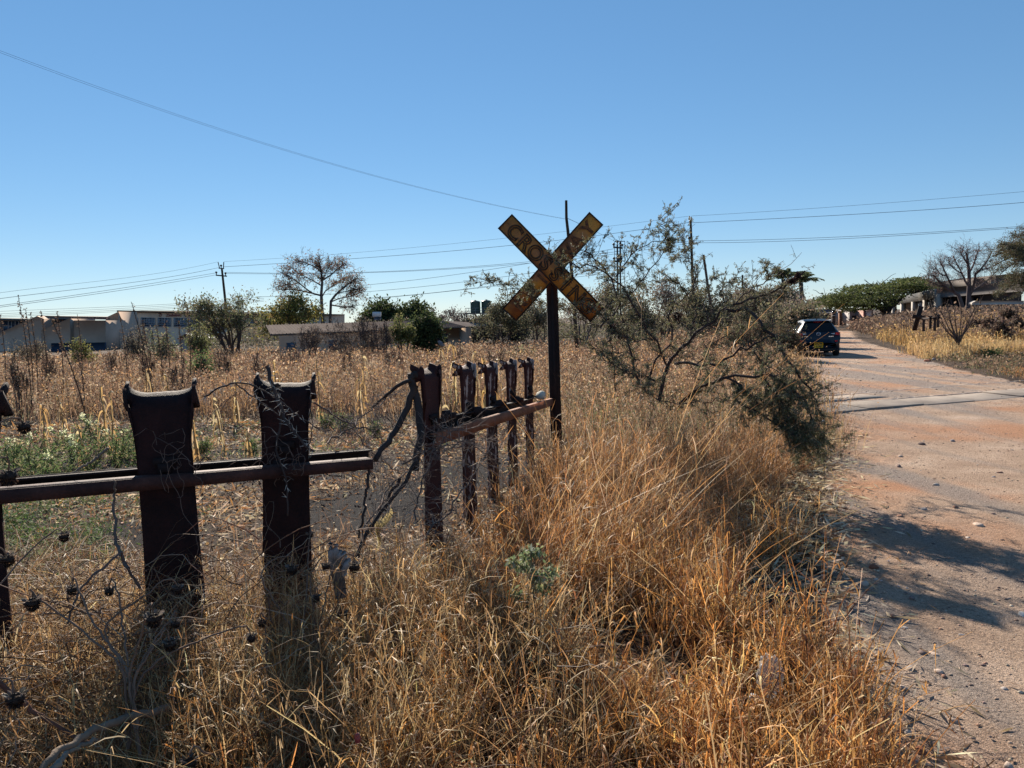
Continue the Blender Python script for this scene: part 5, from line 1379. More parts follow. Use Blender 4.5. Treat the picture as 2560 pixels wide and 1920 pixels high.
    for r0, r1, pts, leafy in limbs:
        P = A3(*pts); n = 14
        tt = np.linspace(0, 1, len(P)); t2 = np.linspace(0, 1, n)
        P = np.stack([np.interp(t2, tt, P[:, k]) for k in range(3)], 1)
        P[1:-1] += rng.normal(size=(n - 2, 3)) * .014          # zigzag
        Wb.add(P, r0 * .62, r1 * .62)
        L = np.sum(np.linalg.norm(np.diff(P, axis=0), axis=1))
        for q in range(int(L * 27 * max(.75, leafy ** .4))):
            k = rng.uniform(.04, 1); p = np.array([np.interp(k, t2, P[:, j]) for j in range(3)])
            ax = P[min(n - 1, int(k * (n - 1)) + 1)] - P[int(k * (n - 1)) - (1 if k > .95 else 0)]; ax /= np.linalg.norm(ax) + 1e-6
            sd_ = rng.normal(size=3); sd_ -= ax * (sd_ @ ax); sd_ /= np.linalg.norm(sd_)
            d = ax * rng.uniform(.1, .9) + sd_ * .9 + np.array([0, 0, .15 if leafy < 2 else -.3])
            ln = rng.uniform(.05, .36) * (1.0 if r0 > .012 else .6)
            tw, dd = wander(rng, p, d, ln, 5, .2, .02 if leafy < 2 else -.08); Wt.add(tw, .0038, .002)
            ch = [tw]
            for _ in range(rng.randint(1, 4)):
                s_ = tw[rng.randint(1, 4)]; tw2, _d = wander(rng, s_, dd + rng.normal(size=3) * .8, ln * .5, 5, .2); Wt.add(tw2, .0026, .0016); ch.append(tw2)
            for c_ in ch:
                seg = np.array(c_)
                for m_ in range(int(ln * 26) + 3):
                    f = rng.uniform(.1, 1); pp = np.array([np.interp(f, np.linspace(0, 1, 5), seg[:, j]) for j in range(3)])
                    if rng.rand() < (.42 if leafy < 2 else .55) * leafy: LP.append(pp); LD.append(rng.normal(size=3) + (0, 0, .3 if leafy < 2 else -.5))
                    if rng.rand() < .4: TH.append(pp)
    Wb.build('branch', M['bark'], t, 6, (.065, .045, .042))
    Wt.build('twig', M['bark'], t, 3, (.085, .06, .052))
    # feathery leaves: each a rachis with small leaflet pairs
    LP = np.array(LP); LD = np.array(LD); LD /= np.linalg.norm(LD, axis=1, keepdims=True)
    mb = MB(); m_ = 5; f = np.linspace(.1, 1, m_)
    sd_ = np.cross(LD, rng.normal(size=LD.shape)); sd_ /= np.linalg.norm(sd_, axis=1, keepdims=True)
    ll = rng.uniform(.022, .05, len(LP))[:, None]
    for i in range(m_):
        for s in (-1, 1):
            p = LP + LD * ll * f[i]; d = sd_ * s + LD * .5
            leafs(mb, p, d, rng.uniform(.011, .019, len(LP)), rng.uniform(.006, .010, len(LP)), palette([(.15, .16, .08), (.11, .12, .06), (.2, .19, .11), (.24, .2, .13)], len(LP), .25))
    mb.build('foliage', M['thinleaf'], t)
    TH = np.array(TH); n = len(TH); d = rng.normal(size=(n, 3)); d /= np.linalg.norm(d, axis=1, keepdims=True)
    L = rng.uniform(.015, .045, n)[:, None]; P = np.stack([TH, TH + d * L * .5, TH + d * L], 1)
    V, Q = tube_arrays(P, np.stack([np.full(n, .0013), np.full(n, .0009), np.full(n, .0002)], 1), 3)
    mb = MB(); mb.add(V, Q, col=(.3, .26, .22)); o = mb.build('thorns', M['bark'], t); o['kind'] = 'stuff'
    # dark clots of old pods caught in the branches
    for px, py, Y, s in ((1553, 835, 7.8, .07), (1694, 790, 8.5, .055), (1532, 822, 7.8, .055), (1995, 690, 7.65, .03), (1985, 700, 7.65, .03), (1978, 703, 7.6, .025)):
        c = np.array(at(px, py, Y)); mb = MB(); n = 240
        leafs(mb, c + rng.normal(size=(n, 3)) * s * .45, rng.normal(size=(n, 3)), np.full(n, .025), np.full(n, .012), palette([(.03, .015, .015), (.06, .03, .025)], n)); mb.build('dry_clot', M['thinleaf'], t)
thorn_bush()

# ------------------------------------------------------------------ dead wood at the fence
def stick(name, lb, cat, pts, r0, r1, col=(.06, .045, .042), group=None, k=8, sub=22, wob=.006, mat_='bark'):
    rng = np.random.RandomState(int(pts[0][0] * 7 + pts[0][1])); P = A3(*pts); tt = np.linspace(0, 1, len(P)); t2 = np.linspace(0, 1, sub)
    P = np.stack([np.interp(t2, tt, P[:, j]) for j in range(3)], 1); P += rng.normal(size=P.shape) * wob
    mb = MB(); mb.tube(P, np.linspace(r0, r1, sub) * rng.uniform(.9, 1.1, sub), k, col)
    o = mb.build(name, M[mat_]); return tag(o, lb, cat, group), P
def twigs_on(mb, P, n, L, r, rng, col, thorn=0, spread_=1.0):
    for i in range(n):
        k = rng.uniform(.1, 1) * (len(P) - 2); p = P[int(k)] + (P[int(k) + 1] - P[int(k)]) * (k % 1)
        pts, d = wander(rng, p, rng.normal(size=3) * spread_ + (0, 0, .2), L * rng.uniform(.4, 1.2), 6, .22)
        mb.tube(pts, np.linspace(r, r * .4, 6), 4, col, cap=False)
        for j in range(2):
            q, _ = wander(rng, pts[rng.randint(1, 5)], d + rng.normal(size=3) * .8, L * .45, 5, .25); mb.tube(q, np.linspace(r * .6, r * .25, 5), 3, col, cap=False)
            for _k in range(2):
                q2, _ = wander(rng, q[rng.randint(1, 4)], d + rng.normal(size=3), L * .25, 4, .25); mb.tube(q2, np.linspace(r * .4, r * .2, 4), 3, col, cap=False)
        if thorn:
            for j in range(thorn):
                a = pts[rng.randint(0, 6)]; dv = rng.normal(size=3); dv /= np.linalg.norm(dv); mb.tube([a, a + dv * .02, a + dv * .045], [.0016, .0011, .0003], 3, (.55, .48, .4), cap=False)

rng = np.random.RandomState(15)
# forked stake
fk = thing('forked_stake', 'dark forked wooden stake leaning on the nearest red-brown post', 'stake', tuple(at(1050, 1130, 4.75)))
for pts, r0, r1 in (([(1028, 934, 4.9), (1032, 960, 4.9), (1044, 1010, 4.88), (1052, 1070, 4.82), (1046, 1130, 4.75), (1035, 1175, 4.7)], .026, .024), ([(1036, 962, 4.88), (1018, 1020, 4.86), (990, 1075, 4.8), (962, 1110, 4.7), (938, 1150, 4.6)], .024, .018), ([(1028, 950, 4.85), (990, 968, 4.9), (950, 1000, 5.0), (930, 1020, 5.1)], .014, .008), ([(1052, 1120, 4.75), (1010, 1210, 4.6), (960, 1270, 4.5), (905, 1350, 4.35), (885, 1420, 4.2)], .014, .009), ([(1028, 942, 4.9), (1040, 936, 4.9)], .03, .03)):
    P = A3(*pts); t2 = np.linspace(0, 1, 14); P = np.stack([np.interp(t2, np.linspace(0, 1, len(P)), P[:, j]) for j in range(3)], 1) + rng.normal(size=(14, 3)) * .004
    mb = MB(); mb.tube(P, np.linspace(r0, r1, 14), 8, (.05, .04, .038)); mb.build('limb', M['bark'], fk, True)
mb = MB(); o, P = stick('dead_branch', 'thin dark stick hanging straight down from the end of the black rail', 'branch', [(925, 1160, 4.3), (915, 1230, 4.25), (905, 1300, 4.2), (897, 1345, 4.2)], .01, .006)
mb = MB(); o, P = stick('dead_branch', 'long dark stick slanting across the gap between the two fences', 'branch', [(1000, 1200, 4.7), (960, 1260, 4.6), (920, 1330, 4.5), (895, 1400, 4.4), (880, 1470, 4.3)], .011, .006)
# tangle of thorny twigs in the gap and in front of the red posts
tg = thing('twig_tangle', 'tangle of thin grey leafless twigs filling the gap between the two fences', 'dead branches', tuple(at(960, 1150, 5.2)))
mb = MB()
for pts in ([(790, 1010, 4.6), (850, 1050, 4.8), (930, 1080, 5.0), (1020, 1060, 5.2)], [(820, 1110, 4.5), (900, 1050, 4.9), (960, 1000, 5.3), (1010, 975, 5.5)], [(1010, 1150, 4.6), (1080, 1120, 4.5), (1160, 1110, 4.6), (1250, 1140, 4.7)], [(1030, 1300, 4.3), (1060, 1200, 4.4), (1110, 1100, 4.5), (1160, 1060, 4.6)], [(900, 1350, 4.2), (960, 1250, 4.5), (1010, 1180, 4.8), (1050, 1130, 5)], [(1060, 1350, 4.2), (1130, 1260, 4.4), (1190, 1180, 4.6), (1220, 1130, 4.8)], [(850, 1040, 5.2), (930, 1130, 5.4), (1000, 1180, 5.4)], [(760, 1150, 4.6), (830, 1190, 4.8), (900, 1170, 5.0), (960, 1150, 5.2)]):
    P = A3(*pts); t2 = np.linspace(0, 1, 16); P = np.stack([np.interp(t2, np.linspace(0, 1, len(P)), P[:, j]) for j in range(3)], 1) + rng.normal(size=(16, 3)) * .012
    mb.tube(P, np.linspace(.006, .003, 16), 5, (.12, .09, .08)); twigs_on(mb, P, 34, .26, .0022, rng, (.2, .155, .135), 1)
mb.build('branch', M['bark'], tg)
# thorn branch on the second post
tb = thing('thorn_branch', 'bare thorny branch with long pale thorns draped over the second black post', 'branch', tuple(at(700, 1000, 3.9)))
mb = MB(); TH = MB()
for pts, r0, r1, nt_ in (([(668, 912, 3.95), (674, 945, 3.92), (690, 985, 3.9), (706, 1035, 3.88), (735, 1080, 3.86), (765, 1115, 3.86), (785, 1130, 3.9)], .011, .006, 62), ([(512, 993, 3.9), (545, 970, 3.9), (590, 955, 3.9), (640, 965, 3.9), (672, 985, 3.9), (700, 1002, 3.9)], .005, .004, 34), ([(590, 958, 3.9), (625, 985, 3.88), (660, 1010, 3.86), (700, 1040, 3.86)], .004, .003, 22), ([(772, 1125, 3.86), (782, 1080, 3.85), (775, 1000, 3.9), (776, 955, 3.92)], .003, .002, 10), ([(706, 1035, 3.88), (690, 1120, 3.86), (715, 1200, 3.84), (720, 1290, 3.82)], .006, .004, 14), ([(700, 1000, 3.88), (730, 1030, 3.85), (760, 1050, 3.85), (800, 1075, 3.9)], .004, .003, 14), ([(678, 975, 3.9), (692, 962, 3.92), (700, 965, 3.92)], .009, .007, 4)):
    P = A3(*pts); t2 = np.linspace(0, 1, 18); P = np.stack([np.interp(t2, np.linspace(0, 1, len(P)), P[:, j]) for j in range(3)], 1) + rng.normal(size=(18, 3)) * .003
    mb.tube(P, np.linspace(r0, r1, 18), 7, (.075, .055, .05))
    for i in range(nt_):
        k = rng.uniform(0, 17); p = P[int(k)] + (P[min(17, int(k) + 1)] - P[int(k)]) * (k % 1); d = rng.normal(size=3) * np.array([1, .5, 1]); d /= np.linalg.norm(d); L = rng.uniform(.025, .06)
        TH.tube([p, p + d * L * .5, p + d * L], [.0019, .0013, .0003], 4, (.62, .55, .47), cap=False)
mb.build('branch', M['bark'], tb, True); o = TH.build('thorns', M['bark'], tb); o['kind'] = 'stuff'
# dry vines curling on both black posts
mb = MB()
for i in range(26):
    px = rng.choice([400, 470, 700, 660, 735]); Y = 3.42 if px < 500 else 3.88; c = at(px + rng.normal() * 22, rng.uniform(1080, 1200), Y)
    pts, d = wander(rng, c, rng.normal(size=3) * np.array([1, .1, 1]), rng.uniform(.25, .6), 16, .45); pts = np.array(pts); pts[:, 1] = c.y + (pts[:, 1] - c.y) * .12
    mb.tube(pts, .0016, 4, (.16, .11, .09), cap=False)
tag(mb.build('dry_vines', M['bark']), 'thin dry vine tendrils curling over the black posts', 'vines', kind='stuff')

# low grey-brown scrub closing the view behind the field
m_ = MB(); n = 60000; px = rs.uniform(480, 2120, n); Yd = rs.uniform(92, 135, n); k = 0
f = (px - 1280) / F_PX; X = f * Yd / .996; top = 1.9 + .8 * np.sin(px * .021) + .5 * np.sin(px * .063 + 1) + .3 * np.sin(px * .15 + Yd)
z = H(X, Yd) + (top + .9) * rs.uniform(0, 1, n) ** .8
left = X < road_l(Yd) - 1.5
P = np.column_stack([X, Yd, z])[left]; n = len(P)
leafs(m_, P, rs.normal(size=(n, 3)), rs.uniform(.2, .5, n), rs.uniform(.08, .22, n), palette([(.17, .14, .11), (.13, .11, .085), (.2, .17, .11), (.14, .145, .085)], n, .25))
o = m_.build('distant_scrub', M['leaf']); tag(o, 'grey-brown scrub along the far side of the field', 'scrub', kind='stuff')
# ------------------------------------------------------------------ grass, weeds and litter
GOLD = [(.62, .285, .085), (.68, .37, .13), (.44, .19, .06), (.72, .48, .25), (.22, .09, .04)]
STRAW = [(.46, .29, .15), (.36, .2, .1), (.6, .46, .3), (.24, .125, .065), (.14, .075, .045)]
BROWN = [(.36, .22, .12), (.28, .16, .085), (.44, .29, .16), (.2, .12, .07), (.5, .36, .2)]

def zfix(P):
    P = np.asarray(P, float); return np.column_stack([P[:, 0], P[:, 1], H(P[:, 0], P[:, 1]) - .01])

def clumped(cx, cy, per, sig):
    n = len(cx); i = np.repeat(np.arange(n), per); m_ = len(i)
    return i, zfix(np.column_stack([cx[i] + rs.normal(size=m_) * sig, cy[i] + rs.normal(size=m_) * sig]))

def tufts(mb, P, h, w, ang, lean, curve, col, nl, ll=(.06, .18), lw=(.003, .007), bright=(.6, 1.35)):
    """thin stems carrying short drooping leaf blades"""
    blades(mb, P, h, w, ang, lean, curve, col, 5, tipw=.5)
    n = len(P); i = np.repeat(np.arange(n), nl); k = len(i); t = rs.uniform(.12, 1.0, k)
    nrm = 1 / np.sqrt(1 + lean[i] ** 2); hor = (lean[i] * t + curve[i] * t ** 2) * h[i] * nrm
    Q = np.column_stack([P[i, 0] + hor * np.cos(ang[i]), P[i, 1] + hor * np.sin(ang[i]), P[i, 2] + h[i] * t * nrm])
    blades(mb, Q, rs.uniform(*ll, k), rs.uniform(*lw, k), rs.uniform(0, 6.28, k), np.abs(rs.normal(.5, .6, k)), rs.normal(.2, .4, k), np.clip(col[i] * rs.uniform(*bright, (k, 1)), 0, .9), 3, droop=rs.uniform(0, 1.7, k), tipw=.15)

def infield(x, y, mrg=0):
    return (x < road_l(y) - mrg)

# density mask for the verge: tall stuff right of the red posts' row, bare hollow near (px 1640, y 1680)
def row_x(y): return np.interp(y, [0, 2.5, 5.0, 9.0], [-2.2, -1.4, -.42, .4])
hollows = [(1400, 1590, .3), (1700, 1300, .22), (1180, 1560, .16), (1830, 1480, .2), (1480, 1350, .18), (1300, 1290, .16), (1000, 1600, .18), (1120, 1800, .12), (1720, 1760, .13), (1900, 1800, .12), (1560, 1668, .42), (1990, 1440, .35), (1990, 1500, .4), (1640, 1560, .16), (2100, 1560, .3), (1370, 1450, .14)]
def gpt(px, py):
    d = CAM_ROT @ Vector(((px - 1280) / F_PX, -(py - 960) / F_PX, -1)); s = -CAM_H / d.z; return d.x * s, d.y * s
HOL = [(*gpt(a, b_), r) for a, b_, r in hollows]
def hollow(x, y):
    k = np.ones_like(x)
    for hx, hy, r in HOL: k *= 1 - np.exp(-((x - hx) ** 2 + (y - hy) ** 2) / (r * r))
    return k

def sample(n, x0, x1, y0, y1, f, power=1.0):
    x = rs.uniform(x0, x1, n); y = y0 + (y1 - y0) * rs.uniform(0, 1, n) ** power
    k = rs.uniform(size=n) < f(x, y); return x[k], y[k]

# --- golden short grass, foreground verge
mb = MB()
def f_gold(x, y):
    l = road_l(y); r0 = row_x(y)
    k = smooth(-.2, .5, x - r0) * smooth(.02, -.28, x - l)
    return k * hollow(x, y) * smooth(5.6, 4.0, y) * np.clip(.42 + bump(x * 2.3 + 3, y * 2.3), .08, 1)
cx, cy = sample(3900, -1.6, 2.4, 1.3, 5.4, f_gold)
i, P = clumped(cx, cy, 17, .04); n = len(P)
ch = rs.uniform(.5, 1.4, len(cx)) * np.interp(cy, [1.5, 3, 5], [.22, .31, .38]) * np.clip(1.05 + .6 * bump(cx * 1.9, cy * 1.9), .4, 1.7)
out = np.arctan2(P[:, 1] - cy[i], P[:, 0] - cx[i])
ang = np.where(rs.uniform(size=n) < .55, out, rs.uniform(0, 6.28, n))
cb = rs.uniform(.5, 1.3, len(cx))
cc = palette(GOLD, n, .12) * cb[i][:, None] * rs.uniform(.65, 1.3, (n, 1))
tufts(mb, P, ch[i] * rs.uniform(.3, 1.15, n), rs.uniform(.003, .007, n), ang, np.abs(rs.normal(0, .3, n)) + .04, rs.normal(.08, .3, n), np.clip(cc, 0, .9), 3, (.05, .16), (.003, .0085))
cx, cy = sample(900, -2.3, .2, 2.3, 3.9, lambda x, y: np.clip(.5 + .9 * bump(x * 2, y * 2), .1, 1))
i, P = clumped(cx, cy, 9, .06); n = len(P)
cc = palette([(.5, .32, .15), (.38, .22, .1), (.6, .45, .25), (.24, .13, .06)], n, .15) * rs.uniform(.6, 1.25, (n, 1))
tufts(mb, P, rs.uniform(.2, .62, n), rs.uniform(.0025, .005, n), rs.uniform(0, 6.28, n), np.abs(rs.normal(.3, .4, n)), rs.normal(.15, .4, n), np.clip(cc, 0, .9), 4, (.06, .2), (.0025, .006))
# brown fibrous thatch low in the tufts
cx, cy = sample(3000, -1.6, 2.4, 1.3, 6.0, f_gold)
i, P = clumped(cx, cy, 14, .07); n = len(P)
blades(mb, P, rs.uniform(.04, .2, n), rs.uniform(.003, .008, n), rs.uniform(0, 6.28, n), rs.uniform(.2, 3.0, n), rs.normal(.1, .5, n), palette([(.3, .16, .07), (.2, .1, .05), (.45, .3, .15), (.12, .065, .04)], n, .2), 3, droop=rs.uniform(0, .8, n), tipw=.4)
gold = mb.build('short_grass', M['grass']); tag(gold, 'short golden dry grass covering the verge in the foreground', 'grass', kind='stuff')

# --- tall leaning grass between the red posts, the thorn bush and the road
mb = MB()
def f_tall(x, y):
    r0 = row_x(y); l = road_l(y)
    return smooth(-.05, .3, x - r0) * smooth(-.1, -.75, x - l) * smooth(3.0, 4.0, y) * hollow(x, y) * np.clip(.5 + .8 * bump(x * 1.5 + 7, y * 1.5 + 2), .12, 1)
cx, cy = sample(2100, -1.2, 5.2, 3.0, 9.5, f_tall)
hgt = (.40 + .68 * np.exp(-((cx - .85) ** 2 / .9 + (cy - 5.8) ** 2 / 1.6)) + .35 * np.exp(-((cx - 2) ** 2 / 1.2 + (cy - 7.2) ** 2 / 1.4))) * np.clip(1 + .6 * bump(cx * 2, cy * 2 + 5), .4, 1.5) * rs.uniform(.55, 1.25, len(cx))
hgt *= 1 - .45 * smooth(.9, .2, road_l(cy) - cx)
hgt *= 1 - .3 * smooth(6.6, 8, cy)
i, P = clumped(cx, cy, 15, .06); n = len(P)
la = rs.normal(.3, 1.0, len(cx)); lm = np.abs(rs.normal(.2, .28, len(cx)))
cb = rs.uniform(.45, 1.25, len(cx))
cc = palette([(.54, .27, .11), (.40, .19, .085), (.62, .40, .2), (.2, .1, .05), (.58, .30, .12), (.7, .52, .33)], n, .12, [3, 3, 2, 2, 3, .7]) * cb[i][:, None] * rs.uniform(.6, 1.3, (n, 1))
tufts(mb, P, hgt[i] * rs.uniform(.25, 1.2, n), rs.uniform(.0028, .0055, n), la[i] + rs.normal(0, .9, n), lm[i] + np.abs(rs.normal(.05, .25, n)), rs.normal(.15, .35, n), np.clip(cc, 0, .9), 5, (.07, .26), (.0025, .0065))
# fine branching weed stems woven through it
cx, cy = sample(700, -1.0, 5.2, 3.6, 9.5, f_tall); i, P = clumped(cx, cy, 16, .12); n = len(P)
blades(mb, P + np.column_stack([np.zeros(n), np.zeros(n), rs.uniform(0, .3, n)]), rs.uniform(.15, .5, n), rs.uniform(.002, .004, n), rs.uniform(0, 6.28, n), rs.uniform(.2, 2.5, n), rs.normal(0, .4, n), palette([(.2, .12, .07), (.3, .19, .11), (.13, .08, .05)], n, .2), 4, tipw=.4)
# long stalks arching out of the mass to the right
cx, cy = sample(230, -.2, 1.9, 4.2, 7.0, lambda x, y: f_tall(x, y) + .1)
P = zfix(np.column_stack([cx, cy])); n = len(P)
blades(mb, P, rs.uniform(.6, 1.2, n), rs.uniform(.003, .006, n), rs.normal(.3, .8, n), rs.uniform(.2, 1.1, n), rs.normal(.15, .3, n), palette([(.5, .33, .16), (.42, .26, .12), (.6, .44, .26)], n), 6, tipw=.3)
tall = mb.build('tall_grass', M['grass']); tag(tall, 'tall dry straw-coloured grass leaning over the verge below the thorn bush', 'grass', kind='stuff')

# --- pale stems and leaning straw in front of the black posts, lower left
mb = MB()
def f_left(x, y): return smooth(.5, -.3, x - row_x(y)) * smooth(5.2, 3.9, y) * np.clip(.45 + .7 * bump(x * 1.7, y * 1.7 + 9), .1, 1)
cx, cy = sample(6200, -4.4, .2, 1.3, 5.2, f_left)
i, P = clumped(cx, cy, 16, .08); n = len(P)
low_ = (rs.uniform(size=n) < .76)
h_ = np.where(low_, rs.uniform(.08, .34, n), rs.uniform(.15, .5, n)) * np.interp(P[:, 1], [1.4, 2.6, 5], [.6, .85, 1])
lean_ = np.where(low_, rs.uniform(.6, 4.5, n), np.abs(rs.normal(.25, .4, n)))
grn = rs.uniform(size=n) < .02 * (P[:, 0] > -1.5)
cc = palette(STRAW, n, .2) * rs.uniform(.5, 1.3, (n, 1)); cc[grn] = np.array([.16, .22, .05])
blades(mb, P + np.column_stack([np.zeros(n), np.zeros(n), np.where(low_, rs.uniform(0, .28, n), 0)]), h_ * np.where(low_, 1.1, 1), rs.uniform(.002, .0055, n), rs.uniform(0, 6.28, n), lean_, rs.normal(.1, .35, n), np.clip(cc, 0, .9), 4, tipw=.2)
# grassy tufts with a little green round px 900, 1700
cx, cy = sample(260, -1.6, .6, 1.9, 3.7, lambda x, y: np.ones_like(x) * .8)
i, P = clumped(cx, cy, 22, .03); n = len(P)
cc = palette([(.42, .27, .13), (.3, .18, .085), (.2, .2, .07), (.58, .44, .26)], n, .2, [4, 4, .6, 2]) * rs.uniform(.6, 1.25, (n, 1))
blades(mb, P, rs.uniform(.1, .42, n), rs.uniform(.003, .0075, n), rs.uniform(0, 6.28, n), np.abs(rs.normal(.5, .5, n)), rs.normal(.3, .4, n), cc, 5, droop=(rs.uniform(size=n) < .5) * rs.uniform(.2, 1.1, n), tipw=.15)
x, y = sample(15000, -4.2, .4, 1.4, 5.0, lambda x, y: (f_left(x, y) * .9 + .05) * np.clip(.45 + .9 * np.exp(-((y - 2.9) / .75) ** 2), 0, 1)); n = len(x)
a = rs.uniform(0, 6.28, n); L = rs.uniform(.15, .6, n) * np.interp(y, [1.4, 4], [.5, 1]); tt = np.linspace(0, 1, 8)
bowl = rs.uniform(.1, .5, n) * L; side_ = rs.normal(size=n) * .18 * L
PP = np.stack([x[:, None] + np.cos(a)[:, None] * L[:, None] * tt - np.sin(a)[:, None] * side_[:, None] * np.sin(tt * 3.1), y[:, None] + np.sin(a)[:, None] * L[:, None] * tt + np.cos(a)[:, None] * side_[:, None] * np.sin(tt * 3.1), (H(x, y) + rs.uniform(.01, .42, n) * np.clip(1 + .7 * bump(x * 1.6, y * 1.6), .2, 1.6) * np.clip(.5 + np.exp(-((y - 3.0) / .8) ** 2), 0, 1.2))[:, None] + bowl[:, None] * (np.sin(tt * rs.uniform(1.2, 3, n)[:, None]))], -1)
PP[:, 1:-1] += rs.normal(size=PP[:, 1:-1].shape) * .006
V, Q = tube_arrays(PP, np.linspace(1, .5, 8)[None] * rs.uniform(.0009, .0030, n)[:, None], 4)
mb.add(V, Q, col=np.repeat(palette([(.24, .13, .085), (.38, .25, .16), (.13, .07, .045), (.5, .38, .27)], n, .15), 32, axis=0))
st = mb.build('straw_tangle', M['grass']); tag(st, 'tangled pale straw and dry stems round the feet of the black posts', 'dry grass', kind='stuff')

# --- litter lying flat: leaves and chopped stalks
mb = MB()
def f_lit(x, y):
    a = np.zeros_like(x)
    for cx_, cy_, rx, ry in ASH: a = np.maximum(a, np.clip(1.3 - ((x - cx_) / rx) ** 2 - ((y - cy_) / ry) ** 2, 0, 1))
    return infield(x, y, -.15) * np.clip(.75 + .5 * bump(x * 1.1 + 2, y * 1.1), .1, 1) * (1 - .85 * a)
x, y = sample(115000, -11, 3, 1.2, 13.5, lambda x, y: f_lit(x, y) * (np.abs(x) < .72 * y + .8), 1.35); n = len(x)
P = np.column_stack([x, y, H(x, y) + rs.uniform(.0, .03, n) + .03 * (y < 5) * rs.uniform(0, 1, n)]); sc_ = np.interp(y, [1.2, 4, 13], [.8, 1.0, 1.5])
D = rs.normal(size=(n, 3)) * np.array([1, 1, .5])
longp = rs.uniform(size=n) < .55
leafs(mb, P, D, np.where(longp, rs.uniform(.04, .14, n), rs.uniform(.015, .05, n)) * sc_, np.where(longp, rs.uniform(.003, .008, n), rs.uniform(.010, .028, n)) * sc_, palette([(.6, .44, .27), (.4, .22, .11), (.75, .62, .45), (.16, .09, .055), (.55, .28, .1)], n, .25, [3, 2.5, 2.5, 3, 1]))
lit = mb.build('leaf_litter', M['weed']); tag(lit, 'dry leaves and chopped straw strewn over the dark field soil', 'litter', kind='stuff')

# --- straw litter along the road's edge
mb = MB()
x, y = sample(42000, .2, 6, 2.0, 11, lambda x, y: np.exp(-((x - road_l(y) + .25) / .42) ** 2)); n = len(x)
P = np.column_stack([x, y, H(x, y) + rs.uniform(.004, .035, n)])
leafs(mb, P, rs.normal(size=(n, 3)) * np.array([1, 1, .2]), rs.uniform(.03, .14, n), rs.uniform(.002, .0055, n), palette([(.6, .48, .31), (.48, .36, .22), (.7, .6, .44), (.3, .2, .12)], n, .2))
o = mb.build('straw_litter', M['weed']); tag(o, 'pale trampled straw lying along the left edge of the dirt road', 'litter', kind='stuff')

# --- the weed field behind the fences, out to the buildings
mb = MB(); mt = MB()
def weeds(n, x0, x1, y0, y1, f, h0, h1, wpx, cols, stems=7, bits=16, power=1.6, w=None, bitmul=1.0):
    x, y = sample(n, x0, x1, y0, y1, f, power); m_ = len(x)
    P = zfix(np.column_stack([x, y])); hh = rs.uniform(h0, h1, m_) * np.clip(1 + .25 * bump(x * .7, y * .5), .6, 1.4)
    base_c = palette(cols, m_, .15, w)
    i = np.repeat(np.arange(m_), stems); k = len(i)
    wd = wpx * P[i, 1] / F_PX
    Pp = P[i] + rs.normal(size=(k, 3)) * np.array([.09, .09, 0]) * (1 + P[i, 1:2] / 25)
    a = rs.uniform(0, 6.28, k); ln = np.abs(rs.normal(.0, .3, k)); cv = rs.normal(.05, .2, k); h = hh[i] * rs.uniform(.45, 1.1, k)
    blades(mb, Pp, h, wd * rs.uniform(.6, 1.2, k), a, ln, cv, base_c[i] * rs.uniform(.65, 1.25, (k, 1)), 3, tipw=.3)
    i = np.repeat(np.arange(m_), bits); k = len(i); t_ = rs.uniform(.15, 1.05, k) ** .8
    off = rs.normal(size=(k, 3)) * np.array([.13, .13, .03]) * (1 + P[i, 1:2] / 25) * (.5 + t_[:, None])
    q = P[i] + off + np.column_stack([np.zeros(k), np.zeros(k), t_ * hh[i]])
    s = wpx * 2.4 * P[i, 1] / F_PX * bitmul
    leafs(mt, q, rs.normal(size=(k, 3)), s * rs.uniform(.8, 2.2, k), s * rs.uniform(.5, 1.0, k), base_c[i] * rs.uniform(.6, 1.45, (k, 1)))
view = lambda x, y: (np.abs(x) < .74 * y + 1.5)
FC = [(.42, .265, .165), (.30, .18, .115), (.58, .43, .29), (.36, .28, .195), (.52, .31, .15), (.15, .1, .07)]
# dense near belt of brown weeds (Y 13-30), thinner field beyond
weeds(15000, -26, 12, 13.0, 34, lambda x, y: view(x, y) * infield(x, y, .9) * smooth(12.8, 15.5, y + .15 * x) * 1.0, .35, .85, 1.9, FC, 6, 22, 1.3)
weeds(12000, -60, 24, 30, 72, lambda x, y: view(x, y) * infield(x, y, 1.0), .5, 1.0, 1.7, FC, 5, 16, 1.3)
weeds(3000, -26, 12, 14, 45, lambda x, y: view(x, y) * infield(x, y, 1.0) * (bump(x * .35 + 2, y * .3 + 1) > .2), .3, .6, 1.7, [(.27, .25, .16), (.33, .3, .2), (.2, .2, .11)], 5, 26, 1.3)
weeds(1500, -26, 12, 13.5, 40, lambda x, y: view(x, y) * infield(x, y, 1.0), .8, 1.25, 1.9, [(.14, .085, .06), (.2, .12, .08)], 3, 12, 1.3)
# orange-gold drifts
weeds(2600, -12, 10, 20, 50, lambda x, y: view(x, y) * infield(x, y, 1.2) * (bump(x * .25 + 4, y * .18) > .35), .5, .9, 1.7, [(.55, .33, .13), (.48, .28, .12)], 9, 6, 1.3)
# behind the sign and under the thorn bush
weeds(2600, -.5, 9, 8.8, 15, lambda x, y: infield(x, y, .5) * view(x, y) * (x > row_x(np.minimum(y, 9)) + .1), .25, .7, 1.8, FC + [(.16, .17, .08)], 8, 20, 1.0)
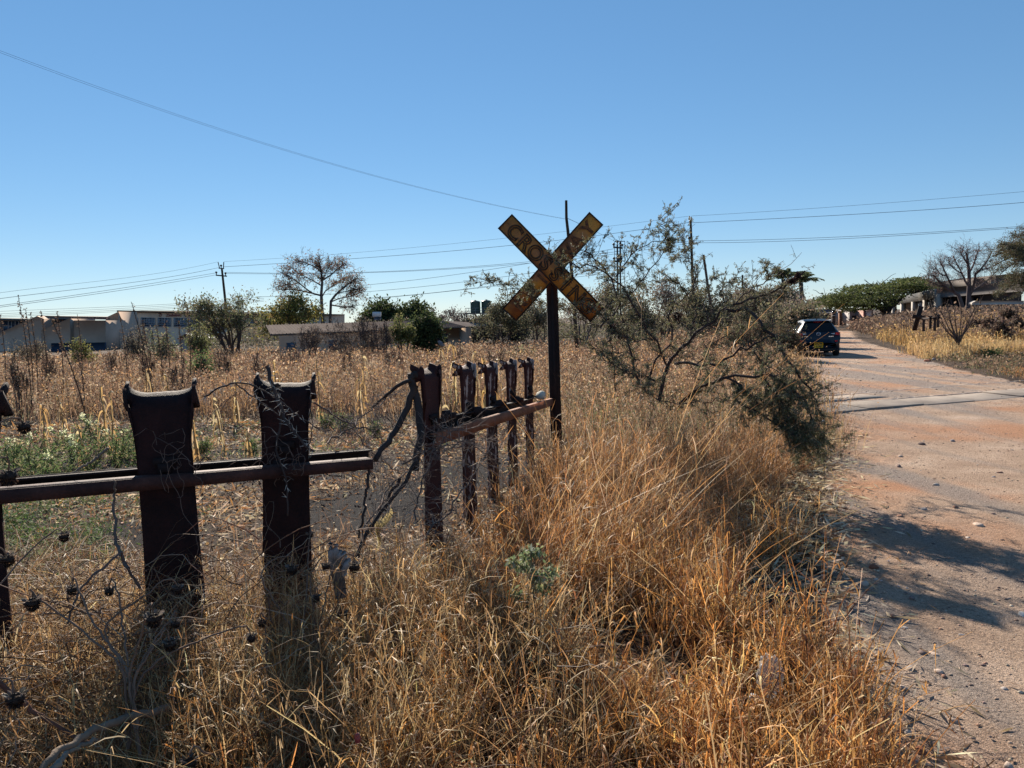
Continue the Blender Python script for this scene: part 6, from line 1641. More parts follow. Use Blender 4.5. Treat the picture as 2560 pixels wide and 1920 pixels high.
# sparse weeds on the soil between fences and field
weeds(900, -9.5, 1.0, 5.2, 13.5, lambda x, y: view(x, y) * (x < row_x(np.minimum(y, 9)) + .2) * np.clip(bump(x, y) + .4, .05, 1), .1, .32, 1.5, FC, 5, 14, 1.2)
o = mb.build('dry_weeds', M['weed']); tag(o, 'brown dry weeds and grass stems covering the field to the buildings', 'weeds', kind='stuff')
o = mt.build('weed_leaves', M['weed']); tag(o, 'small dry leaves and seed husks on the brown field weeds', 'weeds', kind='stuff')

# --- verge across the road
mb = MB(); mt = MB()
def right(x, y, m_=0): return (x > road_r(y) + m_)
weeds(4200, 12, 36, 26, 46, lambda x, y: view(x, y) * right(x, y, .9) * smooth(27, 31, y + .5 * bump(x, y)), .45, .9, 1.8, [(.55, .36, .16), (.6, .42, .2), (.42, .27, .13), (.5, .3, .12)], 12, 6, 1.2)
weeds(4600, 12, 34, 15.5, 32, lambda x, y: view(x, y) * right(x, y, .4) * .75, .06, .2, 1.8, [(.3, .2, .13), (.4, .29, .19), (.22, .15, .1), (.16, .15, .08)], 7, 14, 1.2)
weeds(6500, 14, 60, 31, 70, lambda x, y: view(x, y) * right(x, y, 1.5), .5, 1.0, 1.8, [(.27, .18, .13), (.21, .14, .10), (.34, .24, .17), (.14, .1, .08)], 6, 26, 1.2, bitmul=1.25)
weeds(500, 13, 19, 15.2, 20, lambda x, y: view(x, y) * right(x, y, .6) * (bump(x, y) > -.1), .15, .36, 1.6, [(.5, .26, .11), (.42, .22, .1)], 16, 8, 1.0)
weeds(700, 12.6, 20, 26, 30.5, lambda x, y: view(x, y) * right(x, y, .2) * (y > 26.5), .35, .65, 1.6, [(.6, .4, .19), (.66, .48, .26)], 16, 4, 1.0)
o = mb.build('roadside_grass', M['weed']); tag(o, 'dry orange and straw-coloured grass on the bank across the road', 'grass', kind='stuff')
o = mt.build('bank_weed_leaves', M['weed']); tag(o, 'withered brown leaves on the tall weeds of the far bank', 'weeds', kind='stuff')

# --- strip between road and belt on the left of the car
mb = MB(); mt = MB()
weeds(3800, 3, 22, 9, 46, lambda x, y: view(x, y) * infield(x, y, -.1) * (x > road_l(y) - 3.2), .3, .75, 1.7, [(.45, .28, .14), (.36, .22, .12), (.5, .34, .18)], 9, 10, 1.2)
o = mb.build('roadside_weeds', M['weed']); tag(o, 'brown grass along the left road edge behind the thorn bush', 'grass', kind='stuff')
o = mt.build('roadside_weed_leaves', M['weed']); tag(o, 'dry leaf bits on the weeds left of the parked car', 'weeds', kind='stuff')

# --- green weeds with cream flowers at the left
gw = []
rng = np.random.RandomState(33)
spots = [(40, 1085, 9.5, .62), (10, 1110, 9.0, .5), (95, 1130, 9.2, .5), (160, 1120, 10, .6), (205, 1170, 9.2, .55), (270, 1160, 9.6, .6), (330, 1165, 9.4, .5), (130, 1170, 8.6, .45), (60, 1190, 8.2, .5), (300, 1140, 10.5, .45), (490, 1130, 10.5, .3), (620, 1150, 10.2, .25), (850, 1060, 12.5, .35), (810, 1045, 13, .3), (930, 1080, 12, .25), (380, 1130, 11, .4), (230, 1100, 11.5, .55), (20, 1160, 8.6, .6)]
for k, (px, py, Y, hh) in enumerate(spots):
    b = ground_pt(px, Y); t = thing('flowering_weed', 'green weed %sbehind the left posts, %s from the left' % ('with cream flowers ' if hh > .4 and k % 3 != 2 else '', ORD[sorted(s_[0] for s_ in spots).index(px)]), 'weed', tuple(b), 'green flowering weeds')
    W = Wood(5); tips = []
    for s in range(9):
        pts, d = wander(rng, b, (rng.normal() * .45, rng.normal() * .45, 1), hh * rng.uniform(.6, 1.1), 5, .1); W.add(pts, .006, .003); tips += [(p, d, 1) for p in pts[1:]]
        for q in range(3):
            p2, d2 = wander(rng, pts[rng.randint(1, 4)], d + rng.normal(size=3) * .7, hh * .35, 5, .15); W.add(p2, .004, .002); tips += [(p, d2, 1) for p in p2[1:]]
    W.build('stem', M['bark'], t, 4, (.1, .11, .05))
    m_ = MB(); leaf_cloud(m_, tips, 620, .05, .014, [(.13, .19, .07), (.10, .15, .055), (.17, .22, .09), (.3, .26, .14)], .035, None, .0); m_.build('foliage', M['leaf'], t)
    if hh > .4 and k % 3 != 2:
        m_ = MB(); 
        for s in range(2 if k % 2 else 3):
            p = tips[rng.randint(len(tips))][0] + np.array([0, 0, .03]); top_i = max(tips, key=lambda q: q[0][2] + rng.normal() * .08)[0]
            nn = 26; leafs(m_, np.repeat(top_i[None], nn, 0) + rng.normal(size=(nn, 3)) * .018, rng.normal(size=(nn, 3)) + (0, 0, .6), np.full(nn, .03), np.full(nn, .018), palette([(.75, .74, .5), (.7, .72, .42)], nn, .1))
        m_.build('flower', M['petal'], t)
# low green mat seen under the left rail
m_ = MB(); x, y = sample(1500, -4.8, -2.2, 4.2, 7.6, lambda x, y: np.exp(-((x + .68 * y) / .75) ** 2) * np.clip(.3 + 1.2 * bump(x * 2.2, y * 2.2), 0, 1)); i = np.repeat(np.arange(len(x)), 46); n = len(i)
P = np.column_stack([x[i] + rs.normal(size=n) * .06, y[i] + rs.normal(size=n) * .06, H(x[i], y[i]) + np.abs(rs.normal(size=n)) * .10])
leafs(m_, P, rs.normal(size=(n, 3)) + (0, 0, .3), rs.uniform(.018, .045, n), rs.uniform(.008, .016, n), palette([(.09, .14, .04), (.13, .17, .08), (.2, .22, .15), (.07, .1, .04)], n, .25))
o = m_.build('green_ground_cover', M['leaf']); tag(o, 'low bright green feathery weeds under the rail at the left edge', 'ground cover', kind='stuff')
m_ = MB(); x, y = sample(420, -7, 1.5, 9.5, 14, lambda x, y: np.clip(bump(x * .8 + 1, y * .8) * 1.6, 0, 1)); i = np.repeat(np.arange(len(x)), 40); n = len(i)
P = np.column_stack([x[i] + rs.normal(size=n) * .1, y[i] + rs.normal(size=n) * .1, H(x[i], y[i]) + np.abs(rs.normal(size=n)) * .05])
leafs(m_, P, rs.normal(size=(n, 3)), rs.uniform(.03, .06, n), rs.uniform(.01, .02, n), palette([(.15, .19, .07), (.2, .21, .1)], n, .2))
o = m_.build('creeping_weeds', M['leaf']); tag(o, 'patches of low green creeping weeds on the field soil behind the posts', 'ground cover', kind='stuff')

# clods and cinders of the ash patches
m_ = MB(); x, y = sample(9000, -8, 1.2, 5.5, 12, lambda x, y: view(x, y) * np.clip(bump(x * .6, y * .6 + 3) + .2, 0, 1) * (x < row_x(np.minimum(y, 9)) + .3)); n = len(x)
P = np.column_stack([x, y, H(x, y)]); s = rs.uniform(.006, .028, n)
th = np.array([(1, 0, 0), (-.5, .86, 0), (-.5, -.86, 0), (0, 0, .9)]); V = (P[:, None, :] + (th[None] * rs.uniform(.6, 1.2, (n, 4, 1)) + rs.normal(size=(n, 4, 3)) * .12) * s[:, None, None]).reshape(-1, 3)
T = (np.arange(n) * 4)[:, None, None] + np.array([(0, 1, 3), (1, 2, 3), (2, 0, 3)])[None]
m_.add(V, T=T.reshape(-1, 3), col=np.repeat(palette([(.03, .027, .03), (.05, .04, .038), (.09, .06, .05)], n), 4, axis=0))
o = m_.build('ash_clods', M['stone']); tag(o, 'black cinders and clods on the bare soil between the fences', 'rubble', kind='stuff')

# --- maize stalks
def maize(px, ytop, ybot, Y, seed, lb, grp='dry maize stalks standing behind the fences'):
    rng = np.random.RandomState(seed); b = ground_pt(px, Y); h = at(px, ytop, Y).z - b[2]
    t = thing('maize_stalk', lb, 'maize stalk', tuple(b), grp)
    top = b + np.array([rng.normal() * .06, rng.normal() * .06, h]); n = 7
    P = np.array([b + (top - b) * k + rng.normal(size=3) * .006 for k in np.linspace(0, 1, n)])
    m_ = MB(); m_.tube(P, np.linspace(.014, .006, n), 7, (.38, .24, .11)); m_.build('stalk', M['bark'], t, True)
    m_ = MB()
    for i in range(1, n):
        for s in range(3):
            a = rng.uniform(0, 6.28); L = rng.uniform(.22, .5) * min(1, h); p = P[i] - (0, 0, rng.uniform(0, .1)); tt = np.linspace(0, 1, 9); rise = rng.uniform(-.2, .7); dr = rng.uniform(.8, 1.7); tw = rng.uniform(-2, 2)
            c = np.column_stack([p[0] + math.cos(a) * L * .5 * tt * (1 - .4 * tt), p[1] + math.sin(a) * L * .5 * tt * (1 - .4 * tt), p[2] + L * (rise * tt - dr * tt ** 2)])
            c[:, 2] = np.maximum(c[:, 2], b[2] + .01)
            w_ = rng.uniform(.012, .026) * np.interp(tt, [0, .3, 1], [.7, 1, .15]); ph = tw * tt + rng.uniform(0, 3)
            sd_ = np.column_stack([-math.sin(a) * np.cos(ph), math.cos(a) * np.cos(ph), np.sin(ph)]) * w_[:, None]
            V = np.stack([c - sd_, c + sd_], 1).reshape(-1, 3); k = np.arange(8) * 2
            m_.add(V, np.stack([k, k + 1, k + 3, k + 2], 1), col=palette([(.58, .38, .16), (.5, .31, .13), (.66, .5, .28)], 1)[0])
    m_.build('leaf', M['grass'], t)
ms = [(250, 965, 0, 11.0, 'bushy golden maize stalk left of the nearer black post'), (268, 985, 0, 10.6, 'second golden maize stalk leaning on its neighbour left of the nearer black post'), (150, 985, 0, 12, 'brown maize stalk among the green flowering weeds'), (185, 1060, 0, 9.6, 'broken maize stalk among the green flowering weeds'), (95, 1010, 0, 11.5, 'short maize stalk at the far left among the weeds'),
      (360, 925, 0, 14, 'curled maize leaves just above the nearer black post'), (425, 935, 0, 14.5, 'maize stalk above the right horn of the nearer black post'), (550, 995, 0, 10.5, 'single maize stalk between the two black posts'), (585, 950, 0, 13, 'taller thin maize stalk between the two black posts'), (610, 1085, 0, 9.5, 'short maize stump between the two black posts'),
      (795, 895, 0, 13.5, 'upright golden maize stalk right of the second black post'), (900, 885, 0, 13, 'tall maize stalk in the middle of the field'), (893, 940, 0, 12, 'brown maize stalk below the tall one in mid field'), (1100, 868, 0, 12, 'maize stalk the small bird sits on'), (1135, 858, 0, 13, 'maize stalk with arching leaves right of the small bird'),
      (1190, 880, 0, 14, 'golden maize clump above the second red-brown post'), (1215, 890, 0, 13, 'golden maize clump above the third red-brown post'), (1240, 900, 0, 13.5, 'short golden maize above the fourth red-brown post'), (690, 900, 0, 15, 'maize stalk behind the thorny branch'), (480, 1040, 0, 10, 'broken maize stalk right of the nearer black post')]
for k, q in enumerate(ms): maize(q[0], q[1], q[2], q[3], 200 + k, q[4])

# tall seed stalks against the sky and the factory walls
def seedstalk(px0, y0, px1, y1, Y, seed, lb, grp='tall dark seed stalks in the field'):
    rng = np.random.RandomState(seed); tp = np.array(at(px0, y0, Y)); bt = np.array(at(px1, y1, Y)); bt[2] = float(H(bt[0], bt[1]))
    m_ = MB(); t2 = np.linspace(0, 1, 12)[:, None]; P = tp + (bt - tp) * t2; P[:, 0] += .06 * np.sin(t2[:, 0] * 3.14)
    m_.tube(P, np.linspace(.006, .013, 12), 4, (.11, .075, .06))
    n = 90; k = rng.uniform(0, .65, n); q = np.stack([np.interp(k, t2[:, 0], P[:, j]) for j in range(3)], 1) + rng.normal(size=(n, 3)) * .012
    leafs(m_, q, rng.normal(size=(n, 3)), np.full(n, .055), np.full(n, .028), palette([(.1, .07, .055), (.16, .11, .08)], n))
    o = m_.build('seed_stalk', M['weed']); tag(o, lb, 'plant stalk', grp)
sstk = [(45, 738, 68, 900, 15), (64, 772, 70, 900, 16), (76, 782, 84, 900, 17), (103, 778, 105, 880, 18), (142, 778, 148, 900, 18), (193, 785, 195, 880, 20), (0, 785, 3, 900, 17), (329, 756, 385, 960, 14), (468, 772, 465, 920, 17), (445, 800, 448, 920, 18), (390, 812, 400, 920, 18), (413, 800, 416, 910, 19), (300, 790, 312, 900, 19), (130, 800, 220, 975, 12), (190, 870, 205, 960, 16), (355, 800, 372, 900, 20)]
for k, q in enumerate(sstk): seedstalk(*q, 300 + k, ['tallest leaning seed stalk at the far left, rising above the factory roof', 'dark seed stalk just right of the tallest one'][k] if k < 2 else ('long leaning dark stalk crossing the beige warehouse wall' if k == 7 else 'thin dark seed stalk in the field before the factory walls, %s from the left' % ORD[sorted(z[0] for z in sstk).index(q[0])]))

# field shrubs on the left
for px, yt, hw, sd, Y, lb, cols in ((205, 842, 26, 141, 42, 'yellow-green rounded bush in front of the dark plinth of the factory', [(.2, .19, .06), (.15, .15, .05)]), (400, 822, 38, 142, 36, 'dark twiggy bush before the beige warehouse', GREY_G), (345, 815, 30, 143, 40, 'pale twiggy bush before the first warehouse window', [(.17, .14, .11), (.13, .12, .09)]), (500, 800, 26, 144, 40, 'olive twiggy bush beside the small hut', OLIVE), (505, 888, 20, 145, 22, 'small green bush in the brown weeds above the left posts', [(.09, .14, .05), (.07, .1, .04)]), (80, 848, 50, 146, 44, 'low grey-brown bush at the foot of the factory wall', [(.12, .1, .07), (.15, .12, .08)]), (1300, 872, 34, 147, 32, 'grey-green low bush left of the crossing sign post', GREY_G)):
    tree('field_bush', lb, 'bush', px, Y, yt, hw, sd, [tuple(min(1, v * 1.35) for v in c_) for c_ in cols], 2400, .1 if Y > 30 else .07, dict(trunk_r=.035, levels=6, forks=2, first=.18, n0=6, up=.14, minr=.009, angle=.8), col=(.11, .085, .075), spreadr=.15, k=3, lw=.5)
# clumps of dark dead weed on the right bank
for k, (px, yt, Y) in enumerate(((2475, 795, 33), (2500, 800, 31), (2540, 790, 33), (2440, 800, 36), (2515, 770, 38))):
    tree('dead_weed_clump', 'dark withered weed clump on the bank across the road, %s from the left' % ORD[sorted((2475, 2500, 2540, 2440, 2515)).index(px)], 'weed', px, Y, yt, 14, 150 + k, [(.09, .06, .045), (.14, .1, .08)], 1500, .13, dict(trunk_r=.02, levels=5, forks=2, first=.2, n0=5, up=.2, minr=.006, angle=.5), col=(.08, .06, .05), spreadr=.12, k=3, group='withered dark weeds on the far bank')
tree('green_weed_patch', 'small dark green creeping plant on the bare verge across the road', 'weed', 2480, 26, 879, 20, 160, [(.06, .1, .035), (.09, .13, .05)], 1600, .06, dict(trunk_r=.01, levels=4, forks=3, first=.2, n0=6, up=.05, minr=.004, angle=.9), spreadr=.1, k=3)

# --- bird on the maize
bp = np.array(at(1097, 866, 12)); 
bird = thing('small_bird', 'small grey bird with a black head perched on a maize stalk', 'bird', tuple(bp))
m_ = MB(); P = A3((1096, 849, 12), (1097, 853, 12), (1101, 858, 12), (1106, 863, 12), (1111, 866, 12)); m_.tube(P, [.012, .022, .036, .026, .006], 12, (.16, .17, .2)); m_.build('body', M['cloth'], bird, True)
m_ = MB(); m_.tube(A3((1096, 845.5, 12), (1096, 847, 12), (1096, 849.5, 12), (1097, 853, 12)), [.006, .02, .022, .014], 12, (.01, .01, .012)); m_.tube(A3((1094.5, 848, 12), (1091.5, 848.6, 12)), [.006, .001], 6, (.02, .02, .02)); m_.build('head', M['cloth'], bird, True)
m_ = MB(); m_.beam(at(1108, 864, 12), at(1117, 862, 12), .025, .008, (.5, .48, .44)); m_.build('tail', M['cloth'], bird)
m_ = MB(); m_.tube([at(1099, 862, 12), at(1099, 869, 12)], .003, 5, (.02, .02, .02)); m_.tube([at(1101, 862, 12), at(1101, 869, 12)], .003, 5, (.02, .02, .02)); m_.build('leg', M['cloth'], bird)

# --- withered sunflower heads, foreground left
def sunflower(root, heads, seed, lb):
    rng = np.random.RandomState(seed); b = np.array(at(*root)); b[2] = min(b[2], float(H(b[0], b[1])) + .3)
    t = thing('withered_sunflower', lb, 'dead plant', tuple(b), 'withered plants with drooping seed heads')
    for (px, py, Y, r, via) in heads:
        hd = np.array(at(px, py, Y)); m_ = MB()
        pts = [b] + [np.array(at(*v)) for v in via] + [hd + (rng.uniform(-.02, .02), 0, .06 + r), hd + (0, 0, r * .6)]
        tt = np.cumsum([0] + [np.linalg.norm(q - p) for p, q in zip(pts[:-1], pts[1:])]); tt /= tt[-1]; t2 = np.linspace(0, 1, 26)
        P = np.stack([np.interp(t2, tt, np.array(pts)[:, j]) for j in range(3)], 1)
        for _ in range(3): P[1:-1] = (P[:-2] + P[2:] + P[1:-1]) / 3
        P[1:-1] += rng.normal(size=(24, 3)) * .0025; m_.tube(P, np.linspace(.0048, .0026, 26) * rng.uniform(.85, 1.15, 26), 6, (.2, .13, .095)); m_.build('stem', M['bark'], t, True)
        m_ = MB(); cap = [hd + (0, 0, r * .75), hd + (0, 0, r * .35), hd + (0, 0, 0), hd - (0, 0, r * .35), hd - (0, 0, r * .45)]
        m_.tube(cap, [r * .25, r * .8, r * .95, r * .6, r * .1], 16, (.05, .035, .03))
        n = 170; th = rng.uniform(0, 6.28, n); e = rng.uniform(-1.5, .25, n); d = np.column_stack([np.cos(th) * np.cos(e), np.sin(th) * np.cos(e), np.sin(e)])
        leafs(m_, hd + d * r * .6, d + rng.normal(size=(n, 3)) * .2, np.full(n, r * .62), np.full(n, r * .16), palette([(.05, .03, .025), (.09, .05, .03), (.025, .015, .015)], n))
        n = 26; th = rng.uniform(0, 6.28, n); d = np.column_stack([np.cos(th), np.sin(th), np.full(n, .55)])
        leafs(m_, hd + d * r * .55 + (0, 0, r * .1), d * (1, 1, .2) + (0, 0, .5), np.full(n, r * .9), np.full(n, r * .4), palette([(.13, .11, .1), (.2, .17, .14)], n))
        m_.build('seed_head', M['thinleaf'], t)
sunflower((320, 1860, 2.35), [(82, 1508, 2.5, .026, [(310, 1660, 2.4), (170, 1550, 2.5), (60, 1475, 2.5), (75, 1470, 2.5)]), (445, 1474, 2.7, .018, [(330, 1700, 2.4), (300, 1640, 2.5), (240, 1570, 2.55), (390, 1470, 2.65)]), (180, 1475, 2.6, .018, [(310, 1660, 2.4), (230, 1560, 2.5), (185, 1440, 2.6)]), (628, 1595, 2.6, .016, [(340, 1700, 2.4), (420, 1630, 2.5), (560, 1580, 2.55), (615, 1555, 2.6)])], 1, 'withered branching plant with brown drooping seed heads, lowest left')
sunflower((350, 1880, 2.3), [(385, 1548, 2.35, .026, [(320, 1690, 2.4), (350, 1600, 2.4), (375, 1495, 2.35)]), (425, 1612, 2.5, .021, [(330, 1700, 2.4), (380, 1620, 2.45), (418, 1570, 2.5)]), (273, 1478, 2.8, .017, [(320, 1660, 2.5), (300, 1500, 2.7), (278, 1430, 2.8)]), (440, 1560, 2.6, .015, [(330, 1690, 2.4), (400, 1580, 2.5), (440, 1530, 2.6)])], 2, 'withered plant with large pale-backed seed heads before the nearer black post')
sunflower((-60, 1700, 2.2), [(60, 1068, 2.4, .021, [(-80, 1400, 2.3), (-60, 1080, 2.3), (0, 1040, 2.35), (55, 1030, 2.4)]), (22, 1192, 2.3, .027, [(-80, 1400, 2.3), (-20, 1120, 2.25), (40, 1130, 2.3)]), (160, 1342, 2.9, .020, [(-40, 1500, 2.6), (60, 1390, 2.8), (150, 1310, 2.9)]), (18, 1400, 2.5, .024, [(-60, 1500, 2.4), (0, 1340, 2.5)]), (40, 1748, 2.1, .026, [(-20, 1690, 2.1), (0, 1700, 2.1)])], 3, 'withered plant at the left edge with heads hanging above the rail')
sunflower((760, 1700, 3.1), [(730, 1424, 3.2, .024, [(745, 1600, 3.1), (640, 1430, 3.1), (690, 1388, 3.2), (722, 1390, 3.2)]), (815, 1416, 3.3, .019, [(790, 1560, 3.2), (770, 1440, 3.3), (805, 1392, 3.3)]), (886, 1418, 3.3, .024, [(800, 1560, 3.2), (830, 1410, 3.3), (870, 1380, 3.3)]), (791, 1496, 3.2, .017, [(780, 1580, 3.2), (790, 1465, 3.2)]), (855, 1538, 3.2, .021, [(800, 1600, 3.2), (850, 1500, 3.2)]), (775, 1338, 3.5, .016, [(760, 1560, 3.2), (776, 1300, 3.5)])], 4, 'withered plant with six hooked seed heads right of the second black post')
sunflower((700, 1960, 2.6), [(655, 1557, 2.9, .018, [(660, 1760, 2.7), (668, 1600, 2.9), (660, 1535, 2.9)]), (474, 1908, 2.2, .022, [(560, 1900, 2.3), (500, 1880, 2.2)])], 5, 'low withered plant with rust-brown heads between the black posts')

# --- pale fallen branch bottom left
stick('fallen_branch', 'thick pale dead branch lying in the straw at the bottom left', 'branch', [(90, 1935, 1.95), (160, 1870, 2.05), (230, 1830, 2.15), (300, 1800, 2.3), (420, 1770, 2.5)], .010, .013, (.2, .15, .11), wob=.003)
stick('fallen_branch', 'thin pale branch lying beside the thick one at the bottom left', 'branch', [(130, 1930, 2.0), (170, 1880, 2.1), (240, 1850, 2.2)], .009, .006, (.3, .25, .2), wob=.003)
stick('dead_stalk', 'reddish-brown bent stalk slanting from the left edge to the straw', 'branch', [(-20, 1690, 2.2), (80, 1775, 2.3), (160, 1830, 2.35), (225, 1858, 2.4)], .008, .006, (.17, .09, .07), wob=.002)
stick('dead_stalk', 'dry stalk leaning in front of the ash patch behind the rail', 'branch', [(170, 1190, 5.2), (235, 1150, 5.4), (270, 1120, 5.5)], .008, .012, (.2, .15, .11), wob=.003)
stick('dead_stalk', 'grey forked stem standing before the nearer black post on its left', 'branch', [(320, 1420, 3.0), (290, 1360, 3.1), (285, 1260, 3.2), (288, 1200, 3.2)], .007, .005, (.15, .11, .09), wob=.004)
stick('dead_stalk', 'grey slanting stem crossing behind the withered heads on the left', 'branch', [(350, 1470, 3.1), (300, 1380, 3.0), (200, 1470, 2.9), (170, 1560, 2.8)], .006, .004, (.14, .1, .09), wob=.004)

# --- grey cloth among the stalks, plastic bags
def crumple(name, lb, cat, c, size, mat_, seed, amp=.35, n=26, th=None):
    rng = np.random.RandomState(seed); c = np.array(c)
    u, v = np.meshgrid(np.linspace(0, 2 * np.pi, n + 1)[:-1], np.linspace(.05, np.pi - .05, n))
    d = np.stack([np.cos(u) * np.sin(v), np.sin(u) * np.sin(v), np.cos(v)], -1)
    r = np.ones(u.shape)
    for k in range(9):
        w_ = rng.normal(size=3) * (2 + k); r += amp / (1 + k * .35) * np.abs(np.sin(d @ w_ + rng.uniform(0, 6))) * .5
    V = d * r[..., None] * np.array(size) / 1.4 + c
    i = np.arange(n)[None, :] + np.arange(n - 1)[:, None] * n; j = (np.arange(n) + 1) % n + np.arange(n - 1)[:, None] * n
    m_ = MB(); m_.add(V.reshape(-1, 3), np.stack([i, j, j + n, i + n], -1).reshape(-1, 4), col=(.42, .38, .36)); o = m_.build(name, mat_, None, True)
    return tag(o, lb, cat)
m, nt, b = mat('thin_plastic'); b.inputs['Base Color'].default_value = (.5, .5, .52, 1); b.inputs['Roughness'].default_value = .25; b.inputs['Alpha'].default_value = .3; M['plastic'] = m
glove = thing('work_glove', 'dirty pale grey work glove propped fingers up on a stalk between the fences', 'glove', tuple(at(842, 1440, 3.6)))
m_ = MB(); m_.tube(A3((852, 1492, 3.6), (848, 1455, 3.6), (842, 1420, 3.58), (840, 1398, 3.58), (840, 1390, 3.58)), [.03, .03, .036, .034, .015], 14, (.19, .14, .115)); m_.build('palm', M['cloth'], glove, True)
for (x0, y0), (x1, y1), rr in (((828, 1395), (826, 1358), .015), ((838, 1392), (840, 1362), .0155), ((848, 1395), (849, 1378), .016), ((858, 1400), (861, 1380), .014), ((860, 1425), (872, 1398), .015)):
    m_ = MB(); m_.tube(A3((x0, y0 + 10, 3.58), (x0, y0, 3.56), ((x0 + x1) / 2 + 1, (y0 + y1) / 2, 3.54), (x1, y1, 3.55), (x1, y1 - 2, 3.56)), [rr, rr, rr * 1.1, rr * .85, rr * .2], 10, (.36, .31, .29)); m_.build('finger', M['cloth'], glove, True)
crumple('plastic_bag', 'crumpled translucent plastic bag caught in the golden grass near the road', 'plastic bag', at(1925, 1690, 2.95), (.03, .03, .055), M['plastic'], 3, .9)
crumple('white_scrap', 'small white scrap lying in the grass left of the plastic bag', 'litter', at(1884, 1746, 2.85), (.012, .012, .01), M['offwhite'], 4, .9)
m_ = MB()
for k in range(5):
    tt = np.linspace(0, 1, 9); tp = np.array(at(975 - 6 * k, 1268 + 6 * k, 4.6)); c_ = tp + np.column_stack([-.05 * tt + .02 * np.sin(tt * 5 + k), .01 * np.cos(tt * 4 + k), -.16 * tt - .02 * k * tt]); w_ = .012 * np.sin(tt * 2.9 + .15)
    V = np.stack([c_ - np.column_stack([w_, w_ * .3 * k - w_, 0 * w_]), c_ + np.column_stack([w_, w_ * .2, 0 * w_])], 1).reshape(-1, 3); kk = np.arange(8) * 2; m_.add(V, np.stack([kk, kk + 1, kk + 3, kk + 2], 1), col=(.5, .4, .2))
o = m_.build('dry_husk', M['grass']); tag(o, 'pale yellow torn maize husk hanging in the gap between the fences', 'husk')
crumple('white_cup', 'small white round scrap at the road edge below the thorn bush', 'litter', at(2058, 1053, 8.6), (.018, .018, .018), M['offwhite'], 7, .2)
crumple('red_scrap', 'tiny red wrapper scrap in the straw at the bottom', 'litter', at(894, 1846, 2.3), (.006, .004, .011), M['redtext'], 8, .9)

# --- green leafy plant
rng = np.random.RandomState(8); b = np.array(at(1345, 1660, 3.4)); b[2] = float(H(b[0], b[1]))
gp = thing('green_plant', 'single upright grey-green leafy plant with drooping leaf clusters in the golden grass', 'plant', tuple(b))
W = Wood(8); W.add(A3((1345, 1660, 3.4), (1338, 1560, 3.4), (1332, 1480, 3.4), (1325, 1400, 3.4), (1328, 1378, 3.4)), .007, .004)
cl = [(1328, 1372), (1310, 1385), (1345, 1380), (1282, 1402), (1300, 1415), (1312, 1412), (1340, 1430), (1352, 1440), (1372, 1440), (1380, 1425), (1368, 1460), (1350, 1462), (1290, 1485), (1305, 1492), (1300, 1570), (1290, 1580)]
m_ = MB()
for x, y in cl:
    e = np.array(at(x, y, 3.4 + rng.uniform(-.05, .05))); s = np.array(at(1330, min(y + 45, 1650), 3.4)); W.add([s, (s + e) / 2 + (0, 0, .015), e], .003, .002)
    n = 42; leafs(m_, e + rng.normal(size=(n, 3)) * .014, rng.normal(size=(n, 3)) * .6 + (0, 0, -.8), rng.uniform(.02, .04, n), rng.uniform(.009, .015, n), palette([(.22, .26, .14), (.16, .2, .1), (.3, .34, .16), (.32, .34, .25)], n, .2))
for (x0, y0), (x1, y1) in (((1334, 1507), (1297, 1530)), ((1338, 1505), (1367, 1482)), ((1340, 1580), (1358, 1552)), ((1338, 1578), (1325, 1612)), ((1340, 1600), (1300, 1625))):
    a, e = np.array(at(x0, y0, 3.4)), np.array(at(x1, y1, 3.38)); leafs(m_, np.array([a, a]), np.array([e - a, e - a]), np.full(2, np.linalg.norm(e - a)), np.full(2, .03), palette([(.16, .2, .13)], 2))
W.build('stem', M['bark'], gp, 5, (.2, .17, .1)); m_.build('foliage', M['leaf'], gp)

# --- stones on the road: the large ones singly, the gravel as one mass
big = [(2185, 1410, .035, 'red-brown stone standing by its shadow near the verge'), (2163, 1453, .035, 'pale pinkish stone beside the red-brown one near the verge'), (2190, 1440, .022, None), (2305, 1082, .055, 'dark angular stone below the level crossing'), (2382, 1074, .05, 'flat pale stone below the level crossing'), (2252, 1112, .045, None), (2246, 1140, .05, 'flat grey-brown stone in the middle of the road'), (2340, 1195, .04, None), (2250, 1282, .035, None), (2310, 1265, .035, None), (2445, 1305, .045, 'pair-topped dark stone on the road near the right edge'), (2483, 1277, .025, None), (2420, 1336, .025, None), (2388, 1260, .035, None), (2555, 1526, .032, 'white stone at the right edge of the picture'), (2335, 1625, .028, 'pinkish stone in a short line of stones on the road'), (2306, 1623, .026, None), (2348, 1668, .026, 'pale yellow stone above a dark one'), (2360, 1678, .018, None), (2275, 1657, .022, None), (2258, 1705, .022, None), (2300, 1862, .028, 'red-brown stone by the golden grass at the bottom right'), (2270, 1820, .024, None), (2385, 1788, .024, 'pale oval stone in the lower right'), (2510, 1710, .02, None), (2520, 1905, .03, None), (2430, 1540, .022, None), (2270, 1543, .02, None), (2500, 1160, .04, None), (2485, 1172, .03, None), (2530, 1095, .03, None), (2280, 1484, .022, None), (2262, 1560, .02, None), (2232, 1530, .024, None), (2405, 1577, .02, None), (2505, 1614, .018, None), (2100, 912, .05, None), (2212, 905, .06, None), (2319, 894, .12, 'rounded brown boulder on the verge across the road'), (2335, 890, .1, None)]
cols_ = [(.42, .33, .27), (.22, .16, .14), (.5, .42, .36), (.3, .17, .12), (.34, .3, .28)]
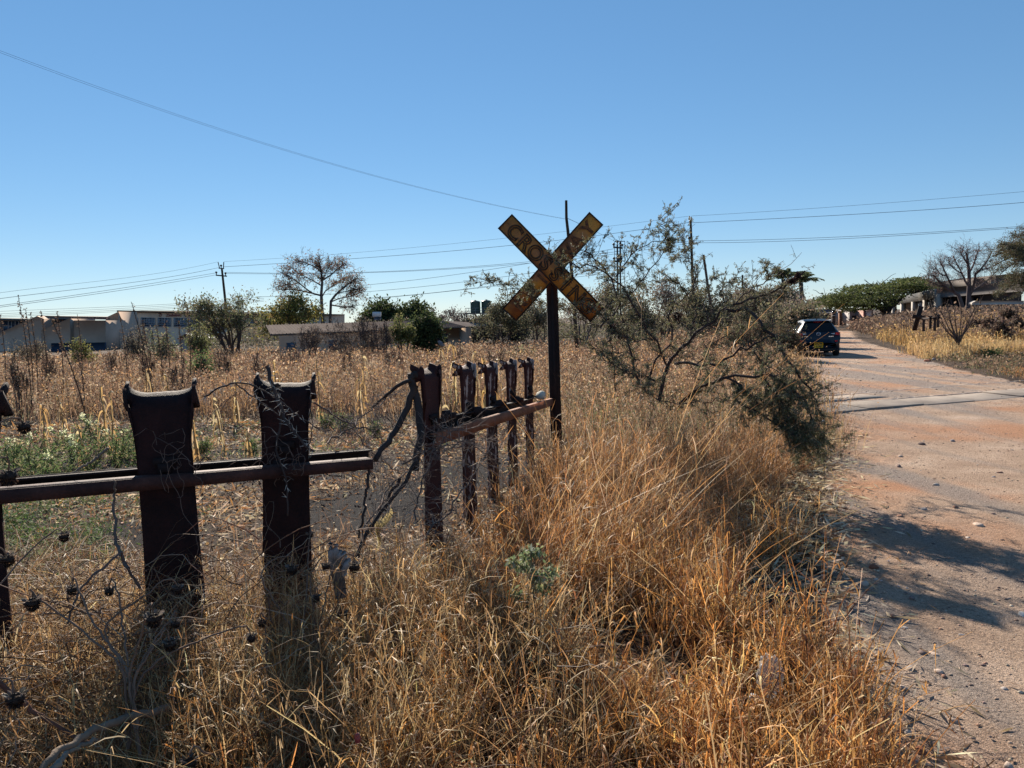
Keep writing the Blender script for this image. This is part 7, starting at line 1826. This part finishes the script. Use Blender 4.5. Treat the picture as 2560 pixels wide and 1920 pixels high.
for k, (px, py, s, lb) in enumerate(big):
    x, y = gpt(px, py); p = (x, y, float(H(x, y)) + s * .18); c = {'r': (.3, .12, .07), 'p': (.5, .38, .3), 'd': (.15, .11, .1), 'w': (.6, .56, .5)}.get((lb or 'x')[0], cols_[k % 5])
    o = rock('stone', p, s, M['stone'], 400 + k, c); tag(o, lb or 'plain loose stone on the pinkish dirt road, %s counting up from the bottom' % ORD[sorted(-z[1] for z in big if not z[3]).index(-py)], 'stone', 'loose stones on the road')
def pebbles(n, x0, x1, y0, y1, f, s0, s1, name, lb, cols, power=1.3, lift=.15):
    x, y = sample(n, x0, x1, y0, y1, f, power); n = len(x); P = np.column_stack([x, y, H(x, y) + .008])
    s = s0 + (s1 - s0) * rs.uniform(size=n) ** 2.8
    ico = np.array([(0, 0, .8), (.9, 0, .15), (.28, .85, .2), (-.72, .53, .1), (-.72, -.53, .2), (.28, -.85, .12), (0, 0, -.4)])
    V = P[:, None] + (ico[None] * rs.uniform(.65, 1.25, (n, 7, 1)) * s[:, None, None] * np.array([1, 1, .65])) * np.array([1, 1, 1])
    T = [(0, i, i % 5 + 1) for i in range(1, 6)] + [(6, i % 5 + 1, i) for i in range(1, 6)]; T = (np.arange(n) * 7)[:, None, None] + np.array(T)[None]
    m_ = MB(); m_.add(V.reshape(-1, 3), T=T.reshape(-1, 3), col=np.repeat(palette(cols, n, .2), 7, axis=0)); o = m_.build(name, M['stone']); tag(o, lb, 'gravel', kind='stuff')
pebbles(52000, 1.2, 12.5, 2.0, 16, lambda x, y: (x > road_l(y) - .2) * (x < .74 * y + .6) * np.clip(.45 + .9 * bump(x * .8, y * .8), .06, 1), .0025, .017, 'gravel', 'loose gravel and pebbles scattered over the dirt road', [(.42, .32, .25), (.25, .18, .15), (.52, .44, .37), (.35, .2, .14), (.16, .12, .11)])
pebbles(5000, 5, 26, 15, 45, lambda x, y: (x > road_l(y)) * (x < road_r(y) + 2.5) * view(x, y), .006, .045, 'far_gravel', 'scattered stones and clods on the road and verge beyond the crossing', [(.42, .34, .28), (.3, .24, .2), (.5, .43, .36)])

dsp = [(40, 880, 15.5, 1), (120, 872, 21, 2), (285, 862, 24, 3), (365, 868, 20, 4), (560, 868, 22, 5), (650, 878, 19, 6), (735, 866, 27, 7), (870, 872, 22, 8), (985, 868, 24, 9), (1150, 862, 27, 10), (1235, 868, 23, 11), (440, 890, 17, 12)]
for px, yt, Y, k in dsp:
    tree('dry_field_weed', 'tall branching dry weed standing out of the brown field, %s from the left' % ORD[sorted(z[0] for z in dsp).index(px)], 'weed', px, Y, yt, 20 + (k * 7) % 14, 500 + k, [(.3, .2, .14), (.18, .12, .09), (.42, .32, .22)], 900, .045, dict(trunk_r=.02, levels=5, forks=2, first=.24, n0=5, up=.25, minr=.005, angle=.5), col=(.14, .09, .07), spreadr=.08, k=3, group='tall dry weeds in the brown field', lw=.6)
